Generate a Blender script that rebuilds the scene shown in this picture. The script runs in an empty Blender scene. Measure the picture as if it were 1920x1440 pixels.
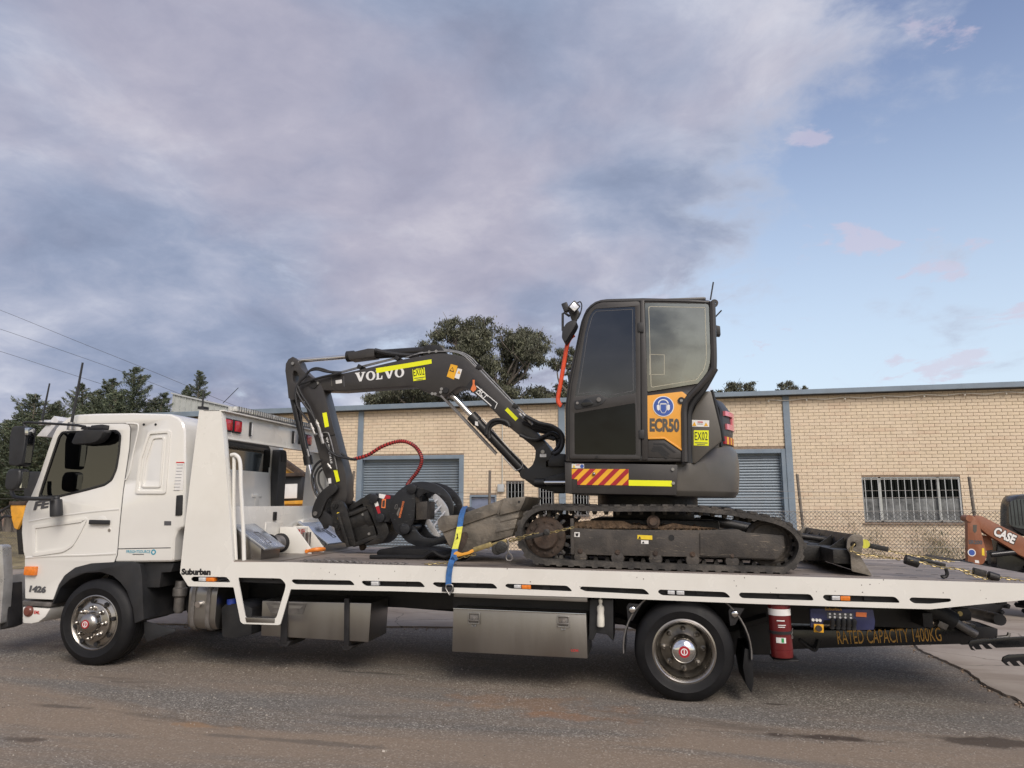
import bpy, bmesh, math, random
import numpy as np
from mathutils import Vector, Matrix, noise
from mathutils.geometry import tessellate_polygon
random.seed(7); rnd = np.random.default_rng(11)
R = math.radians
sc = bpy.context.scene
C = sc.collection

# ---------------------------------------------------------------- camera
cd = bpy.data.cameras.new('camera'); cam = bpy.data.objects.new('camera', cd); C.objects.link(cam)
cd.sensor_width = 36; cd.lens = 36*1350/1920; cd.clip_start = .05; cd.clip_end = 3000
cam.location = (0, 0, 1.6); cam.rotation_euler = (R(90)+math.atan(225/1350), 0, R(10.5))
sc.camera = cam

# ---------------------------------------------------------------- light and sky
SUN_EL, SUN_AZ = 40, 150          # late sun, veiled by cloud, raised above dusk height to deepen shade under the truck, behind the photographer (azimuth clockwise from +Y)
sd = bpy.data.lights.new('sun', 'SUN'); sd.energy = 2.2; sd.angle = R(32); sd.color = (1, .935, .83)
sun = bpy.data.objects.new('sun', sd); C.objects.link(sun)
sdir = Vector((math.sin(R(SUN_AZ))*math.cos(R(SUN_EL)), math.cos(R(SUN_AZ))*math.cos(R(SUN_EL)), math.sin(R(SUN_EL))))
sun.rotation_euler = sdir.to_track_quat('Z', 'Y').to_euler(); sun.location = sdir*30

wd = bpy.data.worlds.new('World'); sc.world = wd; wd.use_nodes = True
class NT:
    def __init__(s, tree): s.t = tree; s.l = tree.links
    def n(s, typ, ins={}, **kw):
        nd = s.t.nodes.new(typ)
        for k, v in kw.items(): setattr(nd, k, v)
        for k, v in ins.items(): s.i(nd, k, v)
        return nd
    def i(s, nd, k, v):
        sk = nd.inputs[k]
        if hasattr(v, 'links') or isinstance(v, bpy.types.NodeSocket): s.l.new(v, sk)
        else: sk.default_value = v
    def math(s, op, a, b=0.0, clamp=False):
        return s.n('ShaderNodeMath', {0: a, 1: b}, operation=op, use_clamp=clamp).outputs[0]
    def mix(s, f, a, b, mode='MIX'):
        nd = s.n('ShaderNodeMix', data_type='RGBA', blend_type=mode)
        s.i(nd, 0, f); s.i(nd, 6, a); s.i(nd, 7, b); return nd.outputs[2]
    def noise(s, vec, scale, detail=4, rough=.55, dist=0, lac=2):
        nd = s.n('ShaderNodeTexNoise', {'Scale': scale, 'Detail': detail, 'Roughness': rough, 'Distortion': dist, 'Lacunarity': lac})
        if vec is not None: s.i(nd, 'Vector', vec)
        return nd.outputs[0]
    def ramp(s, f, stops):
        nd = s.n('ShaderNodeValToRGB'); s.i(nd, 0, f); cr = nd.color_ramp
        while len(cr.elements) < len(stops): cr.elements.new(.5)
        for e, (p, c) in zip(cr.elements, stops):
            e.position = p; e.color = (c, c, c, 1) if not hasattr(c, '__len__') else (*c[:3], 1)
        return nd.outputs[0]
    def rng(s, v, a, b, c=0.0, d=1.0):
        return s.n('ShaderNodeMapRange', {0: v, 1: a, 2: b, 3: c, 4: d}, interpolation_type='SMOOTHSTEP').outputs[0]
w = NT(wd.node_tree); wd.node_tree.nodes.clear()
wout = w.n('ShaderNodeOutputWorld'); bg = w.n('ShaderNodeBackground', {'Strength': 1.0})
w.l.new(bg.outputs[0], wout.inputs[0])
sky = w.n('ShaderNodeTexSky', sky_type='NISHITA', sun_disc=False, sun_elevation=R(SUN_EL), sun_rotation=R(SUN_AZ), air_density=1.2, dust_density=1.4, ozone_density=2.0)
geo = w.n('ShaderNodeTexCoord').outputs['Generated']
sep = w.n('ShaderNodeSeparateXYZ', {0: geo}); dx, dy, dz = sep.outputs
zz = w.math('ADD', w.math('MAXIMUM', dz, 0.0), .34)
flat = w.n('ShaderNodeCombineXYZ', {0: w.math('DIVIDE', dx, zz), 1: w.math('DIVIDE', dy, zz), 2: w.math('MULTIPLY', dz, 1.1)}).outputs[0]
off = w.n('ShaderNodeVectorMath', {0: flat, 1: (5.1, 2.35, .4)}, operation='ADD').outputs[0]
wv = w.n('ShaderNodeTexNoise', {'Vector': off, 'Scale': 2.2, 'Detail': 4.0}).outputs[1]
wv = w.n('ShaderNodeVectorMath', {0: w.n('ShaderNodeVectorMath', {0: wv, 1: (.5, .5, .5)}, operation='SUBTRACT').outputs[0], 3: .22}, operation='SCALE').outputs[0]
pw = w.n('ShaderNodeVectorMath', {0: off, 1: wv}, operation='ADD').outputs[0]
big = w.noise(pw, 1.0, 3, .5)
mid = w.noise(pw, 2.6, 8, .60)
fine = w.noise(pw, 8.0, 7, .62)
# overcast to the left and overhead, breaking up to clear sky on the right
cov = w.math('ADD', w.math('MULTIPLY', big, .46), w.math('MULTIPLY', mid, .46))
cov = w.math('ADD', cov, w.math('MULTIPLY', fine, .16))
side = w.rng(w.math('ADD', dx, w.math('MULTIPLY', dz, -.44)), -.23, .13, -.115, .125)
lowl = w.math('MULTIPLY', w.math('SUBTRACT', 1.0, w.rng(dz, .05, .30)), .030)
cov = w.math('SUBTRACT', w.math('SUBTRACT', cov, side), lowl)
mask = w.rng(cov, .455, .575)
clear = w.mix(1.0, sky.outputs[0], (.165, .140, .142, 1), 'MULTIPLY')
hz = w.rng(dz, -.02, .60)
clear = w.mix(w.math('MULTIPLY', w.math('SUBTRACT', 1.0, hz), .84), clear, (.63, .77, .90, 1))
tone = w.noise(w.n('ShaderNodeVectorMath', {0: pw, 1: (.8, .3, 2.2)}, operation='ADD').outputs[0], 2.2, 9, .60)
cc = w.ramp(tone, [(.33, (.215, .262, .380)), (.45, (.285, .335, .465)), (.565, (.395, .430, .550)), (.69, (.58, .60, .69))])
pink = w.rng(w.noise(w.n('ShaderNodeVectorMath', {0: pw, 1: (2.1, 5.3, .2)}, operation='ADD').outputs[0], 1.25, 4, .55), .47, .66)
cc = w.mix(w.math('MULTIPLY', pink, .34), cc, (.475, .385, .435, 1))
thin = w.rng(cov, .47, .62)
cc = w.mix(w.math('MULTIPLY', w.math('SUBTRACT', 1.0, thin), .62), cc, (.60, .63, .72, 1))
# evening glow along the horizon on the sun's side
low = w.math('SUBTRACT', 1.0, w.rng(dz, 0.02, .26))
west = w.rng(w.math('MULTIPLY', dy, -1.0), .0, .9)
glow = w.math('MULTIPLY', low, west)
puff = w.rng(w.noise(w.n('ShaderNodeVectorMath', {0: pw, 1: (7.3, .9, 1.2)}, operation='ADD').outputs[0], 4.6, 7, .6), .575, .64)
clear = w.mix(w.math('MULTIPLY', puff, .50), clear, (.60, .52, .62, 1))
allc = w.mix(mask, clear, cc)
allc = w.mix(w.math('MULTIPLY', glow, .85), allc, (1.0, .86, .55, 1))
w.l.new(allc, bg.inputs[0])

sc.render.engine = 'CYCLES'
vs = sc.view_settings
vs.view_transform = 'Standard'; vs.look = 'None'; vs.exposure = .15; vs.gamma = 1; vs.use_curve_mapping = False
sc.render.resolution_x, sc.render.resolution_y = 1024, 768

# ---------------------------------------------------------------- materials
MATS = {}
def mat(name, col, rough=.5, metal=0, var=.12, vs_=5, bump=0, bs=90, dust=0, dustc=(.24, .20, .16), coat=0, spec=.5, rv=.08, stretch=None, scr=0, scrc=(.32, .31, .29), tr=0):
    m = bpy.data.materials.new(name); m.use_nodes = True; t = NT(m.node_tree); t.t.nodes.clear()
    out = t.n('ShaderNodeOutputMaterial'); b = t.n('ShaderNodeBsdfPrincipled'); t.l.new(b.outputs[0], out.inputs[0])
    tc = t.n('ShaderNodeTexCoord').outputs['Object']
    if stretch: tc = t.n('ShaderNodeMapping', {0: tc, 3: stretch}).outputs[0]
    n1 = t.noise(tc, vs_, 6, .6, .2)
    lo = tuple(c*(1-var) for c in col)+(1,); hi = tuple(min(1, c*(1+var)) for c in col)+(1,)
    c = t.mix(t.rng(n1, .3, .7), lo, hi)
    if dust:
        n2 = t.noise(tc, vs_*.7+1.3, 8, .68, .3)
        c = t.mix(t.math('MULTIPLY', t.rng(n2, .42, .72), dust), c, (*dustc, 1))
    if scr:      # scuffs and scratches: thin stretched noise
        mp = t.n('ShaderNodeMapping', {0: tc, 2: (0, .6, 0), 3: (3, 3, 26)}).outputs[0]
        mp2 = t.n('ShaderNodeMapping', {0: tc, 2: (0, -.5, 0), 3: (4, 3, 40)}).outputs[0]
        f = t.math('MAXIMUM', t.rng(t.noise(mp, 2.4, 5, .7, .8), .62, .70), t.rng(t.noise(mp2, 2.0, 4, .7, .5), .64, .70))
        c = t.mix(t.math('MULTIPLY', f, scr), c, (*scrc, 1))
    t.i(b, 'Base Color', c); t.i(b, 'Metallic', metal); t.i(b, 'Specular IOR Level', spec)
    t.i(b, 'Roughness', t.rng(n1, .2, .8, max(.02, rough-rv), min(1, rough+rv)))
    if coat: t.i(b, 'Coat Weight', coat); t.i(b, 'Coat Roughness', .06)
    if tr: t.i(b, 'Transmission Weight', tr)
    if bump:
        bn = t.n('ShaderNodeBump', {'Strength': bump, 'Distance': .02, 'Height': t.noise(tc, bs, 5, .6)})
        t.l.new(bn.outputs[0], b.inputs['Normal'])
    MATS[name] = m
    return m
mat('paint_white', (.735, .72, .665), .26, 0, .03, 1.6, dust=.16, dustc=(.54, .49, .41), coat=.6)
mat('paint_cab', (.725, .715, .67), .20, 0, .02, 1.2, dust=.10, dustc=(.55, .51, .44), coat=.9)
mat('black_plastic', (.018, .019, .021), .48, 0, .2, 6, .05, 300, dust=.25, dustc=(.05, .045, .04))
mat('black_gloss', (.012, .013, .015), .22, 0, .1, 4, dust=.2, dustc=(.03, .028, .025))
mat('chassis_black', (.014, .014, .016), .55, 0, .3, 6, dust=.35, dustc=(.04, .034, .028))
mat('rubber', (.007, .007, .008), .58, 0, .2, 7, .08, 120, dust=.3, dustc=(.018, .017, .015), spec=.3)
mat('tread', (.03, .028, .026), .8, 0, .3, 12, .2, 90, dust=.6, dustc=(.09, .075, .06))
mat('track_rubber', (.034, .031, .028), .75, 0, .35, 7, .3, 60, dust=.75, dustc=(.12, .107, .09))
mat('charcoal', (.034, .0310, .0295), .42, 0, .10, 3, .02, 200, dust=.14, dustc=(.09, .08, .068))
mat('charcoal_light', (.088, .081, .070), .40, 0, .12, 3, .02, 150, dust=.25, dustc=(.13, .115, .09))
mat('boom_black', (.012, .0115, .0115), .42, 0, .15, 5, dust=.2, dustc=(.035, .03, .026))
mat('grab_black', (.009, .010, .013), .36, 0, .2, 6, dust=.3, dustc=(.026, .026, .026), scr=.7, scrc=(.10, .105, .11))
mat('worn_black', (.014, .0135, .013), .46, .2, .3, 8, .2, 60, dust=.5, dustc=(.045, .039, .032), scr=.6, scrc=(.17, .15, .12))
mat('track_frame', (.052, .046, .041), .62, .1, .3, 6, .2, 60, dust=.5, dustc=(.11, .092, .072), scr=.8, scrc=(.24, .20, .15))
mat('rusty', (.062, .045, .035), .75, .2, .4, 9, .3, 60, dust=.6, dustc=(.13, .08, .05))
mat('soil', (.11, .072, .043), .95, 0, .5, 22, .9, 40, dust=.6, dustc=(.20, .14, .09))
mat('bucket_steel', (.155, .138, .115), .5, .35, .4, 5, .25, 40, dust=.7, dustc=(.235, .20, .155), scr=.8, scrc=(.34, .31, .26))
mat('deck_steel', (.25, .212, .185), .62, .15, .35, 2.2, .25, 30, dust=.6, dustc=(.27, .23, .19), scr=.5, scrc=(.33, .30, .27), stretch=(.5, 1.6, 1))
mat('stainless', (.33, .315, .295), .36, 1, .08, 3, .03, 60, dust=.15, dustc=(.3, .27, .22), stretch=(1, 1, .15), rv=.1)
mat('stainless_mirror', (.62, .64, .66), .10, 1, .03, 2, .015, 8)
mat('chrome', (.78, .77, .75), .09, 1, .05, 5, dust=.12, dustc=(.4, .36, .3))
mat('alloy', (.55, .55, .54), .32, .7, .12, 8, dust=.2)
mat('zinc', (.34, .33, .31), .42, .9, .15, 12)
mat('zinc_gold', (.40, .32, .15), .42, .8, .3, 20, dust=.3, dustc=(.2, .15, .08))
mat('steel_dull', (.20, .19, .18), .5, .6, .25, 12, dust=.3)
mat('orange_panel', (.78, .36, .045), .38, 0, .05, 3, coat=.3, dust=.1, dustc=(.5, .3, .1))
mat('orange_paint', (.75, .22, .03), .4, 0, .12, 6, dust=.3, dustc=(.45, .25, .1))
mat('rail_red', (.72, .085, .03), .38, 0, .1, 8)
mat('fluoro', (.80, .83, .010), .45, 0, .04, 4)
mat('sticker_white', (.74, .73, .70), .5, 0, .05, 8)
mat('sticker_yellow', (.78, .56, .03), .5, 0, .08, 8)
mat('sticker_red', (.36, .012, .022), .45, 0, .06, 8)
mat('sticker_amber', (.78, .40, .02), .45, 0, .05, 8)
mat('sticker_blue', (.045, .10, .36), .45, 0, .06, 6)
mat('sticker_orange', (.75, .20, .06), .5, 0, .06, 6)
mat('ink_black', (.012, .012, .013), .5)
mat('print_grey', (.38, .38, .39), .5)
mat('ink_grey', (.075, .075, .08), .5)
mat('ink_white', (.76, .76, .74), .5, 0, .03)
mat('ink_red', (.55, .03, .03), .5)
mat('ink_gold', (.55, .30, .06), .55, 0, .3, 20)
mat('ink_teal', (.03, .30, .42), .5)
mat('lens_red', (.48, .012, .03), .18, 0, .1, 30, coat=.6)
mat('lens_pink', (.75, .20, .24), .25, 0, .1, 30, coat=.4)
mat('lens_amber', (.75, .20, .02), .18, 0, .15, 30, coat=.6)
mat('lens_clear', (.66, .67, .68), .15, .3, .2, 60, coat=.6)
mat('hose_black', (.014, .014, .015), .5, 0, .2, 30, .2, 120, dust=.25, dustc=(.05, .045, .04))
mat('hose_red', (.42, .035, .03), .5, 0, .15, 30)
mat('strap_blue', (.03, .12, .33), .75, 0, .25, 30, .3, 200, dust=.4, dustc=(.10, .18, .28))
mat('strap_yellow', (.66, .64, .08), .7, 0, .15, 20)
mat('panel_blue', (.022, .026, .085), .5, 0, .15, 8, dust=.3, dustc=(.08, .08, .1))
mat('extinguisher_red', (.125, .008, .010), .34, 0, .1, 6, coat=.3, dust=.2, dustc=(.2, .06, .04))
mat('plastic_white', (.72, .70, .62), .45, 0, .06, 10)
mat('blue_cap', (.03, .07, .42), .4, 0, .1, 9)
mat('interior', (.022, .023, .026), .7, 0, .3, 6)
mat('interior_grey', (.12, .12, .12), .75, 0, .3, 6)
mat('card_yellow', (.42, .42, .20), .6)
mat('glass_dark', (.095, .095, .098), .025, 1, .04, 2, rv=.005)
mat('glass_black', (.010, .012, .015), .03, 1, .04, 2, rv=.005)
mat('glass_film', (.30, .285, .225), .05, 1, .04, 1.5, rv=.01)
mat('trim_blue', (.175, .225, .275), .5, 0, .10, 2, dust=.3, dustc=(.22, .24, .25))
mat('roller', (.20, .245, .285), .42, .15, .10, 2, dust=.25, dustc=(.24, .25, .25))
mat('brick', (.66, .545, .39), .85, 0, .10, 6, .25, 120, dust=.22, dustc=(.50, .42, .32))
mat('mortar', (.27, .20, .145), .95, 0, .2, 20, .3, 60)
mat('meter_grey', (.42, .44, .44), .5, 0, .05, 6)
mat('door_blue', (.17, .20, .28), .45, 0, .1, 4)
mat('post_steel', (.17, .15, .125), .6, .4, .25, 9, dust=.4, dustc=(.2, .15, .11))
mat('wire', (.20, .19, .18), .5, .6, .2, 20)
mat('sheet_pale', (.42, .44, .42), .5, .1, .1, 3)
mat('far_brick', (.30, .20, .15), .9, 0, .25, 3)
mat('machine_orange', (.24, .085, .04), .45, 0, .12, 4, dust=.35, dustc=(.34, .20, .12), scr=.3, scrc=(.25, .14, .08))
mat('machine_yellow', (.72, .34, .03), .5, 0, .15, 6, dust=.3, dustc=(.3, .2, .1), scr=.6, scrc=(.1, .06, .03))
mat('bark', (.20, .17, .14), .9, 0, .3, 6, .5, 20, stretch=(1, 1, .3))
mat('leaf_gum', (.062, .066, .042), .6, 0, .45, .7, dust=.5, dustc=(.16, .145, .095))
mat('leaf_gum_light', (.135, .140, .085), .6, 0, .35, .7)
mat('leaf_conifer', (.062, .082, .052), .65, 0, .4, .9, dust=.5, dustc=(.085, .10, .055))
mat('leaf_conifer_light', (.125, .145, .085), .65, 0, .35, .9)
mat('grass_dry', (.20, .165, .09), .9, 0, .4, 3)
mat('lens_bar', (.50, .50, .47), .22, .2, .35, 40, coat=.5)
mat('deck_worn', (.24, .215, .185), .5, .4, .25, 3, .1, 40, dust=.5, dustc=(.14, .11, .09))
def glass_mat(name, tint, refl, base=0.0, gcol=(.9, .92, .95)):
    m = bpy.data.materials.new(name); m.use_nodes = True; t = NT(m.node_tree); t.t.nodes.clear(); out = t.n('ShaderNodeOutputMaterial')
    a = t.n('ShaderNodeBsdfTransparent', {0: (*tint, 1)}); b = t.n('ShaderNodeBsdfGlossy', {0: (*gcol, 1), 1: .02}); fr = t.n('ShaderNodeFresnel', {0: 1.5}).outputs[0]
    mx = t.n('ShaderNodeMixShader', {0: t.math('ADD', t.math('MULTIPLY', fr, refl), base)}); t.l.new(a.outputs[0], mx.inputs[1]); t.l.new(b.outputs[0], mx.inputs[2]); t.l.new(mx.outputs[0], out.inputs[0]); MATS[name] = m
glass_mat('glass_film2', (.42, .41, .36), 1.0, .24, (.95, .90, .74))
glass_mat('glass_door2', (.24, .25, .26), 1.3, .065)
glass_mat('glass_door_low', (.09, .095, .10), .7, .0)
glass_mat('glass_cab', (.16, .18, .185), 1.7, .02)
mat('lid_steel', (.62, .66, .72), .22, .85, .05, 3)
mat('ramp_white', (.60, .60, .60), .4, .1, .1, 8)
mat('glass_rear', (.17, .17, .165), .04, 1, .04, 2, rv=.01)
mat('hose_spiral', (.03, .008, .008), .5, 0, .2, 30)
mat('ink_dark', (.085, .075, .06), .55)
mat('glass_line', (.45, .42, .32), .4)
mat('green', (.03, .30, .08), .4)
mat('screen', (.045, .055, .055), .3, 0, .2, 3)
mat('rim', (.40, .38, .35), .30, 1, .08, 6, dust=.25, dustc=(.25, .2, .15))
mat('rim_dark', (.20, .185, .165), .34, .9, .25, 8, dust=.4, dustc=(.06, .05, .04))
mat('lamp_dull', (.16, .05, .035), .35, 0, .1, 8, coat=.3)
mat('grit', (.27, .245, .21), .9, 0, .6, 9)

# ---------------------------------------------------------------- mesh helpers
def V(p): return Vector(p)
class G:
    def __init__(s): s.v = []; s.f = []; s.mi = []; s.k = 0
    def add(s, vs, fs):
        o = len(s.v); s.v += [tuple(p) for p in vs]; s.f += [tuple(i+o for i in f) for f in fs]; s.mi += [s.k]*len(fs); return s
    def m(s, k): s.k = k; return s
    def box(s, x0, x1, y0, y1, z0, z1):
        return s.add([(x, y, z) for x in (x0, x1) for y in (y0, y1) for z in (z0, z1)],
                     [(0, 1, 3, 2), (4, 6, 7, 5), (0, 4, 5, 1), (2, 3, 7, 6), (0, 2, 6, 4), (1, 5, 7, 3)])
    def obox(s, c, sz, rot=(0, 0, 0)):
        from mathutils import Euler
        M = Euler(rot).to_matrix(); c = V(c); h = [a/2 for a in sz]
        vs = [c+M@V((x*h[0], y*h[1], z*h[2])) for x in (-1, 1) for y in (-1, 1) for z in (-1, 1)]
        return s.add(vs, [(0, 1, 3, 2), (4, 6, 7, 5), (0, 4, 5, 1), (2, 3, 7, 6), (0, 2, 6, 4), (1, 5, 7, 3)])
    def beam(s, a, b, wy, h):          # box beam from a to b, wide wy across Y, h deep
        a, b = V(a), V(b); d = (b-a).normalized(); n = V((-d.z, 0, d.x)).normalized(); y = V((0, wy/2, 0)); n *= h/2
        vs = [p+sy*y+sn*n for p in (a, b) for sy in (-1, 1) for sn in (-1, 1)]
        return s.add(vs, [(0, 1, 3, 2), (4, 6, 7, 5), (0, 4, 5, 1), (2, 3, 7, 6), (0, 2, 6, 4), (1, 5, 7, 3)])
    def prism(s, poly, y0, y1, holes=()):       # outline in XZ pushed through Y
        loops = [list(poly)]+[list(h) for h in holes]; o = 0; n = sum(len(l) for l in loops)
        vs = [(x, y0, z) for l in loops for x, z in l]+[(x, y1, z) for l in loops for x, z in l]; fs = []
        for l in loops:
            k = len(l)
            fs += [(o+i, o+(i+1) % k, n+o+(i+1) % k, n+o+i) for i in range(k)]; o += k
        if holes:
            tris = tessellate_polygon([[Vector((x, z, 0)) for x, z in l] for l in loops])
            fs += [tuple(t) for t in tris]+[tuple(n+i for i in reversed(t)) for t in tris]
        else: fs += [tuple(range(n)), tuple(range(2*n-1, n-1, -1))]
        return s.add(vs, fs)
    def ring(s, outer, inner, y0, y1):          # frame between two outlines with as many points
        n = len(outer); L4 = [[(x, y, z) for x, z in l] for y in (y0, y1) for l in (outer, inner)]; vs = [p for l in L4 for p in l]; fs = []
        for i in range(n):
            j = (i+1) % n
            fs += [(i, j, n+j, n+i), (2*n+i, 3*n+i, 3*n+j, 2*n+j), (i, 2*n+i, 2*n+j, j), (n+i, n+j, 3*n+j, 3*n+i)]
        return s.add(vs, fs)
    def prismz(s, poly, z0, z1):                # outline in XY pushed through Z
        n = len(poly); vs = [(x, y, z0) for x, y in poly]+[(x, y, z1) for x, y in poly]
        return s.add(vs, [(i, (i+1) % n, n+(i+1) % n, n+i) for i in range(n)]+[tuple(range(n)), tuple(range(2*n-1, n-1, -1))])
    def prismx(s, poly, x0, x1):                # outline in YZ pushed through X
        n = len(poly); vs = [(x0, y, z) for y, z in poly]+[(x1, y, z) for y, z in poly]
        return s.add(vs, [(i, (i+1) % n, n+(i+1) % n, n+i) for i in range(n)]+[tuple(range(n)), tuple(range(2*n-1, n-1, -1))])
    def loft(s, rings, caps=True):
        n = len(rings[0]); vs = [p for r in rings for p in r]; fs = []
        for k in range(len(rings)-1):
            fs += [(k*n+i, k*n+(i+1) % n, (k+1)*n+(i+1) % n, (k+1)*n+i) for i in range(n)]
        if caps: fs += [tuple(range(n-1, -1, -1)), tuple((len(rings)-1)*n+i for i in range(n))]
        return s.add(vs, fs)
    def cyl(s, a, b, r, r2=None, n=16, caps=True):
        a, b = V(a), V(b); r2 = r if r2 is None else r2; d = (b-a).normalized()
        u = d.orthogonal().normalized(); w_ = d.cross(u)
        ring = lambda c, q: [c+(u*math.cos(t)+w_*math.sin(t))*q for t in [2*math.pi*i/n for i in range(n)]]
        return s.loft([ring(a, r), ring(b, r2)], caps)
    def tube(s, pts, r, n=8):
        pts = [V(p) for p in pts]; rings = []; u = None
        for i, p in enumerate(pts):
            d = (pts[min(i+1, len(pts)-1)]-pts[max(i-1, 0)]).normalized()
            u = d.orthogonal().normalized() if u is None else (u-d*u.dot(d)).normalized()
            w_ = d.cross(u); q = r[i] if hasattr(r, '__len__') else r
            rings.append([p+(u*math.cos(t)+w_*math.sin(t))*q for t in [2*math.pi*k/n for k in range(n)]])
        return s.loft(rings)
    def lathe(s, prof, c, d=(0, -1, 0), n=40, closed=False):   # prof: (radius, distance along d)
        c, d = V(c), V(d).normalized(); u = d.orthogonal().normalized(); w_ = d.cross(u)
        rings = [[c+d*t+(u*math.cos(a)+w_*math.sin(a))*max(q, 1e-4) for a in [2*math.pi*i/n for i in range(n)]] for q, t in prof]
        if closed: rings.append(rings[0])
        return s.loft(rings, False)
    def ball(s, c, r, n=12, sq=(1, 1, 1)):
        rings = []; m_ = n//2
        for j in range(m_+1):
            a = math.pi*j/m_
            rings.append([V(c)+V((r*sq[0]*max(math.sin(a), 1e-3)*math.cos(t), r*sq[1]*max(math.sin(a), 1e-3)*math.sin(t), r*sq[2]*math.cos(a))) for t in [2*math.pi*i/n for i in range(n)]])
        return s.loft(rings, False)
def spline(pts, k=6):
    P = [V(p) for p in pts]; out = []
    for i in range(len(P)-1):
        a, b, c, d = P[max(i-1, 0)], P[i], P[i+1], P[min(i+2, len(P)-1)]
        for j in range(k):
            t = j/k; out.append(.5*((2*b)+(c-a)*t+(2*a-5*b+4*c-d)*t*t+(3*b-a-3*c+d)*t**3))
    return out+[P[-1]]
def spl2(pts, k=5, closed=False):
    if closed: q = spline([(x, 0, z) for x, z in [pts[-1]]+list(pts)+[pts[0], pts[1]]], k); q = q[k:-k]; q = q[:-1] if (q[-1]-q[0]).length < 1e-6 else q
    else: q = spline([(x, 0, z) for x, z in pts], k)
    return [(p.x, p.z) for p in q]
def rnd_poly(poly, r=.03, k=3):             # round the corners of a polygon
    out = []; n = len(poly)
    for i in range(n):
        p, a, b = Vector(poly[i]), Vector(poly[i-1]), Vector(poly[(i+1) % n])
        da, db = (a-p), (b-p); q = min(r, da.length*.45, db.length*.45); p0, p1 = p+da.normalized()*q, p+db.normalized()*q
        for j in range(k+1):
            t = j/k; z = p0*(1-t)**2+p*2*t*(1-t)+p1*t*t; out.append((z.x, z.y))
    return out
def rect(x0, x1, z0, z1): return [(x0, z0), (x1, z0), (x1, z1), (x0, z1)]
def grow(poly, k):                          # scale about the centre
    cx = sum(p[0] for p in poly)/len(poly); cz = sum(p[1] for p in poly)/len(poly)
    return [(cx+(x-cx)*k, cz+(z-cz)*k) for x, z in poly]
def inset(poly, d):
    n = len(poly); A = sum(poly[i][0]*poly[(i+1) % n][1]-poly[(i+1) % n][0]*poly[i][1] for i in range(n)); sg = 1 if A > 0 else -1; out = []
    for i in range(n):
        p, a, b = Vector(poly[i]), Vector(poly[i-1]), Vector(poly[(i+1) % n])
        e1, e2 = (p-a).normalized(), (b-p).normalized(); n1, n2 = Vector((-e1.y, e1.x))*sg, Vector((-e2.y, e2.x))*sg
        m_ = (n1+n2); m_ = m_.normalized()*(d/max(.35, m_.normalized().dot(n1))) if m_.length > 1e-6 else n1*d
        out.append((p.x+m_.x, p.y+m_.y))
    return out

SLOPE = math.atan(.012)                      # the yard falls gently towards the right
TF = Matrix.Translation((0, 6.35, 0)) @ Matrix.Rotation(SLOPE, 4, 'Y')      # truck frame: x to the rear, y away, z up
WF = Matrix.Identity(4)
BASE = {}
def tag(o, label=None, cat=None, group=None, kind=None):
    if label: o['label'] = label
    if cat: o['category'] = cat
    if group: o['group'] = group
    if kind: o['kind'] = kind
    return o
def thing(name, label, cat, base, frame=TF, group=None):
    o = bpy.data.objects.new(name, None); C.objects.link(o); o.empty_display_size = .2
    o.matrix_world = frame @ Matrix.Translation(base); BASE[o] = Vector(base)
    return tag(o, label, cat, group)
def mesh(name, g, bevel=0, seg=2, ang=35, base=Vector((0, 0, 0)), smooth=True):
    me = bpy.data.meshes.new(name)
    me.from_pydata([(p[0]-base[0], p[1]-base[1], p[2]-base[2]) for p in g.v], [], g.f)
    me.polygons.foreach_set('material_index', g.mi)
    bm = bmesh.new(); bm.from_mesh(me)
    bmesh.ops.recalc_face_normals(bm, faces=bm.faces)
    if bevel:
        bm.normal_update()
        es = [e for e in bm.edges if len(e.link_faces) == 2 and e.calc_face_angle(0) > R(28)]
        bmesh.ops.bevel(bm, geom=es, offset=bevel, segments=seg, profile=.6, affect='EDGES', clamp_overlap=True)
    bm.to_mesh(me); bm.free()
    if smooth:
        me.polygons.foreach_set('use_smooth', [True]*len(me.polygons)); me.set_sharp_from_angle(angle=R(ang))
    return me
def root_base(o):
    while o is not None:
        if o in BASE: return BASE[o]
        o = o.parent
    return Vector((0, 0, 0))
def part(name, g, m, parent, bevel=0, seg=2, ang=35, label=None, smooth=True, kind=None):
    me = mesh(name, g, bevel, seg, ang, root_base(parent), smooth)
    for q in (m if isinstance(m, (list, tuple)) else [m]): me.materials.append(MATS[q])
    o = bpy.data.objects.new(name, me); C.objects.link(o); o.parent = parent
    if label: o['label'] = label
    if kind: o['kind'] = kind
    return o
def solo(name, g, m, label, cat, base, frame=TF, group=None, bevel=0, seg=2, ang=35, kind=None):
    me = mesh(name, g, bevel, seg, ang, base)
    for q in (m if isinstance(m, (list, tuple)) else [m]): me.materials.append(MATS[q])
    o = bpy.data.objects.new(name, me); C.objects.link(o); o.matrix_world = frame @ Matrix.Translation(base); BASE[o] = Vector(base)
    return tag(o, label, cat, group, kind)
def struct(name, g, m, bevel=0, smooth=True):
    me = mesh(name, g, bevel, smooth=smooth); 
    for q in (m if isinstance(m, (list, tuple)) else [m]): me.materials.append(MATS[q])
    o = bpy.data.objects.new(name, me); C.objects.link(o); o['kind'] = 'structure'; BASE[o] = Vector((0, 0, 0)); return o
def share(name, src, parent, loc):           # another copy of an alike piece
    o = bpy.data.objects.new(name, src.data); C.objects.link(o); o.parent = parent; o.location = loc; return o
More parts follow.
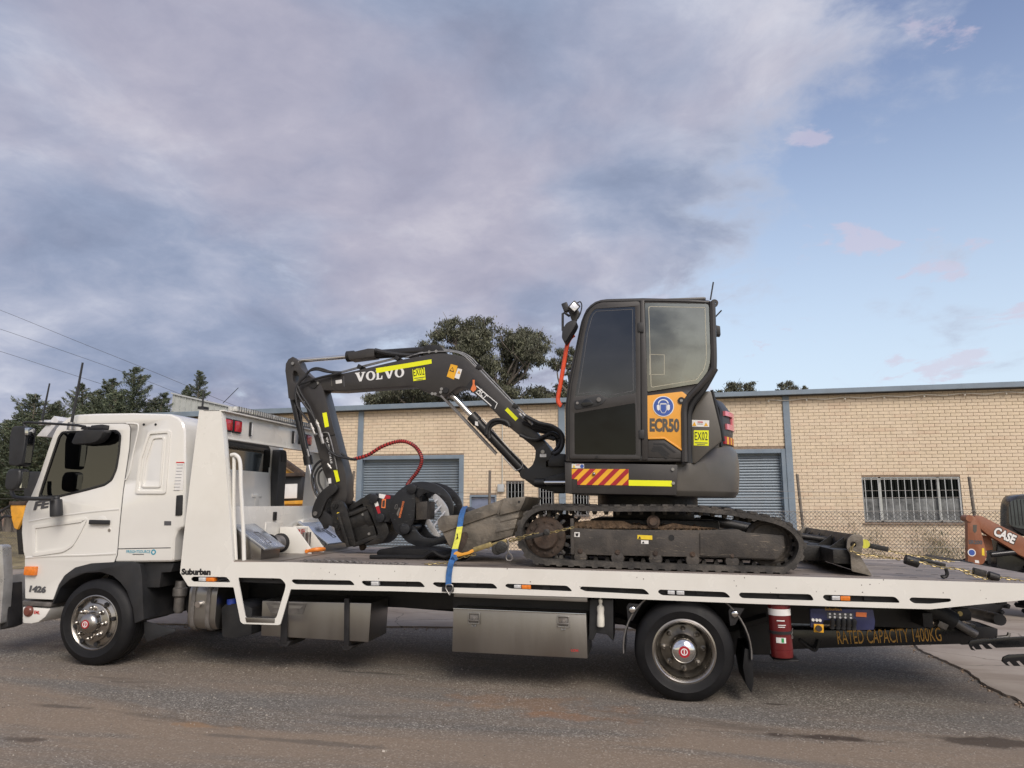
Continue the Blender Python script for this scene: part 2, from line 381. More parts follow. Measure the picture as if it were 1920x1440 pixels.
def text(name, s, p0, p1, h, y, m, parent, bold=0, shear=0, th=.0015):      # lettering along p0-p1, h tall, facing -Y at depth y
    cu = bpy.data.curves.new(name, 'FONT'); cu.body = s; cu.offset = bold; cu.resolution_u = 3
    ob = bpy.data.objects.new(name, cu); me = bpy.data.meshes.new_from_object(ob)
    co = np.array([v.co[:] for v in me.vertices]); fs = [tuple(p.vertices) for p in me.polygons]
    bpy.data.objects.remove(ob); bpy.data.curves.remove(cu); bpy.data.meshes.remove(me)
    mn, mx = co.min(0), co.max(0)
    p0, p1 = Vector(p0), Vector(p1); d = (p1-p0); L_ = d.length; d.normalize(); n = Vector((-d.y, d.x))
    g = G(); vs = []
    for c in co:
        a = (c[0]-mn[0])/(mx[0]-mn[0])*L_; b = (c[1]-mn[1])/(mx[1]-mn[1])*h; a += shear*b
        q = p0+d*a+n*b; vs.append((q.x, y-th, q.y))
    g.add(vs, fs)
    return part(name, g, m, parent, smooth=False)
def decal(name, poly, y, m, parent, th=.002): return part(name, G().prism(poly, y-th, y+.0005), m, parent, smooth=False)
def circle(cx, cz, r, n=28): return [(cx+r*math.cos(2*math.pi*i/n), cz+r*math.sin(2*math.pi*i/n)) for i in range(n)]
def bolt(g, x, y, z, r, h=.012, n=6): g.cyl((x, y, z), (x, y-h, z), r, n=n)
def chain_links(g, pts, pitch=.034, r=.0042, wl=.026, ln=.046, twist=0):     # interlocked oval links along a path
    P = [V(p) for p in pts]; seg = [(P[i+1]-P[i]).length for i in range(len(P)-1)]; tot = sum(seg); k = int(tot/pitch)
    for j in range(k):
        t = (j+.5)*pitch; i = 0
        while i < len(seg)-1 and t > seg[i]: t -= seg[i]; i += 1
        d = (P[i+1]-P[i]).normalized(); c = P[i]+d*t
        u = d.cross(V((0, 0, 1))); u = u.normalized() if u.length > 1e-3 else V((1, 0, 0)); n_ = d.cross(u)
        a = twist+(math.pi/2 if j % 2 else 0)+random.uniform(-.25, .25); s_ = u*math.cos(a)+n_*math.sin(a); q = s_.cross(d)
        rings = []
        for m_ in range(10):
            ph = 2*math.pi*m_/10; cx = math.cos(ph)*(ln/2-r); sx = math.sin(ph)*(wl/2-r)
            cx = max(-1, min(1, math.cos(ph)*1.25))*(ln/2-r)
            ctr = c+d*cx+s_*sx; rad = (d*math.cos(ph)+s_*math.sin(ph))
            rings.append([ctr+(rad*math.cos(b)+q*math.sin(b))*r for b in [2*math.pi*e/5 for e in range(5)]])
        rings.append(rings[0]); g.loft(rings, False)
    return g

def frame(poly, w_, r_, y0, y1, d0=0): return G().ring(rnd_poly(inset(poly, d0), r_), rnd_poly(inset(poly, d0+w_), max(.004, r_-w_*.5)), y0, y1)
def parts(name, gs, m, parent, *a, **k): return [part(name, g, m, parent, *a, **k) for g in gs]

# ================================================================ THE SETTING
def gz(x): return -.012*max(-16, min(16, x))
# ---- ground
xs = sorted(set([-500, -200, -80, -40, -24]+[i for i in range(-16, 17, 2)]+[24, 40, 80, 200, 500])); ys = [-120, -30, -8, 0]+list(range(2, 34, 2))+[50, 90, 180, 400, 900]
g = G(); g.add([(x, y, gz(x)) for x in xs for y in ys], [(i*len(ys)+j, (i+1)*len(ys)+j, (i+1)*len(ys)+j+1, i*len(ys)+j+1) for i in range(len(xs)-1) for j in range(len(ys)-1)])
def ground_mat(name, kind):
    m = bpy.data.materials.new(name); m.use_nodes = True; t = NT(m.node_tree); t.t.nodes.clear()
    out = t.n('ShaderNodeOutputMaterial'); b = t.n('ShaderNodeBsdfPrincipled'); t.l.new(b.outputs[0], out.inputs[0])
    tc = t.n('ShaderNodeTexCoord').outputs['Object']
    st = t.n('ShaderNodeMapping', {0: tc, 2: (0, 0, .10), 3: (.16, .85, 1)}).outputs[0]      # dragged along the lane
    if kind == 'asphalt':
        vo = t.n('ShaderNodeTexVoronoi', {'Scale': 95.0}); t.i(vo, 'Vector', tc)
        stone = vo.outputs['Color']; sv = t.n('ShaderNodeSeparateColor', {0: stone}).outputs[0]
        c = t.ramp(sv, [(0, (.090, .080, .068)), (.5, (.158, .142, .121)), (.86, (.235, .212, .182)), (.97, (.45, .42, .37))])
        c = t.mix(t.rng(t.noise(tc, 1.1, 6, .65, .2), .35, .7), c, t.mix(.55, c, (.155, .148, .138, 1)))
        dst = t.rng(t.noise(st, 1.5, 7, .6, .6), .36, .60)
        nearby = t.rng(t.n('ShaderNodeSeparateXYZ', {0: tc}).outputs[1], 5.2, 6.9, 1, .38)
        c = t.mix(t.math('MULTIPLY', t.math('MULTIPLY', dst, nearby), .68), c, (.275, .205, .143, 1))
        drk = t.rng(t.noise(st, 2.7, 6, .62, .8), .57, .70)
        c = t.mix(t.math('MULTIPLY', drk, .62), c, (.105, .088, .072, 1))
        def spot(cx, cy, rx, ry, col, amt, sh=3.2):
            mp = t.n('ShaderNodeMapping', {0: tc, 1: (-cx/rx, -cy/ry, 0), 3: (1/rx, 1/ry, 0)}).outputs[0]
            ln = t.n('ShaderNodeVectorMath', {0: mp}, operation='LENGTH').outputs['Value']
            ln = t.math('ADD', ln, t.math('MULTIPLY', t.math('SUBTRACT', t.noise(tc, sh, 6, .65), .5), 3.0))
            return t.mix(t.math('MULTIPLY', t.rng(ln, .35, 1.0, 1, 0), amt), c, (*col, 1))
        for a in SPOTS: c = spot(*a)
        h = t.math('ADD', t.math('MULTIPLY', sv, .5), t.math('MULTIPLY', t.noise(tc, 160, 3, .6), .5)); bs_ = .55
    else:
        c = t.ramp(t.noise(tc, .9, 8, .62, .3), [(.3, (.24, .20, .165)), (.55, (.335, .29, .245)), (.75, (.41, .365, .31))])
        c = t.mix(t.math('MULTIPLY', t.rng(t.noise(st, 3.1, 6, .6, .4), .5, .68), .45), c, (.20, .155, .12, 1))
        vo = t.n('ShaderNodeTexVoronoi', {'Scale': .8}, feature='DISTANCE_TO_EDGE'); t.i(vo, 'Vector', t.n('ShaderNodeVectorMath', {0: tc, 1: t.n('ShaderNodeVectorMath', {0: t.n('ShaderNodeTexNoise', {'Vector': tc, 'Scale': 2.5, 'Detail': 4}).outputs[1], 3: .35}, operation='SCALE').outputs[0]}, operation='ADD').outputs[0])
        c = t.mix(t.math('MULTIPLY', t.rng(vo.outputs[0], 0, .012, 1, 0), .7), c, (.09, .075, .06, 1))
        h = t.noise(tc, 60, 6, .6); bs_ = .25
    t.i(b, 'Base Color', c); t.i(b, 'Roughness', .92); t.i(b, 'Specular IOR Level', .25)
    bn = t.n('ShaderNodeBump', {'Strength': bs_, 'Distance': .012, 'Height': h}); t.l.new(bn.outputs[0], b.inputs['Normal'])
    MATS[name] = m
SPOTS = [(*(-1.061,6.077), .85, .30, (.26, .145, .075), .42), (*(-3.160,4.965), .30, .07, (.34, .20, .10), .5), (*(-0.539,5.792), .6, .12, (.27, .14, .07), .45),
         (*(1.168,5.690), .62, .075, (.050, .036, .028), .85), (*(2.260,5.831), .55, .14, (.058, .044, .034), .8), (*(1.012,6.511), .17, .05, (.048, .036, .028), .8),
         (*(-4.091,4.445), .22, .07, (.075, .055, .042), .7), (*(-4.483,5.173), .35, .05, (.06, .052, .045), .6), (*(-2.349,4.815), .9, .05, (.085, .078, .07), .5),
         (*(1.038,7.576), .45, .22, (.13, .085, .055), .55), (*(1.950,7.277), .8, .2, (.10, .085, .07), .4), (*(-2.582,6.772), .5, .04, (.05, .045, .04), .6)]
ground_mat('asphalt', 'asphalt'); ground_mat('concrete', 'concrete')
o = struct('ground', g, 'asphalt', smooth=False)
# ---- concrete apron with a broken edge, behind and to the right of the truck
edge = [(-6.169,8.601),(-4.152,8.963),(-2.490,9.314),(-0.815,9.667),(0.725,9.827),(1.692,9.845),(2.486,9.792),(2.989,9.676),(3.031,9.520),(2.975,9.253),(2.986,8.874),(3.030,8.536),(3.039,8.148),(3.016,7.833),(2.972,7.518),(2.984,7.314),(3.006,6.958),(3.066,6.385),(3.204,5.739)]
ed = []
for (x0, y0), (x1, y1) in zip(edge, edge[1:]):
    k = max(2, int(math.hypot(x1-x0, y1-y0)/.05))
    for i in range(k):
        t_ = i/k; x, y = x0+(x1-x0)*t_, y0+(y1-y0)*t_; q = noise.noise(V((x*5, y*5, 0)))*.035+noise.noise(V((x*19, y*19, 3)))*.014; ed.append((x+q, y+q))
ed = [e for e in ed if e[0] > -15.8]+[edge[-1], (15.9, 3.2), (15.9, 21.9), (-15.9, 21.9), (-15.9, edge[0][1])]
g = G(); n = len(ed); T3 = tessellate_polygon([[Vector((x, y, 0)) for x, y in ed]])
top = [(x, y, gz(x)+.022) for x, y in ed]; bot = [(x, y, gz(x)-.05) for x, y in ed]
g.add(top+bot, [tuple(t) for t in T3]+[(i, (i+1) % n, n+(i+1) % n, n+i) for i in range(n)])
struct('concrete_apron', g, 'concrete', smooth=False)
# gravel along the broken edge: loose stones
g = G()
for i in range(420):
    x, y = random.choice(ed[:-5]); x += random.gauss(0, .06); y += random.gauss(-.05, .07); s_ = random.uniform(.006, .020)
    g.obox((x, y, gz(x)+s_*.2), (s_*1.4, s_, s_*.7), (random.random(), random.random(), random.random()*3))
o = struct('gravel', g, 'mortar'); o['kind'] = 'stuff'; o['label'] = 'loose gravel along the broken concrete edge'; o['category'] = 'gravel'
# loose grit and small stones scattered over the asphalt
g = G()
for i in range(3200):
    x = random.uniform(-6.5, 5.0); y = 4.0+3.6*random.random()**.8; s_ = random.uniform(.003, .0065)*(2.0 if random.random() < .06 else 1)
    g.obox((x, y, gz(x)+s_*.25), (s_*1.5, s_*1.1, s_*.7), (random.random()*3, random.random(), random.random()*3))
o = struct('loose_grit', g, 'grit', smooth=False); o['kind'] = 'stuff'; o['label'] = 'loose grit scattered over the asphalt in front of the truck'; o['category'] = 'grit'
# ---- earth bank with dry grass behind the fence, far left
g = G(); nx, ny = 24, 10
g.add([(-40+i*1.1, 14+j*1.2, gz(-16)+.55*math.sin(math.pi*j/ny)*min(1, (24-i)/5)*(1+.4*noise.noise(V((i*.6, j*.6, 0))))) for i in range(nx+1) for j in range(ny+1)],
      [(i*(ny+1)+j, (i+1)*(ny+1)+j, (i+1)*(ny+1)+j+1, i*(ny+1)+j+1) for i in range(nx) for j in range(ny)])
struct('earth_bank', g, 'grass_dry')

# ---- long brick workshop
BY = 22.0
ft = [(-17.644,4.652),(-13.005,4.703),(-3.4,4.802),(3.598,4.854),(10.398,4.93),(14.643,4.992)]; fb = [(-17.626,4.474),(-12.994,4.53),(-3.401,4.659),(3.59,4.72),(10.382,4.777),(14.619,4.819)]
B = thing('brick_workshop', 'long cream brick workshop with blue grey fascia and roller doors behind the truck', 'building', (0, BY, 0), WF)
CH, BL = .0955, .29
O_d1 = ((-9.134,3.093)[0], (-5.61,3.152)[0], -.3, (-7.357,3.123)[1])
O_d2 = ((1.235,3.146)[0], (4.007,3.186)[0], -.3, (3.356,3.18)[1])
O_wd = ((5.981,2.345)[0], (8.533,2.357)[0], (7.064,1.104)[1], (7.168,2.352)[1])
wz0, wz1 = (-3.995,1.23)[1], (-3.994,2.297)[1]
O_wa = ((-4.262,2.298)[0], (-3.694,2.295)[0], wz0, wz1); O_wb = ((-3.264,2.292)[0], (-2.771,2.29)[0], wz0, wz1); O_wc = ((-2.217,2.286)[0], (-1.717,2.284)[0], wz0, wz1)
O_bd = ((-5.408,1.878)[0], (-4.563,1.876)[0], -.3, (-5.001,1.877)[1])
OPEN = [O_d1, O_d2, O_wd, O_wa, O_wb, O_wc, O_bd]
X0, X1 = ft[0][0], ft[-1][0]
def fz(x):
    for (a, za), (b, zb) in zip(fb, fb[1:]):
        if a <= x <= b: return za+(zb-za)*(x-a)/(b-a)
    return fb[-1][1]
wall = part('wall', G().prism([(X0, -.5), (X1, -.5)]+[(x, z+.05) for x, z in reversed(fb)], BY+.012, BY+.25, [rect(a, b, c+(.2 if c < 0 else 0), d) for a, b, c, d in OPEN]), 'mortar', B, smooth=False)
solid = []; k = 0; z = .02
while z < 5.3:
    x = X0-(BL/2 if k % 2 else 0)
    while x < X1:
        a, b = max(x, X0), min(x+BL-.010, X1)
        segs = [(a, b)]
        for (oa, ob_, oc, od) in OPEN:
            if z+CH-.01 > oc+.005 and z < od-.005:
                ns = []
                for p, q in segs:
                    if q <= oa or p >= ob_: ns.append((p, q))
                    else:
                        if p < oa-.02: ns.append((p, oa))
                        if q > ob_+.02: ns.append((ob_, q))
                segs = ns
        for p, q in segs:
            top_ = z+CH-.010
            if q-p > .02 and z < fz((p+q)/2)+.01: solid.append((p, q, z, min(top_, fz((p+q)/2)+.03)))
        x += BL
    z += CH; k += 1
full = [s_ for s_ in solid if s_[1]-s_[0] > .27 and s_[3]-s_[2] > .08 and 1.3 < s_[2] and s_[0] < 10.2]
full.sort(key=lambda s_: -s_[0]); near = full[:298]; ns_ = set(near)
me = mesh('brick', G().box(0, BL-.010, 0, .014, 0, CH-.010), .003, 1); me.materials.append(MATS['brick'])
for p, q, z0, z1 in near:
    o = bpy.data.objects.new('brick', me); C.objects.link(o); o.parent = wall; o.location = (p, random.uniform(-.003, .002), z0)
g = G()
for s_ in solid:
    if s_ in ns_: continue
    p, q, z0, z1 = s_; j = random.uniform(-.003, .002); g.box(p, q, BY+j, BY+.0125, z0, z1)
o = part('bricks', g, 'brick', wall, smooth=False, kind='stuff')
# colour differences brick by brick
t = NT(MATS['brick'].node_tree); bs_ = [n for n in t.t.nodes if n.type == 'BSDF_PRINCIPLED'][0]; src = bs_.inputs['Base Color'].links[0].from_socket
wp = t.n('ShaderNodeNewGeometry').outputs['Position']; mp = t.n('ShaderNodeMapping', {0: wp, 3: (1/BL*.5, 0, 1/CH)}).outputs[0]
wn = t.n('ShaderNodeTexWhiteNoise', {'Vector': t.n('ShaderNodeVectorMath', {0: mp}, operation='FLOOR').outputs[0]}, noise_dimensions='3D').outputs[0]
c = t.mix(t.math('MULTIPLY', wn, .55), src, (.72, .60, .46, 1)); c = t.mix(t.math('MULTIPLY', t.rng(wn, .80, 1.0), .5), c, (.57, .42, .29, 1)); sm = t.n('ShaderNodeMapping', {0: wp, 3: (.5, .5, .13)}).outputs[0]; c = t.mix(t.math('MULTIPLY', t.rng(t.noise(sm, 1.7, 7, .62, .4), .48, .70), .30), c, (.40, .30, .21, 1)); t.l.new(c, bs_.inputs['Base Color'])
# fascia, soffit, roof sheet
part('fascia', G().prism([*fb, *reversed(ft)], BY-.28, BY-.16), 'trim_blue', B, .008, 1)
part('soffit', G().prism([(x, z-.015) for x, z in fb]+[(x, z+.01) for x, z in reversed(fb)], BY-.17, BY+.02), 'chassis_black', B)
part('roof', G().prism([(x, z-.05) for x, z in ft]+[(x, z-.10) for x, z in reversed(ft)], BY-.16, BY+14), 'sheet_pale', B)
def column(px0, px1, z1):
    g = G().box(px0, px1, BY-.055, BY+.03, -.3, z1); return part('column', g, 'trim_blue', B, .006, 1)
column((-9.132,4.514)[0]-.01, (-8.966,4.51)[0], fz((-9.021,4.511)[0])-.0); column((-2.617,4.448)[0], (-2.419,4.444)[0], fz(-2)); column((3.939,4.294)[0]+.04, (4.102,4.291)[0]+.06, fz(5)); column(X0+.3, X0+.5, fz(X0+.4))
def roller(oo, sl=.082):
    a, b, c_, d = oo
    f = part('door_frame', G().box(a, a+.15, BY-.03, BY+.2, -.3, d).box(b-.15, b, BY-.03, BY+.2, -.3, d).box(a+.15, b-.15, BY-.03, BY+.2, d-.12, d), 'trim_blue', B, .006, 1)
    dd = part('roller_door', G().box(a+.15, b-.15, BY+.20, BY+.24, -.3, d-.12), 'roller', B)
    pr_ = [(-.000, 0), (-.022, .012), (-.030, .036), (-.022, .062), (-.002, .074)]
    gs = G().prismx([(BY+.19+y_, z_) for y_, z_ in pr_]+[(BY+.20, .074), (BY+.20, 0)], a+.16, b-.16)
    z_ = .3; n_ = 0; src_ = None
    while z_ < d-.20:
        if src_ is None: src_ = part('slat', gs, 'roller', dd); src_.location = (0, 0, z_)
        else: share('slat', src_, dd, (0, 0, z_))
        z_ += sl
roller(O_d1); roller(O_d2)
def barred(oo, nb, rails, mull=(), sill=True, lower=0):
    a, b, c_, d = oo; W_ = part('window', G().box(a, b, BY+.12, BY+.14, c_, d), 'glass_black', B)
    part('frame', G().box(a, a+.035, BY+.03, BY+.12, c_, d).box(b-.035, b, BY+.03, BY+.12, c_, d).box(a+.035, b-.035, BY+.03, BY+.12, d-.035, d).box(a+.035, b-.035, BY+.03, BY+.12, c_, c_+.04), 'steel_dull' if not lower else 'meter_grey', W_)
    src_ = None
    for i in range(nb):
        x = a+.07+(b-a-.14)*i/(nb-1)
        if src_ is None: src_ = part('bar', G().box(-.009 if lower else -.007, .009 if lower else .007, BY-.045, BY-.025, c_+.03, d-.03), 'meter_grey', W_); src_.location.x = x
        else: share('bar', src_, W_, (x, 0, 0))
    parts('guard_rail', [G().box(a+.02, b-.02, BY-.047, BY-.023, d-.075, d-.052), G().box(a+.02, b-.02, BY-.047, BY-.023, c_+.03, c_+.055)], 'zinc' if lower else 'steel_dull', W_)
    for m_ in mull: part('mullion', G().box(m_-.03, m_+.03, BY+.03, BY+.118, c_, d), 'sheet_pale', W_)
    if sill: part('sill', G().prismx([(BY-.06, c_-.06), (BY+.1, c_-.085), (BY+.1, c_-.005), (BY-.06, c_-.035)], a-.05, b+.05), 'mortar', W_)
    if lower: part('frosted_film', G().box(a+.035, b-.035, BY+.105, BY+.118, c_+.04, c_+(d-c_)*.52), 'film', W_)
m = mat('film', (.19, .20, .20), .6, 0, .3, 2, dust=.9, dustc=(.03, .035, .035)); 
barred(O_wd, 15, 2, [(6.46,1.822)[0], (7.97,1.819)[0]], True, 1)
for q in (O_wa, O_wb, O_wc): barred(q, 5, 2, sill=False)
part('door', G().box(O_bd[0], O_bd[1], BY+.08, BY+.12, -.3, O_bd[3]), 'door_blue', B); part('door_frame', G().box(O_bd[0], O_bd[0]+.05, BY-.02, BY+.08, -.3, O_bd[3]).box(O_bd[1]-.05, O_bd[1], BY-.02, BY+.08, -.3, O_bd[3]).box(O_bd[0]+.05, O_bd[1]-.05, BY-.02, BY+.08, O_bd[3]-.06, O_bd[3]), 'trim_blue', B)
mx_, mz0, mz1 = (-4.412,2.201)[0], (-4.412,1.973)[1], (-4.412,2.201)[1]
mb = part('meter_box', G().box(mx_-.10, mx_+.10, BY-.12, BY+.005, mz0, mz1), 'meter_grey', B, .01); part('conduit', G().cyl((mx_+.03, BY-.02, mz1), (mx_+.03, BY-.02, (-4.383,4.103)[1]), .014, n=8), 'sheet_pale', mb)
# string of festoon bulbs under the fascia
S = thing('festoon_lights', 'white festoon cord with small bulbs strung under the workshop fascia', 'string lights', (6, BY-.1, 4.5), WF)
pts = []; bx_ = [(3.587,4.651)[0]+i*1.05 for i in range(9)]
for i, x in enumerate(bx_):
    pts.append((x, BY-.08, fz(x)-.10))
    if i < 8: pts.append((x+.52, BY-.08, fz(x+.52)-.10-.045))
part('cord', G().tube(spline(pts, 3), .009, 5), 'plastic_white', S)
for x in bx_: part('bulb', G().ball((x, BY-.08, fz(x)-.15), .028, 8), 'plastic_white', S)

# ---- pale sheet-metal shed roof and brick building beyond, left
s_ = thing('metal_shed', 'pale ribbed sheet metal shed showing above the white truck cab', 'shed', ((-23.498,6.743)[0], 34, 0), WF)
a, b = (-24.684,7.403), (-20.089,6.239)
part('wall', G().prism([(a[0], 0), (b[0], 0), (b[0], (-20.094,6.323)[1]), ((-22.262,6.797)[0], (-22.262,6.797)[1]), (a[0], a[1])], 34, 40), 'sheet_pale', s_)
src_ = None; x = a[0]+.1
while x < b[0]-.1:
    zt = a[1]+((-20.094,6.323)[1]-a[1])*(x-a[0])/(b[0]-a[0])-.02
    part('rib', G().box(x, x+.05, 33.96, 34.0, 2, zt), 'sheet_pale', s_); x += .34
part('trim', G().prism([(a[0]-.05, a[1]-.02), (b[0], (-20.094,6.323)[1]-.02), (b[0], (-20.094,6.323)[1]+.05), (a[0]-.05, a[1]+.06)], 33.9, 40.1), 'meter_grey', s_)
s_ = thing('far_building', 'brown brick building far behind the front of the truck', 'building', ((-40.98,3.126)[0], 40, 0), WF)
a, b = (-51.998,3.833), (-38.074,3.717)
wl_ = part('wall', G().box(a[0], b[0], 40, 50, -.5, a[1]), 'far_brick', s_)
for i in range(int((a[1]-1.0)/.115)): part('brick_course', G().box(a[0], b[0], 39.99, 40.0, 1.0+i*.115, 1.0+i*.115+.09), 'far_brick', wl_)
part('eave', G().box(a[0], b[0]+.2, 39.7, 50, a[1], a[1]+.12), 'meter_grey', s_)

# ---- chain-link fence with leaning posts
FY = 16.0; fx0, fx1 = -24.0, 10.5
Fn = thing('chain_link_fence', 'rusty chain link fence with bare steel posts in front of the workshop', 'fence', (-6, FY, 0), WF)
fh = (4.146,1.46)[1]
g = G(); pit = .062; tri = lambda a_, b_, r_: g.cyl(a_, b_, r_, n=3, caps=False)
xx = fx0-fh
while xx < fx1:
    for sgn in (1, -1):
        a_ = (xx, .08) if sgn > 0 else (xx, fh); b_ = (xx+fh-.08, fh) if sgn > 0 else (xx+fh-.08, .08)
        if b_[0] > fx0 and a_[0] < fx1: tri((a_[0], FY+sgn*.002, a_[1]), (b_[0], FY+sgn*.002, b_[1]), .0042)
    xx += pit*1.25
xx = fx0
while xx < fx1: tri((xx, FY, fh), (xx+.012, FY, fh+.03), .0025); xx += .078
part('mesh', g, 'wire', Fn, kind='stuff')
for z_ in (fh, (4.166,1.73)[1], (4.176,1.871)[1], .75): part('strand', G().tube([(fx0+i*(fx1-fx0)/14, FY-.01, z_+.012*math.sin(i*2.1)) for i in range(15)], .004, 5), 'wire', Fn)
for tp_, bt_ in (((3.105,2.216), (3.151,1.273)), ((6.381,2.139), (6.416,1.286)), ((-3.48,2.349), (-3.488,1.541)), ((-6.737,2.364), (-6.812,1.6)), ((-16.867,2.145), (-16.777,1.397)), ((-9.928,2.428), (-9.921,1.537)), ((0.227,2.226), (0.25,1.544))):
    k_ = (tp_[0]-bt_[0])/(tp_[1]-bt_[1]); part('post', G().cyl((bt_[0]-k_*bt_[1], FY+.03, -.2), (tp_[0], FY+.03, tp_[1]), .030, n=10), 'post_steel', Fn)

# ---- vegetation
def leaves(name, P, L_, W_, D_, mats, parent, kind=None, lightp=.35):
    n = len(P); rv = rnd.normal(size=(n, 3)); D_ = D_/np.linalg.norm(D_, axis=1, keepdims=True)
    S_ = np.cross(D_, rv); S_ /= np.linalg.norm(S_, axis=1, keepdims=True)+1e-9
    L_ = np.asarray(L_)[:, None]; W_ = np.asarray(W_)[:, None]
    co = np.stack([P-D_*L_/2, P+S_*W_/2, P+D_*L_/2, P-S_*W_/2], 1).reshape(-1, 3)-np.array(root_base(parent))
    me = bpy.data.meshes.new(name); me.vertices.add(4*n); me.vertices.foreach_set('co', co.ravel())
    me.loops.add(4*n); me.loops.foreach_set('vertex_index', np.arange(4*n)); me.polygons.add(n)
    me.polygons.foreach_set('loop_start', np.arange(0, 4*n, 4)); me.polygons.foreach_set('loop_total', np.full(n, 4))
    for q in mats: me.materials.append(MATS[q])
    me.polygons.foreach_set('material_index', (rnd.random(n) < lightp).astype(np.int32)); me.update(); me.validate()
    o = bpy.data.objects.new(name, me); C.objects.link(o); o.parent = parent
    if kind: o['kind'] = kind
    return o
def gum(name, label, base, clumps, dens=1.0, size=1.0, trunk=.32, fork=None):
    t_ = thing(name, label, 'tree', base, WF, 'gum trees behind the workshop'); b = V(base)
    fk = V(fork) if fork else V((b.x, b.y, b.z+4)); g = G()
    g.tube(spline([b, b.lerp(fk, .5)+V((.15, 0, 0)), fk], 4), [trunk*(1-.45*i/8) for i in range(9)], 9)
    P = []; D = []
    for (cx, cy, cz, r) in clumps:
        c = V((cx, cy, cz)); m_ = fk.lerp(c, .5)+V((random.uniform(-.4, .4), random.uniform(-.3, .3), -.35*r))
        pl = spline([fk, m_, c], 5); g.tube(pl, [trunk*.36*(1-.85*i/(len(pl)-1)) for i in range(len(pl))], 6)
        for j in range(5):
            e = c+V((random.gauss(0, .55), random.gauss(0, .5), random.gauss(.1, .38)))*r
            g.tube(spline([m_.lerp(c, .6), m_.lerp(e, .75)+V((0, 0, .1*r)), e], 3), [trunk*.11*(1-.13*i) for i in range(7)], 4)
        k = max(7, int(20*r*r)); sub = rnd.normal(size=(k, 3)); sub /= np.linalg.norm(sub, axis=1, keepdims=True)
        sub = sub*(rnd.random((k, 1))**.4)*r*np.array([1.0, .9, .72])+np.array([cx, cy, cz])
        for s_ in sub:
            m2 = int(85*dens); q = rnd.normal(size=(m2, 3))*np.array([.17, .17, .12])*r**.6+s_; P.append(q)
            d = rnd.normal(size=(m2, 3))*.55+np.array([0, 0, -.8]); D.append(d)
    P = np.concatenate(P); D = np.concatenate(D); n = len(P)
    part('trunk', g, 'bark', t_); leaves('crown', P, rnd.uniform(.14, .30, n)*size, rnd.uniform(.035, .075, n)*size, D, ['leaf_gum', 'leaf_gum_light'], t_)
def ck(lst, y): return [(x, y+random.uniform(-1.2, 1.2), z, r) for x, z, r in lst]
def P45(pts, rs, y=42): return [(x, y+random.uniform(-1.5, 1.5), z, r) for (x, z), r in zip(pts, rs)]
gum('gum_tree', 'tallest spreading gum tree behind the workshop, right of the excavator boom', ((-8.599,7.445)[0], 42, 0),
    P45([(-13.177,11.571),(-11.471,11.905),(-10.782,10.968),(-9.614,11.925),(-9.94,10.769),(-8.445,11.374),(-7.784,10.52),(-8.936,9.738),(-7.29,11.658),(-6.474,11.292),(-6.317,10.235),(-6.965,10.818),(-10.433,9.79),(-8.603,8.907),(-7.784,9.698),(-9.76,9.042),(-8.273,8.084),(-6.973,8.048),(-11.126,11.486)],
        [.85, 1.15, 1.1, 1.15, 1.15, 1.0, 1.1, 1.0, 1.05, .95, .95, 1.0, 1.05, .95, .95, 1.0, .95, .95, 1.0]), 1.45, 1.0, .36, ((-8.503,8.253)[0], 42, (-8.503,8.155)[1]))
gum('gum_tree', 'low dark gum tree showing under the horizontal boom above the roof', ((-16.583,7.816)[0], 46, 0),
    P45([(-18.125,8.511),(-17.294,8.782),(-16.427,8.978),(-15.481,8.879),(-14.736,9.076),(-13.91,8.763),(-13.24,8.528),(-12.324,8.863),(-18.498,8.227),(-14.349,8.413),(-15.847,8.452),(-16.787,8.331),(-11.405,8.408)], [.75, .95, 1.05, 1.0, 1.05, 1.0, .95, 1.0, .6, .95, 1.0, .9, .9], 46), 1.2, 1.0, .3, ((-15.468,8.333)[0], 46, (-15.462,8.079)[1]))
gum('gum_tree', 'narrow gum tree between the boom and the excavator cab', ((-4.734,7.617)[0], 44, 0),
    P45([(-4.927,10.992),(-4.501,10.296),(-5.173,9.981),(-4.279,9.444),(-5.118,8.899),(-5.958,8.385),(-4.793,8.219),(-3.961,8.596),(-5.627,7.974),(-4.091,10.96),(-6.464,8.063),(-3.775,9.933)], [.62, .7, .5, .7, .65, .65, .75, .7, .55, .6, .45, .6], 44), 1.1, 1.0, .28, ((-4.459,8.444)[0], 44, (-4.461,8.277)[1]))
gum('gum_tree', 'small treetop over the roof just right of the excavator', ((6.141,8.151)[0], 50, 0), P45([(5.6,9.148),(6.199,9.313),(6.813,9.15),(5.066,8.907),(6.457,8.942),(7.218,8.993)], [.45, .55, .5, .4, .5, .35], 50), .7, 1, .2, ((6.168,8.695)[0], 50, (6.168,8.695)[1]))
gum('gum_tree', 'tiny treetop over the roof above the right roller door', ((10.427,8.715)[0], 55, 0), P45([(9.948,10.033),(10.515,10.175),(11.064,10.039),(11.421,9.831),(10.419,9.821),(10.936,9.766),(9.822,9.798)], [.32, .42, .38, .25, .4, .35, .3], 55), .55, .9, .2, ((10.479,9.582)[0], 55, (10.479,9.582)[1]))
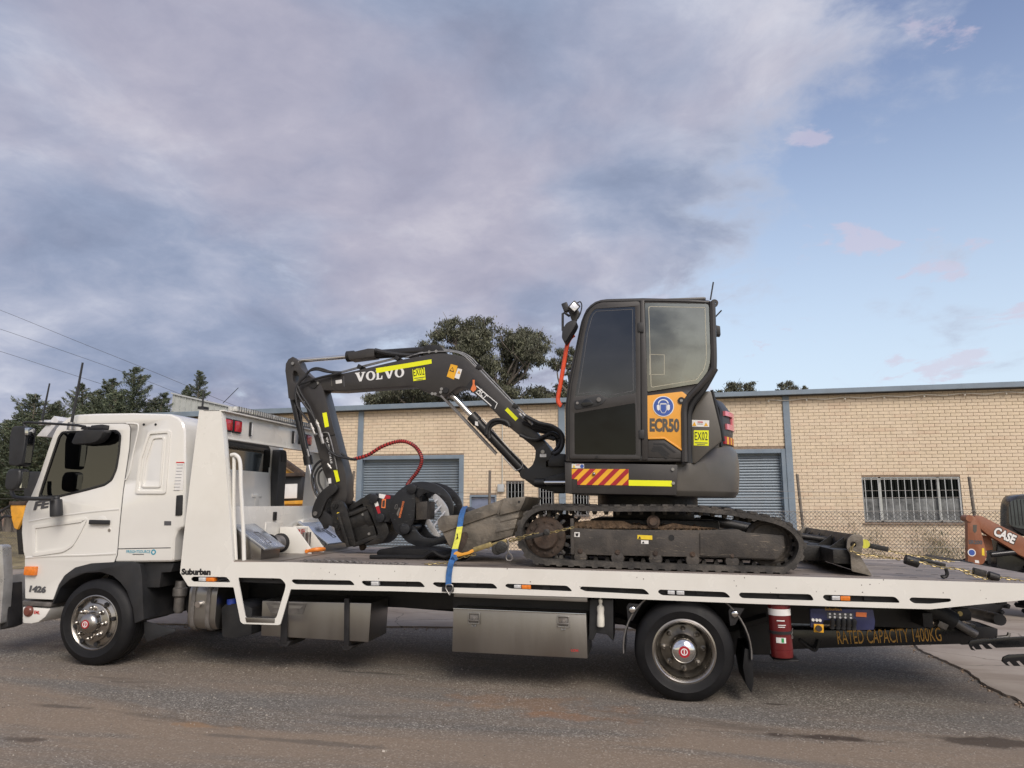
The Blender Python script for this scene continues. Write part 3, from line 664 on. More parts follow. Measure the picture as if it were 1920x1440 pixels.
def conifer(name, label, base, tops, spread, dens=1.0):
    t_ = thing(name, label, 'tree', base, WF, 'conifers behind the truck cab'); b = V(base); g = G(); P = []; D = []; Ls = []
    for (tx, tz, wd_, z0) in tops:
        tp = V((tx, b.y+random.uniform(-.5, .5), tz)); bt = V((tx*.7+b.x*.3 if abs(tx-b.x) > .3 else tx, b.y, b.z))
        g.tube([bt, bt.lerp(tp, .5), tp], [.16, .10, .012], 6); H = tz-z0; nb = int(46*H/2.4*dens)
        for i in range(nb):
            f = (i+random.random())/nb; z = z0+H*f; rr = wd_*(1-f)**.68*random.uniform(.5, 1.15)+.06; a = random.uniform(0, 6.283)
            o_ = bt.lerp(tp, max(0, (z-bt.z)/(tp.z-bt.z))); dr = V((math.cos(a), math.sin(a), random.uniform(.05, .75))); e = o_+dr*rr; e.z += .12*rr
            md = o_.lerp(e, .55)+V((0, 0, -.10*rr)); g.tube([o_, md, e], [.022, .013, .004], 4)
            k = int(150*dens*max(.25, rr)); tt = rnd.uniform(.12, 1.03, k); q = np.array([list(o_.lerp(md, s_/.55) if s_ < .55 else md.lerp(e, (s_-.55)/.45)) for s_ in tt])
            sw = (1.05-tt)[:, None]*.30*rr+.03; q = q+rnd.normal(size=(k, 3))*sw*np.array([.7, .7, .36]); q[:, 2] -= .04*rnd.random(k)
            d = np.array(dr)[None, :]+rnd.normal(size=(k, 3))*.55; P.append(q); D.append(d)
    P = np.concatenate(P); D = np.concatenate(D); n = len(P)
    part('trunk', g, 'bark', t_); leaves('crown', P, rnd.uniform(.08, .18, n), rnd.uniform(.016, .036, n), D, ['leaf_conifer', 'leaf_conifer_light'], t_, lightp=.42)
def tops(l, y): return l
conifer('conifer_tree', 'tall conifer with several pointed leaders behind the truck cab roof', ((-19.118,2.483)[0], 24, .2),
    [(*(-19.012,6.731), 1.7, 2.6), (*(-20.007,6.307), 1.6, 2.6), (*(-21.226,6.136), 1.6, 2.5), (*(-17.969,5.772), 1.2, 2.8), (*(-20.609,5.847), 1.5, 2.4), (*(-18.357,5.579), 1.3, 2.6), (*(-19.45,5.814), 1.5, 2.6)], 1, 1.35)
conifer('conifer_tree', 'shaggy spreading conifer at the left edge beside the truck mirrors', ((-19.581,1.516)[0], 20, .2),
    [(*(-19.278,5.076), 1.7, 1.7), (*(-20.167,4.467), 1.6, 1.6), (*(-21.136,4.101), 1.6, 1.4), (*(-18.412,4.826), 1.4, 1.8), (*(-19.567,4.506), 1.6, 1.5), (*(-20.553,3.568), 1.5, 1.2), (*(-18.867,4.49), 1.5, 1.5)], 1, 1.35)
conifer('conifer_tree', 'single leaning conifer tip above the pale shed', ((-25.743,5.968)[0], 37, .2), [(*(-25.047,9.143), .95, 5.2), (*(-26.182,8.396), .7, 5.0), (*(-25.464,7.969), .8, 5.0)], 1, 1.5)
# weeds along the workshop wall
s_ = thing('weeds', 'dry weeds growing at the foot of the workshop wall', 'weeds', (6, 21.5, 0), WF); P = []; D = []
for i in range(34):
    c = np.array([random.uniform(2, 9), random.uniform(20.8, 21.8), 0.1]); k = 130; h_ = random.uniform(.3, 1.0); tt = rnd.random(k)
    P.append(c+rnd.normal(size=(k, 3))*np.array([.10, .08, 0])+np.stack([tt*0, tt*0, tt*h_], 1)); D.append(np.array([0, 0, 1.])+rnd.normal(size=(k, 3))*.35)
leaves('foliage', np.concatenate(P), np.full(34*130, .12), np.full(34*130, .012), np.concatenate(D), ['grass_dry', 'leaf_conifer'], s_, 'stuff')
# ---- power lines
for lab, pts in (('topmost power line sagging across the left sky', [(-72.847,54,24.15),(-64.56,54,21.219),(-54.118,54,17.164),(-45.563,54,13.873),(-38.612,54,11.087),(-33.09,54,9.034)]), ('middle power line of the three crossing the left sky', [(-72.435,54,21.707),(-64.258,54,19.193),(-56.457,54,16.587),(-49.033,54,14.056),(-43.687,54,12.085),(-38.527,54,10.084)]), ('lowest power line of the three crossing the left sky', [(-71.999,54,19.125),(-63.911,54,16.858),(-56.812,54,14.661),(-51.24,54,12.951),(-45.279,54,11.087),(-41.807,54,9.924)])):
    solo("power_line", G().tube([(x, 6.35+y, z) for x, y, z in spline(pts, 5)], .019, 5), 'ink_grey', lab, 'cable', (pts[0][0], 6.35+pts[0][1], pts[0][2]), WF, 'power lines in the left sky')

# ================================================================ THE TRUCK (truck frame: y = 0 is the outer face of the tray side)
DK = 1.03                                    # deck height
Tk = thing('tilt_tray_truck', 'white tilt tray tow truck carrying the grey excavator', 'truck', (-2.5, 1.2, 0))
WX, CZ = -5.29, .40
# ---- cab
c0, c1 = .085, 2.10
cab_out = [(-4.447,1.322),(-4.52,1.295),(-4.546,1.214),(-4.536,0.991),(-5.182,0.969),(-5.443,0.952),(-5.624,0.901),(-5.729,0.82),(-5.784,0.732),(-5.815,0.643),(-5.832,0.587),(-6.157,0.585),(-6.189,0.76),(-6.221,0.989),(-6.248,1.046),(-6.293,1.231),(-6.306,1.363),(-6.284,1.52),(-6.238,1.6),(-6.188,1.742),(-6.127,1.944),(-6.058,2.234),(-6.023,2.306),(-5.973,2.361),(-5.909,2.41),(-5.8,2.443),(-5.563,2.451),(-5.132,2.452),(-4.714,2.437),(-4.621,2.403),(-4.563,2.349),(-4.53,2.264),(-4.485,1.779)]
winr = [(-6.123,1.591),(-6.075,1.796),(-6.013,2.042),(-5.967,2.218),(-5.929,2.267),(-5.388,2.275),(-5.29,2.279),(-5.235,2.23),(-5.232,2.041),(-5.244,1.881),(-5.286,1.769),(-5.365,1.716),(-5.59,1.66),(-5.892,1.593)]; win = rnd_poly(winr, .03)
body = part('cab_body', G().prism(cab_out, c0, c1), 'paint_cab', Tk, .055, 3)
# hollow out the cabin: cut the window opening right through
bmn = bmesh.new(); bmn.from_mesh(body.data)
cut = bpy.data.objects.new('cut', mesh('cut', G().prism(inset(win, .004), c0-.3, c1+.3), base=root_base(Tk))); C.objects.link(cut); cut.parent = Tk
md = body.modifiers.new('cut', 'BOOLEAN'); md.object = cut; md.solver = 'EXACT'; cut.data.materials.append(MATS['interior']); md.material_mode = 'TRANSFER'
bpy.context.view_layer.update(); dg = bpy.context.evaluated_depsgraph_get(); nm_ = bpy.data.meshes.new_from_object(body.evaluated_get(dg)); body.modifiers.clear(); body.data = nm_; bpy.data.objects.remove(cut); bmn.free()
# door: proud skin with a window opening
door = rnd_poly([(-6.198,1.59),(-6.167,1.687),(-6.105,1.932),(-6.043,2.179),(-6.001,2.288),(-5.956,2.338),(-5.223,2.342),(-5.167,2.331),(-5.145,2.293),(-5.135,2.095),(-5.147,1.88),(-5.159,1.669),(-5.16,1.46),(-5.16,1.252),(-5.155,1.047),(-5.176,0.975),(-5.425,0.958),(-5.606,0.912),(-5.717,0.832),(-5.772,0.743),(-5.798,0.66),(-5.815,0.598),(-6.134,0.597),(-6.192,0.97),(-6.197,1.233),(-6.206,1.472)], .012)
dr = part('door', G().prism(door, c0-.010, c0+.02, [win]), 'paint_cab', Tk, .004)
part('door_gap', G().prism([*inset(door, -.006)], c0-.002, c0+.01), 'ink_black', dr, smooth=False)
part('window_seal', frame(winr, .024, .03, c0-.014, c0, -.002), 'black_gloss', dr, .002)
part('window_glass', G().prism(win, c0-.004, c0-.001), 'glass_cab', dr, smooth=False)
part('far_window_glass', G().prism(win, c1+.001, c1+.004), 'glass_cab', Tk, smooth=False)
hx, hz = (-5.353,1.358)
part('door_handle', G().box(hx-.125, hx+.10, c0-.045, c0-.02, hz-.022, hz+.022).box(hx-.11, hx+.085, c0-.022, c0-.008, hz-.012, hz+.012), 'black_plastic', dr, .012)
part('handle_recess', G().cyl((hx-.005, c0-.012, hz), (hx-.005, c0-.006, hz), .062, n=24), 'paint_cab', dr, .004)
kx, kz = (-5.259,1.282); part('key_lock', G().cyl((kx, c0-.018, kz), (kx, c0, kz), .016, n=14), 'chrome', dr)
part('pressing', frame([(-6.153,1.318),(-5.793,1.367),(-5.611,1.391),(-5.533,1.402),(-5.524,1.371),(-5.581,1.244),(-5.651,1.118),(-5.752,1.058),(-6.103,1.003)], .04, .03, c0-.022, c0), 'paint_cab', dr, .008, 3)
part('swage_line', G().tube(spline([(x, c0-.006, z) for x, z in [(-6.195,1.35),(-5.859,1.408),(-5.497,1.455),(-5.175,1.486)]], 4), .010, 6), 'paint_cab', dr)
part('swage_line', G().tube(spline([(x, c0-.006, z) for x, z in [(-6.188,0.991),(-5.809,1.02),(-5.506,1.033),(-5.162,1.057)]], 4), .012, 6), 'paint_cab', dr)
# quarter panel pressings behind the door
pp = [(-4.935,2.261),(-4.686,2.275),(-4.676,1.642),(-5.019,1.639),(-5.008,1.988)]
for d_, th_, w_ in ((0, .014, .03), (.06, .012, .02)): part('quarter_pressing', frame(pp, w_, .03, c0-th_, c0+.01, d_), 'paint_cab', body, .006, 3)
part('roof_groove', G().tube(spline([(x, c0-.003, z) for x, z in [(-5.192,2.344),(-5.082,2.337),(-5.055,2.31),(-5.059,2.229),(-5.087,2.041),(-5.109,1.855),(-5.142,1.775)]], 4), .008, 6), 'paint_cab', body)
part('sill_gap', G().tube([(x, c0-.001, z) for x, z in [(-5.168,1.102),(-4.868,1.115),(-4.578,1.126)]], .004, 5), 'ink_black', body)
for u in ((270, 796), (291, 796)): pass
g = G()
for x, z in [(-4.997,2.331),(-4.864,2.33)]: bolt(g, x, c0, z, .012, .006, 12)
part('plug', g, 'ink_black', body)
part('breather_grille', G().prism(rnd_poly([(-4.558,1.628),(-4.494,1.634),(-4.482,1.438),(-4.551,1.433)], .01), c0-.012, c0+.02), 'black_plastic', body, .004)
st = decal('warning_label', [(-4.596,1.957),(-4.508,1.957),(-4.498,1.68),(-4.585,1.68)], c0-.001, 'sticker_white', body); decal('label_header', [(-4.596,1.957),(-4.508,1.957),(-4.507,1.946),(-4.595,1.946)], c0-.0035, 'ink_red', body)
for i in range(9): decal('label_print', [(-4.588,1.935),(-4.518,1.936),(-4.516,1.927),(-4.586,1.927)] if 0 else [(x-.0016*i, z-.031*i) for x, z in [(-4.586,1.93),(-4.519,1.931),(-4.519,1.924),(-4.586,1.924)]], c0-.0035, 'print_grey', body)
decal('small_plate', [(-4.673,1.379),(-4.597,1.38),(-4.593,1.34),(-4.668,1.338)], c0-.001, 'ink_grey', body)
text('company_lettering', 'FREIGHTSOURCE', (-5.056,1.064), (-4.793,1.071), .028, c0-.002, 'ink_teal', body, .01)
part('company_roundel', G().prism(circle(*(-4.759,1.081), .026), c0-.003, c0, [circle(*(-4.759,1.081), .015)]), 'ink_teal', body, smooth=False); decal('company_strapline', [(-4.985,1.057),(-4.862,1.06),(-4.861,1.054),(-4.984,1.05)], c0-.001, 'ink_grey', body)
text('model_badge', 'FE', (-6.16,1.462), (-5.988,1.491), .085, c0-.014, 'ink_grey', dr, .05, .35)
text('model_number', '1426', (-6.098,0.662), (-5.907,0.657), .066, c0-.014, 'ink_grey', dr, .06, .1)
lx, lz = (-6.091,0.868); part('side_indicator', G().box(lx-.065, lx+.065, c0-.05, c0, lz-.045, lz+.045), 'lens_amber', dr, .014)
# interior
g = G(); a = (-6.075,1.612)
part('interior_tub', G().prism(inset(win, -.04), .35, 1.9), 'interior', Tk, smooth=False) if 0 else None
for yy in (.55, 1.35):
    s_ = part('seat', G().obox((-4.72, yy, 1.95), (.16, .5, .72), (0, .18, 0)).obox((-4.95, yy, 1.52), (.5, .5, .14)), 'interior', Tk, .05)
part('dashboard', G().box(-6.0, -5.55, .25, 1.95, 1.35, 1.68), 'interior', Tk, .05)
part('steering_wheel', G().lathe([(.23, -.015), (.245, 0), (.23, .015), (.215, 0)], (-5.42, .55, 1.72), (.8, 0, .6), 28, True).cyl((-5.42, .55, 1.72), (-5.62, .55, 1.55), .03), 'interior', Tk)
part('dash_tablet', G().obox((-5.48, 1.25, 1.92), (.03, .34, .20), (0, 0, .5)), 'card_yellow', Tk, .01)
# roof edge at the rear and the rear wall window
rx = (-4.51,2.041)[0]
wy0, wy1 = .62, 1.70
rw = part('rear_window', G().prismx(rnd_poly([(wy0, 1.74), (wy1, 1.72), (wy1, 2.20), (wy0, 2.22)], .07), rx-.01, rx+.012), 'glass_rear', Tk, smooth=False)
part('window_seal', G().prismx(rnd_poly([(wy0-.03, 1.70), (wy1+.03, 1.68), (wy1+.03, 2.24), (wy0-.03, 2.26)], .09), rx-.01, rx+.006), 'black_gloss', rw)
part('rear_pressing', G().prismx(rnd_poly([(.3, 1.64), (1.92, 1.62), (1.94, 2.34), (.3, 2.36)], .12), rx-.02, rx+.004), 'paint_cab', Tk, .015, 3)
part('rear_step_pressing', G().prismx([(1.38, 1.35), (1.46, 1.35), (1.46, 1.62), (1.52, 1.62), (1.52, 1.66), (1.32, 1.66), (1.32, 1.62), (1.38, 1.62)], rx, rx+.05), 'paint_cab', Tk, .01)
ai = part('air_intake', G().prismx(rnd_poly([(1.74, 1.40), (1.93, 1.40), (1.93, 2.12), (1.90, 2.20), (1.74, 2.20)], .03), rx+.02, rx+.12), 'black_plastic', Tk, .02)
part('intake_louvre', G().prismx(rect(1.79, 1.89, 2.05, 2.15), rx+.115, rx+.125), 'ink_black', ai)
# roof-side visor, sun shade over the door, mirrors, aerials
vb = [(-5.687,2.143),(-5.65,2.24),(-5.574,2.267),(-5.342,2.271),(-5.332,2.244),(-5.362,2.185),(-5.406,2.147),(-5.465,2.132),(-5.666,2.122)]
part('window_visor', G().prism(vb, -.06, .06), 'black_plastic', Tk, .012)
part('visor_mount', G().prism([(-5.531,2.277),(-5.505,2.315),(-5.382,2.325),(-5.384,2.277)], -.03, .09).prism([(-5.655,2.278),(-5.64,2.305),(-5.56,2.309),(-5.562,2.271)], -.0, .09), 'black_plastic', Tk, .008)
ma = part('mirror_arm', G().tube(spline([(-5.747,-0.15,1.583),(-5.977,-0.15,1.58),(-6.151,-0.15,1.588),(-6.203,-0.15,1.615),(-6.223,-0.15,1.666),(-6.231,-0.15,1.761)], 4), .020, 8), 'black_plastic', Tk); part('mirror_arm', G().tube(spline([(-6.069,-0.15,2.239),(-6.181,-0.15,2.331),(-5.988,-0.15,2.329),(-5.772,-0.15,2.317),(-5.588,-0.15,2.305),(-5.465,-0.15,2.289)], 4), .013, 7), 'black_plastic', Tk)
part('mirror_pivot', G().cyl((-5.768,-0.05,1.411), (-5.796,-0.05,1.573), .058, .055, 14).cyl((-5.789,-0.05,1.568), (-5.794,-0.05,1.604), .03), 'black_plastic', ma, .01)
def mirror(out, glass, y0, y1):
    mm = part('mirror', G().prism(rnd_poly(out, .05, 4), y0, y1), 'black_plastic', Tk, .05, 3)
    part('mirror_glass', G().prismx([(y0+.03, z) for z in (glass[0],)]+[(y1-.03, glass[0]), (y1-.03, glass[1]), (y0+.03, glass[1])], glass[2]-.012, glass[2]+.006), 'stainless_mirror', mm)
mo = [(-6.124,1.925),(-6.149,2.177),(-6.136,2.262),(-6.102,2.283),(-5.991,2.276),(-5.964,2.261),(-5.964,2.045),(-5.981,1.904),(-6.015,1.889),(-6.114,1.899)]
xr = (-5.98,2.071)[0]; mirror(mo, ((-5.96,1.926)[1], (-5.982,2.218)[1], xr+.012), -.33, -.20)
mo = [(-6.141,1.706),(-6.144,1.81),(-6.115,1.863),(-6.018,1.868),(-5.98,1.852),(-5.97,1.785),(-5.985,1.718),(-6.014,1.666),(-6.048,1.651),(-6.123,1.666)]
mirror(mo, ((-5.986,1.682)[1], (-5.989,1.837)[1], (-5.989,1.785)[0]+.015), -.33, -.20)
part('mirror_cap_bright', G().prism([(-5.978,2.262),(-5.936,2.263),(-5.931,2.189),(-5.968,2.19)], -.335, -.26), 'stainless_mirror', Tk, .004)
part('front_visor', G().prism([(-6.429,2.239),(-6.32,2.359),(-6.24,2.456),(-6.174,2.404),(-6.213,2.347),(-6.302,2.233)], .28, 1.9), 'ramp_white', Tk, .004)
g = G()
for a_, b_, r_ in (((-5.764,0,2.306), (-5.709,0,2.968), .010), ((-6.595,0.5,2.412), (-6.551,0.5,2.849), .008), ): g.cyl(a_, b_, r_*1.5, r_, 8)
ae = part('aerial', g, 'black_plastic', Tk); part('aerial_base', G().cyl((-5.766,0,2.274), (-5.764,0,2.35), .035, .03, 12).cyl((-6.598,0.5,2.382), (-6.598,0.5,2.43), .028), 'zinc', ae)
part('aerial', G().cyl((-4.473,0.25,2.498), (-4.473,0.25,2.691), .010, .008, 8).box(*[v for p in (((-4.492,2.509)[0], (-4.432,2.508)[0]), (.2, .3), ((-4.467,2.498)[1], (-4.47,2.526)[1])) for v in p]), 'black_plastic', Tk)
part('aerial', G().cyl((-4.854,1.2,2.699), (-4.671,1.2,2.878), .004, n=5), 'ink_black', Tk)
part('marker_lamp', G().prism([(-6.339,2.411),(-6.26,2.41),(-6.26,2.358),(-6.333,2.359)], .26, .36), 'lens_clear', Tk, .006)
# bull bar ahead of the grille and bumper corner
part('bull_bar', G().prism(rnd_poly([(-6.606,1.095),(-6.557,1.112),(-6.48,1.114),(-6.451,1.094),(-6.433,1.008),(-6.387,0.784),(-6.362,0.345),(-6.52,0.339),(-6.586,0.79),(-6.576,0.897)], .03), .05, .16).prism([(-6.771,0.731),(-6.561,0.79),(-6.496,0.35),(-6.712,0.341)], .16, 2.2).prism(rnd_poly([(-6.606,1.095),(-6.557,1.112),(-6.48,1.114),(-6.451,1.094),(-6.433,1.008),(-6.387,0.784),(-6.362,0.345),(-6.52,0.339),(-6.586,0.79),(-6.576,0.897)], .03), 2.1, 2.2), 'alloy', Tk, .015)
part('bull_bar_bracket', G().prism([(-6.522,0.718),(-6.407,0.732),(-6.341,0.309),(-6.432,0.274),(-6.474,0.515)], .12, .30), 'chassis_black', Tk, .01)
part('bumper', G().prism([(-6.173,0.518),(-5.847,0.51),(-5.897,0.426),(-5.968,0.373),(-6.046,0.354),(-6.15,0.355)], .09, 2.1), 'paint_cab', Tk, .02)
part('bumper_step', G().prism([(-6.17,0.575),(-5.831,0.567),(-5.838,0.526),(-6.164,0.529)], .08, 2.1), 'steel_dull', Tk, .006)
part('fog_lamp', G().lathe([(.0, .03), (.034, .028), (.042, .016), (.052, .012), (.055, 0)], (*[(-6.09,0.475)[0], .09], (-6.09,0.475)[1]), (0, -1, 0), 20), 'lamp_dull', Tk)
text('bumper_badge', 'EML', (-6.028,0.452), (-5.96,0.45), .032, .088, 'ink_red', Tk, .03)
# front wheel arch and flap
arch = [(-5.821,0.558),(-5.796,0.65),(-5.765,0.739),(-5.71,0.828),(-5.605,0.908),(-5.425,0.959),(-5.165,0.978),(-4.982,0.983),(-4.887,0.962),(-4.852,0.853),(-4.83,0.698),(-4.791,0.448),(-4.885,0.409),(-4.924,0.556),(-5.005,0.708),(-5.078,0.781),(-5.173,0.844),(-5.314,0.877),(-5.485,0.862),(-5.64,0.801),(-5.744,0.714),(-5.785,0.611),(-5.808,0.553)]
part('wheel_arch', G().prism(arch, .072, .55), 'black_plastic', Tk, .012)
part('inner_guard', G().prism([(-5.97,0.692),(-5.679,0.871),(-5.342,0.89),(-5.11,0.72),(-5.004,0.415),(-5.028,0.414),(-5.137,0.692),(-5.356,0.848),(-5.673,0.828),(-5.941,0.672)], .3, .6), 'chassis_black', Tk)
part('cab_step', G().prism([(-5.02,0.971),(-4.565,0.977),(-4.591,0.891),(-4.695,0.883),(-4.703,0.742),(-4.866,0.737),(-4.925,0.958)], .14, .6), 'black_plastic', Tk, .02)
part('mud_flap', G().prism([(-4.849,0.423),(-4.503,0.358),(-4.495,0.339),(-4.788,0.228),(-4.822,0.27)], .15, .165), 'black_plastic', Tk, .004); part('mud_flap', G().prism([(-4.726,0.748),(-4.475,0.776),(-4.444,0.459),(-4.566,0.424),(-4.608,0.502)], .45, .47), 'black_plastic', Tk, .004)
f_ = part('fuel_filter', G().lathe([(.0, .16), (.05, .16), (.055, .10), (.07, .09), (.07, .02), (.05, 0), (.05, -.12), (.035, -.15), (0, -.15)], (-4.618,0.35,0.627), (0, 0, 1), 18), 'steel_dull', Tk)
# ---- wheels
def wheel(x, z, yf, R_, front=True, dual=False, turn=0):
    c = (x, yf, z); rr = .257; sg = 1
    if front:
        prof = [(.246, -.02), (rr, .0), (rr+.004, .012), (rr-.008, .016), (rr-.02, .008), (rr-.035, -.02), (rr-.075, -.004), (.178, .028), (.170, .033), (.112, .034), (.104, .038), (.100, .085), (.088, .105), (.06, .122), (.0, .126)]
    else:
        prof = [(.246, -.03), (rr, .0), (rr+.006, .014), (rr-.010, .018), (rr-.028, .004), (rr-.040, -.05), (rr-.052, -.13), (rr-.07, -.155), (.135, -.15), (.115, -.14), (.112, -.06), (.108, -.02), (.09, .015), (.05, .033), (.0, .037)]
    gw = G().m(0).lathe(prof[:6], c, n=56)
    if front: gw.lathe(prof[5:], c, n=56)
    else: gw.m(1).lathe(prof[5:10], c, n=56); gw.m(2).lathe(prof[9:], c, n=56)
    wb = part('wheel', gw, ['rim', 'rim_dark', 'chrome'], Tk, ang=50)
    W2 = .245; oy = .0
    tp = [(.251, -.01), (.258, .014), (.285, .026), (.315, .030), (.322, .0335), (.330, .030), (R_-.06, .024), (R_-.025, .008), (R_-.010, -.010), (R_-.002, -.028), (R_, -.06), (R_-.010, -.062), (R_-.010, -.07), (R_, -.072), (R_, -.115), (R_-.010, -.117), (R_-.010, -.127), (R_, -.129), (R_, -.172), (R_-.01, -.174), (R_-.01, -.182), (R_, -.184), (R_-.003, -.215), (R_-.025, -.235), (R_-.06, -.25), (.29, -.245), (.251, -.22)]
    g = G().lathe(tp, c, n=72)
    ctc = z-R_+.020                          # flatten the contact patch
    g.v = [(p[0]+(p[0]-x)*max(0, ctc-p[2])*.6, p[1], max(p[2], z-R_+.010) if p[2] < ctc else p[2]) for p in g.v]
    part('tyre', g, 'rubber', wb, ang=28)
    g = G(); k = 8; rad = .142 if front else .165
    for i in range(k):
        a = 2*math.pi*(i+.5)/k+.39; px, pz = x+rad*math.cos(a), z+rad*math.sin(a); dpt = yf-.030 if front else yf+.15
        nt = G().lathe([(.024, -.004), (.024, .018), (.020, .022), (.017, .050), (.008, .060), (0, .061)] if front else [(.026, -.004), (.026, .012), (.018, .014), (.018, .034), (.010, .040), (.009, .058), (0, .058)], (px, dpt, pz), n=12)
        part('wheel_nut', nt, 'rim' if front else 'rim_dark', wb)
    if front:
        for i in range(8):
            a = 2*math.pi*i/8+.2; px, pz = x+.207*math.cos(a), z+.207*math.sin(a)
            part('vent_hole', G().cyl((px, yf+.0, pz), (px-.004*math.cos(a), yf-.016, pz-.004*math.sin(a)), .021, n=16), 'ink_black', wb)
    ey = yf-.127 if front else yf-.038
    part('hub_emblem', G().cyl((x, ey+.004, z), (x, ey-.002, z), .040 if front else .046, n=28), 'sticker_red', wb)
    part('emblem_mark', G().prism(circle(x, z, .028, 20), ey-.004, ey-.001, [circle(x, z, .021, 20)]).prism([(x-.004, z-.018), (x+.004, z-.018), (x+.004, z+.018), (x-.004, z+.018)], ey-.004, ey-.001), 'ink_white', wb, smooth=False)
    if dual:
        g = G().lathe(tp, (x, yf+.29, z), n=56); part('tyre', g, 'rubber', wb, ang=28)
    return wb
wheel((-5.307,0.403)[0], .405, .06, .405, True); wheel((0.259,0.378)[0], .398, .07, .408, False, True)
RX = (0.259,0.378)[0]
for x, y in ((WX, 2.30), (RX, 2.30)):       # far side wheels, seen from behind
    g = G().lathe([(.12, .02), (.26, .03), (.30, .0), (.38, -.01), (.405, -.04), (.405, -.21), (.38, -.24), (.28, -.23), (.12, -.1)], (x, y, .405), (0, 1, 0), 40); part('wheel', g, 'rubber', Tk)
part('axle', G().cyl((RX, .4, .40), (RX, 2.1, .40), .09, n=16).ball((RX, 1.2, .40), .24, 16, (1, .8, 1)), 'chassis_black', Tk); part('axle', G().cyl((WX, .3, .38), (WX, 2.1, .38), .06, n=12), 'chassis_black', Tk)
# ---- chassis
part('chassis_rail', G().box(-6.0, 2.35, .78, .85, .55, .80), 'chassis_black', Tk, .006); part('chassis_rail', G().box(-6.0, 2.35, 1.55, 1.62, .55, .80), 'chassis_black', Tk, .006)
part('propshaft', G().cyl((-4.6, 1.2, .62), (RX, 1.2, .45), .06, n=12), 'chassis_black', Tk); part('engine', G().box(-6.0, -4.5, .75, 1.65, .45, 1.05), 'chassis_black', Tk, .05)
for yy in (.62, 1.70): part('leaf_spring', G().tube(spline([(RX-.75, yy, .62), (RX-.3, yy, .48), (RX, yy, .45), (RX+.3, yy, .48), (RX+.75, yy, .62)], 5), .045, 6), 'chassis_black', Tk)
part('gearbox', G().box(-4.4, -3.3, .95, 1.45, .42, .78), 'chassis_black', Tk, .06)
for x_ in (-4.3, -3.2, -2.2, -1.2, 0, 1.0, 1.9): part('cross_member', G().box(x_, x_+.09, .85, 1.55, .62, .76), 'chassis_black', Tk)
# ---- tray: side plates with cut-outs, deck, cross bearers
H = [rnd_poly(h, .02, 2) for h in (
 [(-4.281,0.842),(-4.262,0.872),(-3.908,0.879),(-3.86,0.831),(-4.254,0.826)], [(-3.787,0.877),(-3.358,0.882),(-3.305,0.833),(-3.311,0.787),(-3.38,0.526),(-3.689,0.52),(-3.787,0.857)],
 [(-3.255,0.859),(-3.24,0.878),(-2.672,0.885),(-2.629,0.844),(-3.215,0.834)], [(-2.572,0.87),(-2.56,0.886),(-2.013,0.894),(-1.967,0.848),(-2.532,0.841)], [(-1.905,0.877),(-1.89,0.894),(-1.354,0.899),(-1.31,0.856),(-1.859,0.852)],
 [(-1.252,0.88),(-1.235,0.901),(-0.705,0.901),(-0.658,0.855),(-1.21,0.861)], [(-0.6,0.879),(-0.586,0.899),(-0.057,0.895),(-0.009,0.85),(-0.554,0.86)], [(0.053,0.874),(0.068,0.895),(0.599,0.892),(0.645,0.848),(0.083,0.849)],
 [(0.705,0.873),(0.718,0.892),(1.264,0.897),(1.29,0.848),(0.729,0.848)], [(1.353,0.877),(1.369,0.897),(1.898,0.899),(1.934,0.853),(1.383,0.848)], [(1.996,0.88),(2.011,0.898),(2.293,0.899),(2.303,0.887),(2.29,0.874),(2.151,0.854),(2.027,0.853)])]
side = [(-4.336,2.459),(-4.125,2.457),(-4.096,2.44),(-4.041,2.138),(-3.954,1.628),(-3.853,1.016)]+[(-3.3, DK), (-2, DK+.002), (0, DK+.003), (1.5, DK+.002), (2.825, DK), (3.30, DK)]+[(3.275,0.989),(2.813,0.906),(2.147,0.813),(1.739,0.809),(0.848,0.806),(-0.271,0.811),(-2.254,0.804),(-3.255,0.789),(-3.336,0.474),(-3.365,0.468),(-3.706,0.464),(-3.734,0.481),(-3.829,0.788),(-4.298,0.782),(-4.396,0.902),(-4.39,1.22),(-4.367,1.829)]
tr = part('tray_side', G().prism(rnd_poly(side, .006, 1), 0, .012, H), 'paint_white', Tk, .0025, 1)
part('step_tread', G().prism([(-3.689,0.523),(-3.391,0.527),(-3.392,0.485),(-3.674,0.479)], -.004, .10), 'stainless', tr, .003)
far_side = rnd_poly(side, .006, 1); part('tray_side', G().prism(far_side, 2.388, 2.40), 'paint_white', Tk)
hb_ret = [(-4.131,2.457),(-4.096,2.44),(-4.041,2.138),(-3.954,1.628),(-3.853,1.016),(-3.902,1.014),(-4.004,1.627),(-4.092,2.138)]
part('headboard_flange', G().prism(hb_ret, .012, .075), 'paint_white', Tk, .004); part('headboard_flange', G().prism(hb_ret, 2.32, 2.388), 'paint_white', Tk, .004)
hx0 = (-4.111,2.425)[0]
bm_ = part('headboard_beam', G().box(hx0-.16, hx0, .012, 2.388, 2.20, 2.445), 'paint_white', Tk, .008)
part('beam_lip', G().box(hx0-.18, hx0+.05, .0, 2.40, 2.446, 2.458).box(hx0-.02, hx0+.02, .013, 2.387, 2.185, 2.20), 'paint_white', bm_, .003)
def lampbox(y, z, w_, h_, m_, nm, dark=True):
    b = part(nm, G().box(hx0-.01, hx0+.022, y-w_/2, y+w_/2, z-h_/2, z+h_/2), 'black_plastic' if dark else m_, bm_, .012)
    if dark: part('lens', G().box(hx0+.02, hx0+.034, y-w_/2+.014, y+w_/2-.014, z-h_/2+.014, z+h_/2-.014), m_, Tk if 0 else bm_, .012)
for y in (.13, .30, 1.72, 1.88): lampbox(y, 2.325, .145, .135, 'lens_red', 'brake_lamp')
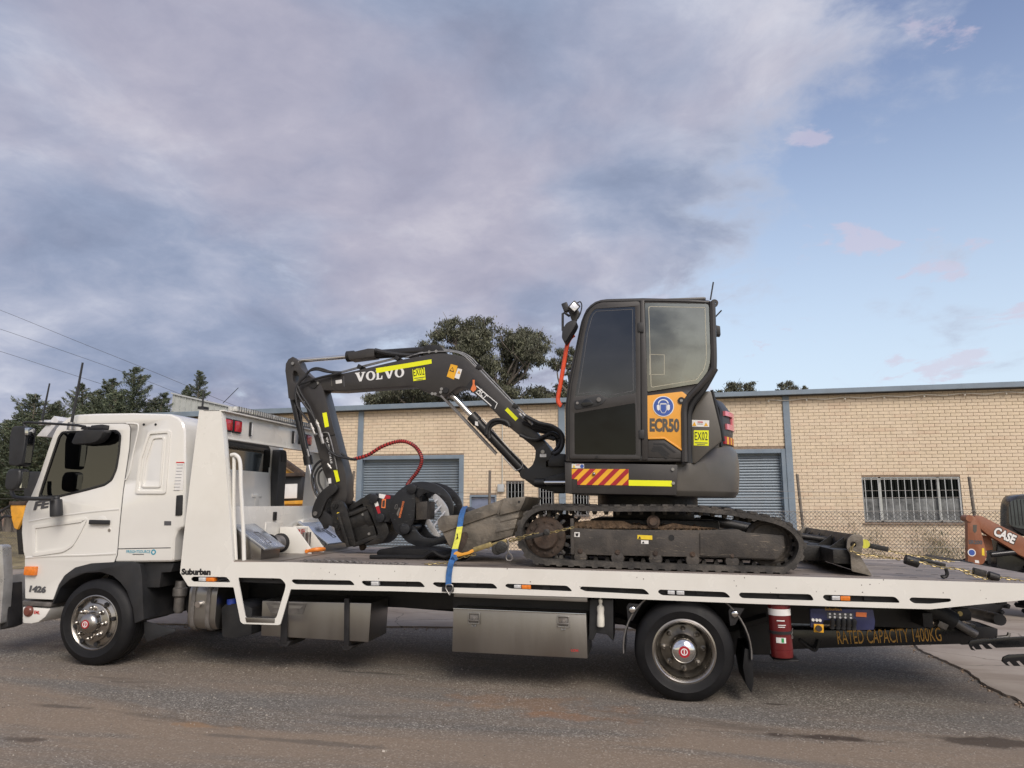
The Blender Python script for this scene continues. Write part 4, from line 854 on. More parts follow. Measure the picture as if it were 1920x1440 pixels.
for y in (.56, 1.50): lampbox(y, 2.325, .030, .15, 'lens_clear', 'strobe_lamp')
lb = part('light_bar', G().box(hx0-.10, hx0-.005, .35, 2.05, 2.46, 2.485), 'steel_dull', Tk, .006); part('light_bar_lens', G().box(hx0-.105, hx0+.0, .30, 2.05, 2.486, 2.535), 'lens_bar', lb, .008)
for i in range(38): part('led_divider', G().box(hx0-.108, hx0+.003, .33+i*.0455, .338+i*.0455, 2.487, 2.537), 'ink_grey', lb)
# lower headboard wall, winch bay, sloped stainless lockers
lx_ = -3.95
lw = part('headboard_wall', G().box(lx_-.02, lx_, .012, 2.388, DK-.02, 1.53), 'paint_white', Tk, .004)
part('cover_plate', G().box(lx_-.001, lx_+.008, .72, 1.08, 1.20, 1.36), 'paint_white', lw, .003)
part('wall_latch', G().box(lx_, lx_+.02, .86, .92, 1.38, 1.47), 'ink_black', lw, .006)
part('wall_recess', G().prismx(rnd_poly([(1.40, 1.06), (2.3, 1.06), (2.3, 1.40), (1.46, 1.38)], .06), lx_-.001, lx_+.05), 'paint_white', lw, .02)
wl = part('work_lamp', G().box(lx_+.13, lx_+.18, 2.02, 2.16, 1.46, 1.60).box(lx_+.07, lx_+.14, 2.05, 2.13, 1.48, 1.58).cyl((lx_+.13, 2.09, 1.36), (lx_+.13, 2.09, 1.47), .012), 'black_plastic', Tk, .012); part('lens', G().box(lx_+.179, lx_+.186, 2.035, 2.145, 1.475, 1.53).box(lx_+.179, lx_+.186, 2.035, 2.145, 1.535, 1.585), 'lens_clear', wl, .004)
def locker(y0, y1, xt, xb, zt, zb):
    b = part('locker', G().prism([(lx_+.005, DK+.003), (xb-.01, DK+.003), (xb-.01, zb), (xt, zt), (lx_+.005, zt)], y0, y1), 'stainless', Tk, .004)
    d = V((xb-xt, 0, zb-zt)).normalized(); n = V((-d.z, 0, d.x)); n = n if n.z > 0 else -n
    p = lambda s_, y, h: V((xt, y, zt))+d*s_*((xb+.03-xt)/d.x)+n*h
    vs = [p(s_, y, h) for s_ in (-.05, 1) for y in (y0-.012, y1+.012) for h in (.002, .022)]
    part('lid', G().add(vs, [(0, 1, 3, 2), (4, 6, 7, 5), (0, 4, 5, 1), (2, 3, 7, 6), (0, 2, 6, 4), (1, 5, 7, 3)]), 'lid_steel', b, .003)
    c = p(.56, (y0+y1)/2, .023); L2 = .09
    for sy, ss, nm in ((.045, .0, 'latch_frame'), ): 
        g = G()
        for a_, b_ in (((-L2, -.04), (L2, -.04)), ((-L2, .04), (L2, .04)), ((-L2, -.04), (-L2, .04)), ((L2, -.04), (L2, .04)), ((-.04, 0), (.05, 0))): g.tube([c+d*a_[0]+V((0, a_[1], 0)), c+d*b_[0]+V((0, b_[1], 0))], .0035, 5)
        part(nm, g, 'ink_grey', b)
locker(.10, .46, lx_+.03, lx_+.33, 1.33, 1.14); locker(1.42, 2.08, lx_+.03, lx_+.36, 1.33, 1.12)
wn_ = part('winch_drum', G().lathe([(.0, -.13), (.10, -.13), (.10, -.11), (.06, -.10), (.06, .10), (.10, .11), (.10, .13), (0, .13)], (lx_+.12, .72, DK+.12), (0, 1, 0), 24), 'chassis_black', Tk)
part('winch_rope', G().lathe([(.06, -.095)]+[(.082 if i % 2 else .074, -.09+i*.0138) for i in range(14)]+[(.06, .095)], (lx_+.12, .72, DK+.12), (0, 1, 0), 20), 'steel_dull', wn_)
wb_ = part('winch_bracket', G().prism([(lx_+.02, DK), (lx_+.40, DK), (lx_+.40, DK+.05), (lx_+.20, DK+.28), (lx_+.02, DK+.28)], 1.00, 1.012).prism([(lx_+.02, DK), (lx_+.40, DK), (lx_+.40, DK+.05), (lx_+.20, DK+.28), (lx_+.02, DK+.28)], 1.30, 1.312).box(lx_+.12, lx_+.20, 1.012, 1.30, DK+.09, DK+.27), 'paint_white', Tk, .003)
for k, s_ in enumerate(('PUSH', 'OUT')):
    g_ = text('winch_lettering', s_, (0, 0), (.16, 0), .055, 0, 'ink_red', wb_, .03)
    for v in g_.data.vertices: co = v.co+root_base(wb_); v.co = V((lx_+.203, 1.06+co.x, DK+.20-.075*k+co.z))-root_base(wb_)
part('fairlead_roller', G().cyl((lx_+.26, 1.10, DK+.02), (lx_+.26, 1.10, DK+.22), .025).cyl((lx_+.26, 1.20, DK+.02), (lx_+.26, 1.20, DK+.22), .025), 'zinc', wb_)
# grab rails
part('grab_rail', G().tube(spline([(-3.98, .04, 2.02), (-3.93, .04, 2.02), (-3.88, .04, 1.95), (-3.85, .04, 1.7), (-3.80, .04, 1.35), (-3.765, .04, DK)], 6), .019, 10), 'paint_white', Tk)
part('grab_rail', G().tube(spline([(-3.97, .06, 2.02), (-3.955, .06, 1.95), (-3.92, .06, 1.5), (-3.86, .06, DK)], 6), .017, 8), 'paint_white', Tk)
# deck
dk = part('deck', G().box(lx_, 3.30, .012, 2.388, DK-.03, DK-.002), 'deck_steel', Tk)
x_ = -3.75; src_ = None
while x_ < 3.25:                              # lash slots in rows
    for y_ in (.28, .62, .98, 1.42, 1.80, 2.12):
        if src_ is None: src_ = part('lash_slot', G().box(-.028, .028, -.007, .007, DK-.0035, DK-.0005), 'ink_black', dk, smooth=False); src_.location = (x_, y_, 0); BASE_OFF = root_base(dk); src_.data.transform(Matrix.Translation(BASE_OFF)); src_.data.transform(Matrix.Translation((-BASE_OFF.x, -BASE_OFF.y, -BASE_OFF.z))); src_.location = (x_, y_, 0)
        else: share('lash_slot', src_, dk, (x_, y_, 0))
    x_ += .28
part('deck_front_plate', G().box(lx_+.01, -3.42, .03, 2.37, DK-.001, DK+.004), 'deck_worn', Tk)
for i in range(22): part('cross_bearer', G().box(-3.85+i*.325, -3.79+i*.325, .04, 2.36, DK-.17, DK-.031), 'chassis_black', Tk)
for y in (.70, 1.62): part('tray_beam', G().box(-3.9, 2.3, y, y+.09, DK-.25, DK-.171), 'chassis_black', Tk, .005)
part('inner_rail', G().prism([(-3.9, DK-.03), (3.2, DK-.03), (3.2, DK-.06), (2.0, DK-.20), (-3.9, DK-.20)], .06, .075), 'chassis_black', Tk)
def marker(px_list, y=-.0):
    for poly, m_ in px_list: part('marker_lamp', G().prism(poly, -.006, .05), m_, tr, .004)
marker([([(-4.194,0.867),(-4.122,0.868),(-4.118,0.833),(-4.191,0.832)], 'lens_clear'), ([(-4.117,0.868),(-4.034,0.869),(-4.03,0.833),(-4.113,0.832)], 'lens_amber'), ([(-2.479,0.882),(-2.408,0.883),(-2.406,0.848),(-2.476,0.846)], 'lens_clear'),
        ([(-1.169,0.894),(-1.108,0.895),(-1.107,0.865),(-1.168,0.865)], 'lens_clear'), ([(-1.103,0.895),(-1.024,0.896),(-1.023,0.862),(-1.102,0.863)], 'lens_amber'), ([(0.135,0.89),(0.192,0.889),(0.192,0.858),(0.135,0.86)], 'lens_clear'), ([(0.207,0.89),(0.27,0.889),(0.27,0.858),(0.207,0.859)], 'lens_clear'),
        ([(1.425,0.89),(1.485,0.891),(1.484,0.858),(1.424,0.857)], 'lens_clear'), ([(1.49,0.891),(1.562,0.891),(1.56,0.856),(1.488,0.856)], 'lens_amber')])
text('tray_lettering', 'Suburban', (-4.38,0.884), (-4.074,0.89), .060, -.001, 'ink_black', tr, .06)
# ---- tanks and lockers under the tray
ft_ = part('fuel_tank', G().prismx(rnd_poly([(.14, .36), (.72, .36), (.72, .80), (.14, .80)], .12, 6), (-4.379,0.512)[0], (-4.083,0.524)[0]), 'stainless', Tk, .012, 3)
for u0, u1 in ((355, 362), (382, 390)): part('tank_band', G().prism(rect(0, 1, 0, 1), 0, 1), 'steel_dull', ft_) if 0 else part('tank_band', G().prismx(rnd_poly([(.128, .348), (.732, .348), (.732, .812), (.128, .812)], .125, 6), ((-4.345,0.514)[0] if u0 == 355 else (-4.183,0.52)[0]), ((-4.306,0.515)[0] if u0 == 355 else (-4.144,0.521)[0])), 'steel_dull', ft_, .003)
part('tank_cap', G().cyl((*[(-4.257,0.602)[0], .14], (-4.257,0.602)[1]), ((-4.257,0.602)[0], .105, (-4.257,0.602)[1]), .028, n=18), 'chrome', ft_)
ab = part('additive_tank', G().prism(rnd_poly([(-4.087,0.558),(-4.045,0.6),(-3.888,0.604),(-3.762,0.57),(-3.754,0.325),(-3.929,0.283),(-4.054,0.292)], .02), .24, .66), 'black_plastic', Tk, .02); part('additive_cap', G().cyl((-4.006,0.28,0.592), (-4.011,0.28,0.642), .045, .042, 18), 'blue_cap', ab)
lk = part('long_locker', G().prism([(-3.669,0.639),(-2.566,0.657),(-2.576,0.309),(-3.657,0.319)], .25, .72), 'stainless', Tk, .006)
part('locker_handle', G().prism([(-3.627,0.625),(-3.21,0.63),(-3.242,0.531),(-3.571,0.532)], .246, .252, [[(-3.587,0.606),(-3.242,0.611),(-3.272,0.583),(-3.551,0.577)]]), 'steel_dull', lk)
for a_, b_ in (([(-3.465,0.68),(-3.404,0.682),(-3.382,0.265),(-3.447,0.263)], 0), ([(-2.828,0.692),(-2.78,0.695),(-2.762,0.256),(-2.81,0.253)], 0)): part('locker_strap', G().prism(a_, .232, .30), 'chassis_black', lk, .004)
part('strap_foot', G().prism([(-3.482,0.28),(-3.346,0.282),(-3.38,0.231),(-3.456,0.234)], .24, .6), 'chassis_black', lk, .004); part('strap_foot', G().prism([(-2.836,0.262),(-2.721,0.267),(-2.756,0.232),(-2.819,0.229)], .24, .6), 'chassis_black', lk, .004)
tb = part('tool_box', G().prism([(-1.735,0.665),(-0.554,0.662),(-0.543,0.293),(-1.738,0.293)], .10, .62), 'stainless', Tk, .006)
part('tool_box_lid_edge', G().prism([(-1.734,0.666),(-0.554,0.663),(-0.554,0.654),(-1.734,0.656)], .09, .12), 'stainless_mirror', tb, .002)
part('tool_box_valance', G().prism([(-1.715,0.802),(-0.539,0.803),(-0.538,0.768),(-1.714,0.77)], .03, .05), 'stainless', Tk, .002); part('tool_box_backing', G().prism([(-1.801,0.754),(-0.518,0.747),(-0.547,0.609),(-1.789,0.627)], .3, .34), 'chassis_black', Tk)
for cx, cz in ((-1.543,0.586), (-0.75,0.59)):
    lt = part('latch', G().prism(rect(cx-.055, cx+.055, cz-.05, cz+.05), .082, .099, [rect(cx-.042, cx+.042, cz-.038, cz+.038)]), 'zinc', tb, .003); part('latch_plate', G().box(cx-.041, cx+.041, .095, .099, cz-.037, cz+.037).box(cx-.05, cx+.05, .07, .082, cz-.02, cz-.01).cyl((cx, .085, cz), (cx, .098, cz), .014), 'steel_dull', tb, .002)
    part('latch_staple', G().tube([(cx-.015, .095, cz-.05), (cx-.012, .085, cz-.068), (cx+.012, .085, cz-.068), (cx+.015, .095, cz-.05)], .005, 6), 'zinc', tb)
text('tool_box_badge', 'LDK', (-0.683,0.347), (-0.615,0.346), .018, .096, 'ink_red', tb, .02)
part('bottle_bracket', G().prism([(-0.526,0.778),(-0.323,0.78),(-0.327,0.431),(-0.381,0.485),(-0.473,0.495),(-0.5,0.436),(-0.537,0.435)], .16, .5), 'black_plastic', Tk, .008)
# rear guard: bent sheet round the tyre
def guard(a0, a1, r0, y0, y1, nm, m_):
    n_ = 26; A_ = [R(a0+(a1-a0)*i/n_) for i in range(n_+1)]
    ring = lambda r_: [(RX+.02+r_*math.cos(a), .40+r_*math.sin(a)) for a in A_]
    return part(nm, G().prism(ring(r0)+ring(r0+.012)[::-1], y0, y1), m_, Tk, .003, 1)
guard(-5, 185, .505, .075, .68, 'mudguard', 'black_gloss'); guard(-5, 185, .513, .066, .085, 'mudguard_lip', 'steel_dull')
part('mud_flap', G().prism([(0.749,0.436),(0.783,0.429),(0.807,0.296),(0.81,0.18),(0.786,0.091),(0.75,0.148),(0.727,0.292)], .10, .60), 'rubber', Tk, .004)
for p_ in ((-0.159,0.716), (0.676,0.713)):
    part('guard_bracket', G().prism([(p_[0]-.05, p_[1]+.02), (p_[0]-.03, p_[1]+.05), (p_[0]+.08, p_[1]+.045), (p_[0]+.05, p_[1]), (p_[0], p_[1]-.09), (p_[0]-.04, p_[1]-.1)], .07, .09), 'chassis_black', Tk, .004); part('guard_bolt', G().ball((p_[0], .065, p_[1]), .032, 14, (1, .6, 1)), 'chrome', Tk)
# valve bank, underlift boom and forks at the rear
vp = part('control_panel', G().prism([(1.278,0.769),(1.76,0.779),(1.77,0.688),(1.757,0.622),(1.624,0.613),(1.604,0.678),(1.381,0.682),(1.357,0.617),(1.275,0.622)], .12, .15), 'panel_blue', Tk, .004)
part('panel_diagram', G().prism([(1.407,0.746),(1.607,0.745),(1.604,0.699),(1.405,0.696)], .116, .119), 'ink_grey', vp, smooth=False)
text('panel_title', 'Suburban', (1.392,0.76), (1.519,0.762), .022, .117, 'ink_gold', vp, .02)
for i in range(5): part('panel_arrow', G().prism(circle(*[(q[0], q[1]) for q in [(1.427,0.734),(1.464,0.735),(1.504,0.734),(1.545,0.735),(1.586,0.734)]][i], .009, 6), .112, .1155).prism(circle(*[(q[0], q[1]) for q in [(1.426,0.709),(1.463,0.71),(1.504,0.709),(1.544,0.71),(1.585,0.709)]][i], .009, 6), .112, .1155), 'ink_white', vp, smooth=False)
for i in range(5): (lambda q: part('control_lever', G().lathe([(0, .05), (.016, .045), (.022, .02), (.016, -.01), (.02, -.03), (.022, -.038), (0, -.04)], (q[0], .09, q[1]+.03), (0, -.4, 1), 12), 'black_plastic', vp))([(1.435,0.632),(1.479,0.632),(1.52,0.632),(1.56,0.632),(1.6,0.631)][i])
part('emergency_stop', G().prism([(1.298,0.651),(1.372,0.65),(1.369,0.586),(1.295,0.588)], .10, .12), 'sticker_amber', vp, .003); part('stop_button', G().cyl((*[(1.33,0.62)[0], .10], (1.33,0.62)[1]), ((1.33,0.62)[0], .075, (1.33,0.62)[1]), .024, n=16), 'rusty', vp)
part('warning_plate', G().prism([(1.628,0.755),(1.708,0.754),(1.705,0.72),(1.625,0.721)], .114, .119), 'sticker_orange', vp); 
for q in [(1.293,0.683),(1.322,0.683),(1.347,0.682)]: part('gauge', G().cyl((q[0], .118, q[1]), (q[0], .10, q[1]), .012, n=12), 'sticker_white', vp)
ub = part('underlift_boom', G().prism([(0.772,0.468),(1.979,0.496),(2.617,0.563),(2.812,0.581),(2.765,0.42),(1.967,0.362),(0.954,0.277),(0.765,0.268)], .90, 1.35), 'black_gloss', Tk, .006)
text('capacity_lettering', 'RATED CAPACITY 1400KG', (1.657,0.366), (2.525,0.432), .118, .896, 'ink_gold', ub, .0)
part('boom_foot', G().prism([(0.591,0.532),(1.078,0.599),(1.062,0.254),(0.678,0.236)], .85, 1.4), 'chassis_black', Tk, .01)
lr = part('lift_ram', G().cyl((2.353,0.85,0.752), (2.615,0.85,0.607), .085, n=18), 'chassis_black', Tk); part('ram_rod', G().cyl((2.616,0.85,0.611), (2.786,0.85,0.506), .036, n=14), 'steel_dull', lr)
part('hose_guide', G().prism([(2.466,0.627),(2.536,0.593),(2.511,0.548),(2.444,0.58)], .74, .84), 'steel_dull', Tk, .004)
parts('hydraulic_hose', [G().tube(spline([(1.985,0.9,0.648),(2.122,0.9,0.691),(2.252,0.9,0.649),(2.381,0.9,0.595),(2.442,0.9,0.537)], 5), .018, 7), G().tube(spline([(1.996,0.95,0.595),(2.112,0.95,0.646),(2.225,0.95,0.669),(2.333,0.95,0.608),(2.358,0.95,0.535)], 5), .018, 7), G().tube(spline([(1.323,0.85,0.397),(1.411,0.85,0.327),(1.456,0.85,0.319),(1.488,0.85,0.404)], 5), .014, 7)], 'hose_black', Tk)
kb = part('stinger_head', G().prism([(2.623,0.565),(2.917,0.568),(2.994,0.553),(2.987,0.489),(2.948,0.424),(2.688,0.403)], .92, 1.30).prism([(2.554,0.675),(2.799,0.712),(2.825,0.666),(2.82,0.606),(2.634,0.576)], 1.0, 1.02), 'chassis_black', Tk, .008)
g = G()
for x, z in [(2.663,0.649),(2.725,0.661)]: bolt(g, x, 1.0, z, .022, .012, 12)
part('pin', g, 'zinc_gold', kb); part('cross_tube', G().cyl((3.009,0.9,0.633), (3.097,1.7,0.587), .05, n=14), 'chassis_black', Tk)
def fork(pl, y):                              # toothed fork bar
    part('lift_fork', G().prism(pl, y, y+.02), 'black_gloss', Tk, .003)
fork([(2.606,0.48),(2.624,0.503),(2.674,0.514),(3.19,0.57),(3.182,0.481),(2.814,0.452),(2.776,0.484),(2.752,0.479),(2.789,0.442),(2.741,0.44),(2.712,0.473),(2.687,0.471),(2.708,0.435),(2.663,0.432),(2.642,0.461),(2.632,0.448),(2.658,0.423),(2.626,0.427)], .55)
fork([(2.745,0.393),(2.759,0.426),(2.8,0.445),(3.138,0.477),(3.129,0.389),(2.907,0.365),(2.872,0.403),(2.849,0.398),(2.877,0.364),(2.83,0.361),(2.799,0.396),(2.779,0.386),(2.8,0.36),(2.777,0.362)], .30)
part('spigot_handle', G().tube(spline([(2.842,0.6,0.529),(2.912,0.6,0.537),(2.933,0.6,0.546),(2.943,0.6,0.572)], 4), .014, 7), 'zinc', Tk)
part('rear_bar', G().box(2.25, 2.33, .5, 1.9, .60, .72), 'chassis_black', Tk, .01)

# paint chips along the tray edge
g = G()
for i in range(30):
    x = random.uniform(-3.8, 3.1); z = DK-abs(random.gauss(0, .05))-.003 if random.random() < .6 else random.uniform(DK-.16, DK-.02); s_ = random.uniform(.002, .0055)
    g.prism([(x+s_*math.cos(a)*random.uniform(.6, 1.3), z+s_*math.sin(a)*random.uniform(.6, 1.6)) for a in np.linspace(0, 6.28, 7)[:-1]], -.0015, .001)
part('paint_chips', g, 'ink_dark', tr, smooth=False, kind='stuff')

# ================================================================ THE EXCAVATOR
Ex = thing('mini_excavator', 'dark grey compact crawler excavator with cab, chained on the tray', 'excavator', (.04, 1.2, DK))
# ---- tracks: rubber belts with lugs, guide teeth, sprocket, idler, frame
belt_px = [(-0.917,1.579),(-0.603,1.576),(-0.317,1.575),(-0.013,1.581),(0.331,1.583),(0.556,1.57),(0.809,1.539),(1.044,1.494),(1.184,1.43),(1.261,1.339),(1.277,1.246),(1.233,1.136),(1.166,1.077),(1.084,1.042),(0.716,1.041),(0.362,1.041),(-0.092,1.045),(-0.558,1.05),(-0.939,1.059),(-1.036,1.087),(-1.124,1.155),(-1.183,1.276),(-1.175,1.395),(-1.117,1.491),(-1.029,1.555)]
belt = spl2(belt_px, 4, True); belt = [(x, max(z, DK+.012)) for x, z in belt]
inner = inset(belt, .045); inner2 = inset(belt, .012)
def track(y0, near):
    y1 = y0+.40
    fr = part('track_frame', G().prism(rnd_poly([(-0.708,1.377),(-0.37,1.369),(0.411,1.378),(0.755,1.393),(0.804,1.367),(1.129,1.347),(1.132,1.239),(1.062,1.139),(0.414,1.149),(-0.373,1.144),(-0.703,1.146)], .02), y0+.07, y1-.07), 'track_frame', Ex, .010)
    tk_ = part('rubber_track', G().prism(belt, y0, y1, [inner]), 'track_rubber', Ex, .006)
    per = [0.0]; n = len(belt)
    for i in range(n): a, b = belt[i], belt[(i+1) % n]; per.append(per[-1]+math.hypot(b[0]-a[0], b[1]-a[1]))
    def at(s_):
        s_ %= per[-1]; i = 0
        while per[i+1] < s_: i += 1
        a, b = belt[i], belt[(i+1) % n]; f = (s_-per[i])/(per[i+1]-per[i]); d = V((b[0]-a[0], 0, b[1]-a[1])).normalized(); return V((a[0]+(b[0]-a[0])*f, 0, a[1]+(b[1]-a[1])*f)), d
    # orientation: outward normal
    cx, cz = sum(p[0] for p in belt)/n, sum(p[1] for p in belt)/n; k = int(per[-1]/.105)
    for i in range(k):
        p, d = at(i*per[-1]/k); nn = V((-d.z, 0, d.x)); nn = nn if nn.dot(p-V((cx, 0, cz))) > 0 else -nn
        ht = .016; rows = ((y0-.004, y0+.19, 0), (y0+.21, y1+.004, .05))
        for ya, yb, sh in rows:
            g = G(); w_ = .030
            p2, d2 = at(i*per[-1]/k+sh); n2 = V((-d2.z, 0, d2.x)); n2 = n2 if n2.dot(p2-V((cx, 0, cz))) > 0 else -n2
            if p2.z < DK+.03: ht2 = .011
            else: ht2 = ht
            vs = [p2+d2*(sx*w_*(1 if h_ == 0 else .7))+n2*(h_*ht2-.004*(1-h_))+V((0, y, 0)) for sx in (-1, 1) for y in (ya, yb) for h_ in (0, 1)]
            g.add(vs, [(0, 1, 3, 2), (4, 6, 7, 5), (0, 4, 5, 1), (2, 3, 7, 6), (0, 2, 6, 4), (1, 5, 7, 3)]); part('track_lug', g, 'track_rubber', tk_, smooth=False)
        p3 = p-nn*.045; g = G()
        vs = [p3+d*(sx*.022*(1 if h_ == 0 else .55))-nn*(h_*.036-.004)+V((0, y, 0)) for sx in (-1, 1) for y in (y0+.13, y1-.13) for h_ in (0, 1)]
        if near:
            vs2 = [q+V((0, -.10 if False else 0, 0)) for q in vs]; g.add(vs2, [(0, 1, 3, 2), (4, 6, 7, 5), (0, 4, 5, 1), (2, 3, 7, 6), (0, 2, 6, 4), (1, 5, 7, 3)]); part('guide_tooth', g, 'track_rubber', tk_, smooth=False)
    sx, sz = (-0.939,1.292); ix, iz = (1.009,1.282)
    sp = part('drive_sprocket', G().lathe([(.0, -.12), (.17, -.12), (.185, -.03), (.185, .0), (.165, .012), (.12, .012), (.115, .035), (.10, .05), (.0, .052)], (sx, y0+.10, sz), n=36), 'rusty', Ex)
    g = G()
    for i in range(17): a = 2*math.pi*i/17; g.obox((sx+.20*math.cos(a), y0+.20, sz+.20*math.sin(a)), (.055, .05, .03), (0, -a, 0))
    part('sprocket_teeth', g, 'steel_dull', sp, .006, kind='stuff')
    for i in range(12): a = 2*math.pi*i/12; part('sprocket_bolt', G().cyl((sx+.143*math.cos(a), y0+.092, sz+.143*math.sin(a)), (sx+.143*math.cos(a), y0+.074, sz+.143*math.sin(a)), .012, n=6), 'rusty', sp)
    id_ = part('idler', G().lathe([(.0, -.16), (.195, -.16), (.20, -.13), (.20, -.02), (.17, .0), (.15, -.02), (.06, -.02), (.05, .02), (0, .02)], (ix, y0+.12, iz), n=32), 'track_frame', Ex)
    part('carrier_roller', G().lathe([(0, -.2), (.052, -.2), (.058, -.02), (.058, 0), (.04, .01), (.034, .03), (0, .03)], (*[(0.031,1.446)[0], y0+.08], (0.031,1.446)[1]), n=20), 'rusty', Ex)
    for x, z in [(-0.619,1.14),(-0.288,1.138),(0.043,1.137),(0.362,1.136),(0.694,1.135)]:
        rl = part('track_roller', G().lathe([(0, -.26), (.062, -.26), (.062, -.02), (.055, 0), (0, .005)], (x, y0+.07, z-.015), n=18), 'track_frame', Ex); bz = z+.035
        part('roller_bolt', G().cyl((x, y0+.072, bz), (x, y0+.052, bz), .016, n=6).cyl((x, y0+.071, bz), (x, y0+.062, bz), .024, n=12), 'rusty', rl)
    if near:
        part('frame_cover', G().prism(rnd_poly([(0.429,1.361),(1.095,1.342),(1.115,1.32),(1.116,1.239),(1.055,1.149),(0.427,1.16)], .012), y0+.058, y0+.075), 'track_frame', fr, .004); part('frame_plate_edge', G().prism([(-0.705,1.463),(-0.676,1.463),(-0.672,1.147),(-0.701,1.147)], y0+.03, y0+.30), 'track_frame', fr, .003)
        part('frame_hole', G().cyl((*[(0.185,1.31)[0], y0+.071], (0.185,1.31)[1]), ((0.185,1.31)[0], y0+.066, (0.185,1.31)[1]), .026, n=18), 'ink_black', fr)
        decal('caution_label', [(-0.111,1.328),(0.019,1.325),(0.019,1.288),(-0.111,1.291)], y0+.068, 'sticker_yellow', fr); decal('caution_label', [(-0.079,1.282),(-0.014,1.281),(-0.015,1.251),(-0.08,1.251)], y0+.068, 'sticker_white', fr); decal('lifting_label', [(-0.671,1.342),(-0.623,1.341),(-0.624,1.299),(-0.672,1.3)], y0+.068, 'sticker_white', fr)
        for a_, b_ in (((1197, 1005), (1201, 1010)),): pass
        decal('label_mark', [(-0.103,1.295),(-0.09,1.319),(-0.079,1.295)], y0+.0655, 'ink_black', fr); decal('label_mark', [(-0.073,1.256),(-0.06,1.275),(-0.049,1.256)], y0+.0655, 'ink_black', fr); decal('label_mark', [(-0.662,1.331),(-0.633,1.333),(-0.638,1.307),(-0.657,1.307)], y0+.0655, 'ink_black', fr)
        g = G()                               # spilt soil lying on the frame ledge
        for i in range(420):
            x = random.uniform(*[p[0] for p in [(-0.659,1.377),(0.58,1.4)]]); f = random.random(); s_ = random.uniform(.006, .02)
            g.obox((x, y0+.09+.2*f, 1.372+.035*f*abs(noise.noise(V((x*4, 0, 0))))*2+s_*.2+(.01 if x < .1 else 0)), (s_*1.5, s_, s_*.8), (random.random(), random.random(), random.random()*3))
        part('caked_soil', g, 'soil', fr, kind='stuff')
        part('soil_bed', G().prism([*[(-0.683,1.372),(-0.668,1.43),(-0.513,1.446),(-0.227,1.446),(-0.157,1.41),(0.1,1.405),(0.203,1.435),(0.331,1.414),(0.58,1.395)]], y0+.11, y0+.31), 'soil', fr)
track(.21, True); track(1.79, False)
part('undercarriage', G().box(-.55, .62, .5, 1.9, 1.26, 1.46).box(-.35, .42, .8, 1.6, 1.44, 1.56), 'worn_black', Ex, .03)
part('slew_ring', G().cyl((-.02, 1.2, 1.54), (-.02, 1.2, 1.70), .50, n=40), 'worn_black', Ex); part('slew_cover', G().lathe([(.0, .0), (.34, .0), (.34, .06), (.30, .08), (0, .08)], (.50, 1.25, 1.50), (0, 0, 1), 24), 'worn_black', Ex)
# ---- dozer blade
bl = part('blade', G().prism(spl2([(1.705,1.365),(1.679,1.28),(1.681,1.18),(1.721,1.095),(1.8,1.032)], 4)+spl2([(1.809,1.032),(1.747,1.108),(1.715,1.186),(1.717,1.282),(1.742,1.361)], 4), .27, 2.22), 'worn_black', Ex)
part('blade_end_plate', G().prism(rnd_poly([(1.631,1.324),(1.667,1.363),(1.722,1.369),(1.751,1.361),(1.755,1.291),(1.724,1.194),(1.807,1.032),(1.649,1.067),(1.649,1.201),(1.622,1.253)], .012), .252, .272, [circle(*(1.675,1.284), .025, 14)]), 'bucket_steel', bl, .004)
part('blade_end_plate', G().prism(rnd_poly([(1.631,1.324),(1.667,1.363),(1.722,1.369),(1.751,1.361),(1.755,1.291),(1.724,1.194),(1.807,1.032),(1.649,1.067),(1.649,1.201),(1.622,1.253)], .012), 2.22, 2.24), 'bucket_steel', bl, .004)
x0 = (1.681,1.245)[0]
part('blade_box', G().box(x0-.16, x0+.0, .30, 2.18, 1.12, 1.24), 'worn_black', bl, .01)
for y in (.55, 1.0, 1.45, 1.9): part('blade_rib', G().prism([(x0, 1.24), (x0-.13, 1.24), (x0, 1.335)], y, y+.02), 'worn_black', bl)
for y in (.78, 1.58): part('blade_arm', G().prism([(.5, 1.34), (.5, 1.20), (1.1, 1.12), (x0-.02, 1.10), (x0-.02, 1.24), (1.1, 1.26)], y, y+.12), 'worn_black', bl, .01)
part('blade_ram', G().cyl((.5, 1.2, 1.46), (1.05, 1.2, 1.36), .05).cyl((1.05, 1.2, 1.36), (x0, 1.2, 1.28), .028), 'worn_black', bl)
# ---- house: skirt, counterweight, engine hood
sk = part('side_skirt', G().prism([(-0.761,1.97),(0.257,1.952),(0.239,1.678),(-0.755,1.687)], .30, 2.08), 'charcoal', Ex, .012)
part('front_plate', G().prism([(-0.76,1.972),(-0.696,1.97),(-0.696,1.686),(-0.755,1.687)], .294, .32), 'charcoal', sk, .003); 
for a_ in ([(-0.647,1.945),(-0.643,1.945),(-0.644,1.741),(-0.648,1.741)], [(-0.342,1.941),(-0.339,1.941),(-0.341,1.739),(-0.345,1.739)], [(-0.648,1.746),(-0.343,1.741),(-0.343,1.738),(-0.648,1.742)]): decal('panel_gap', a_, .299, 'ink_black', sk, .0015)
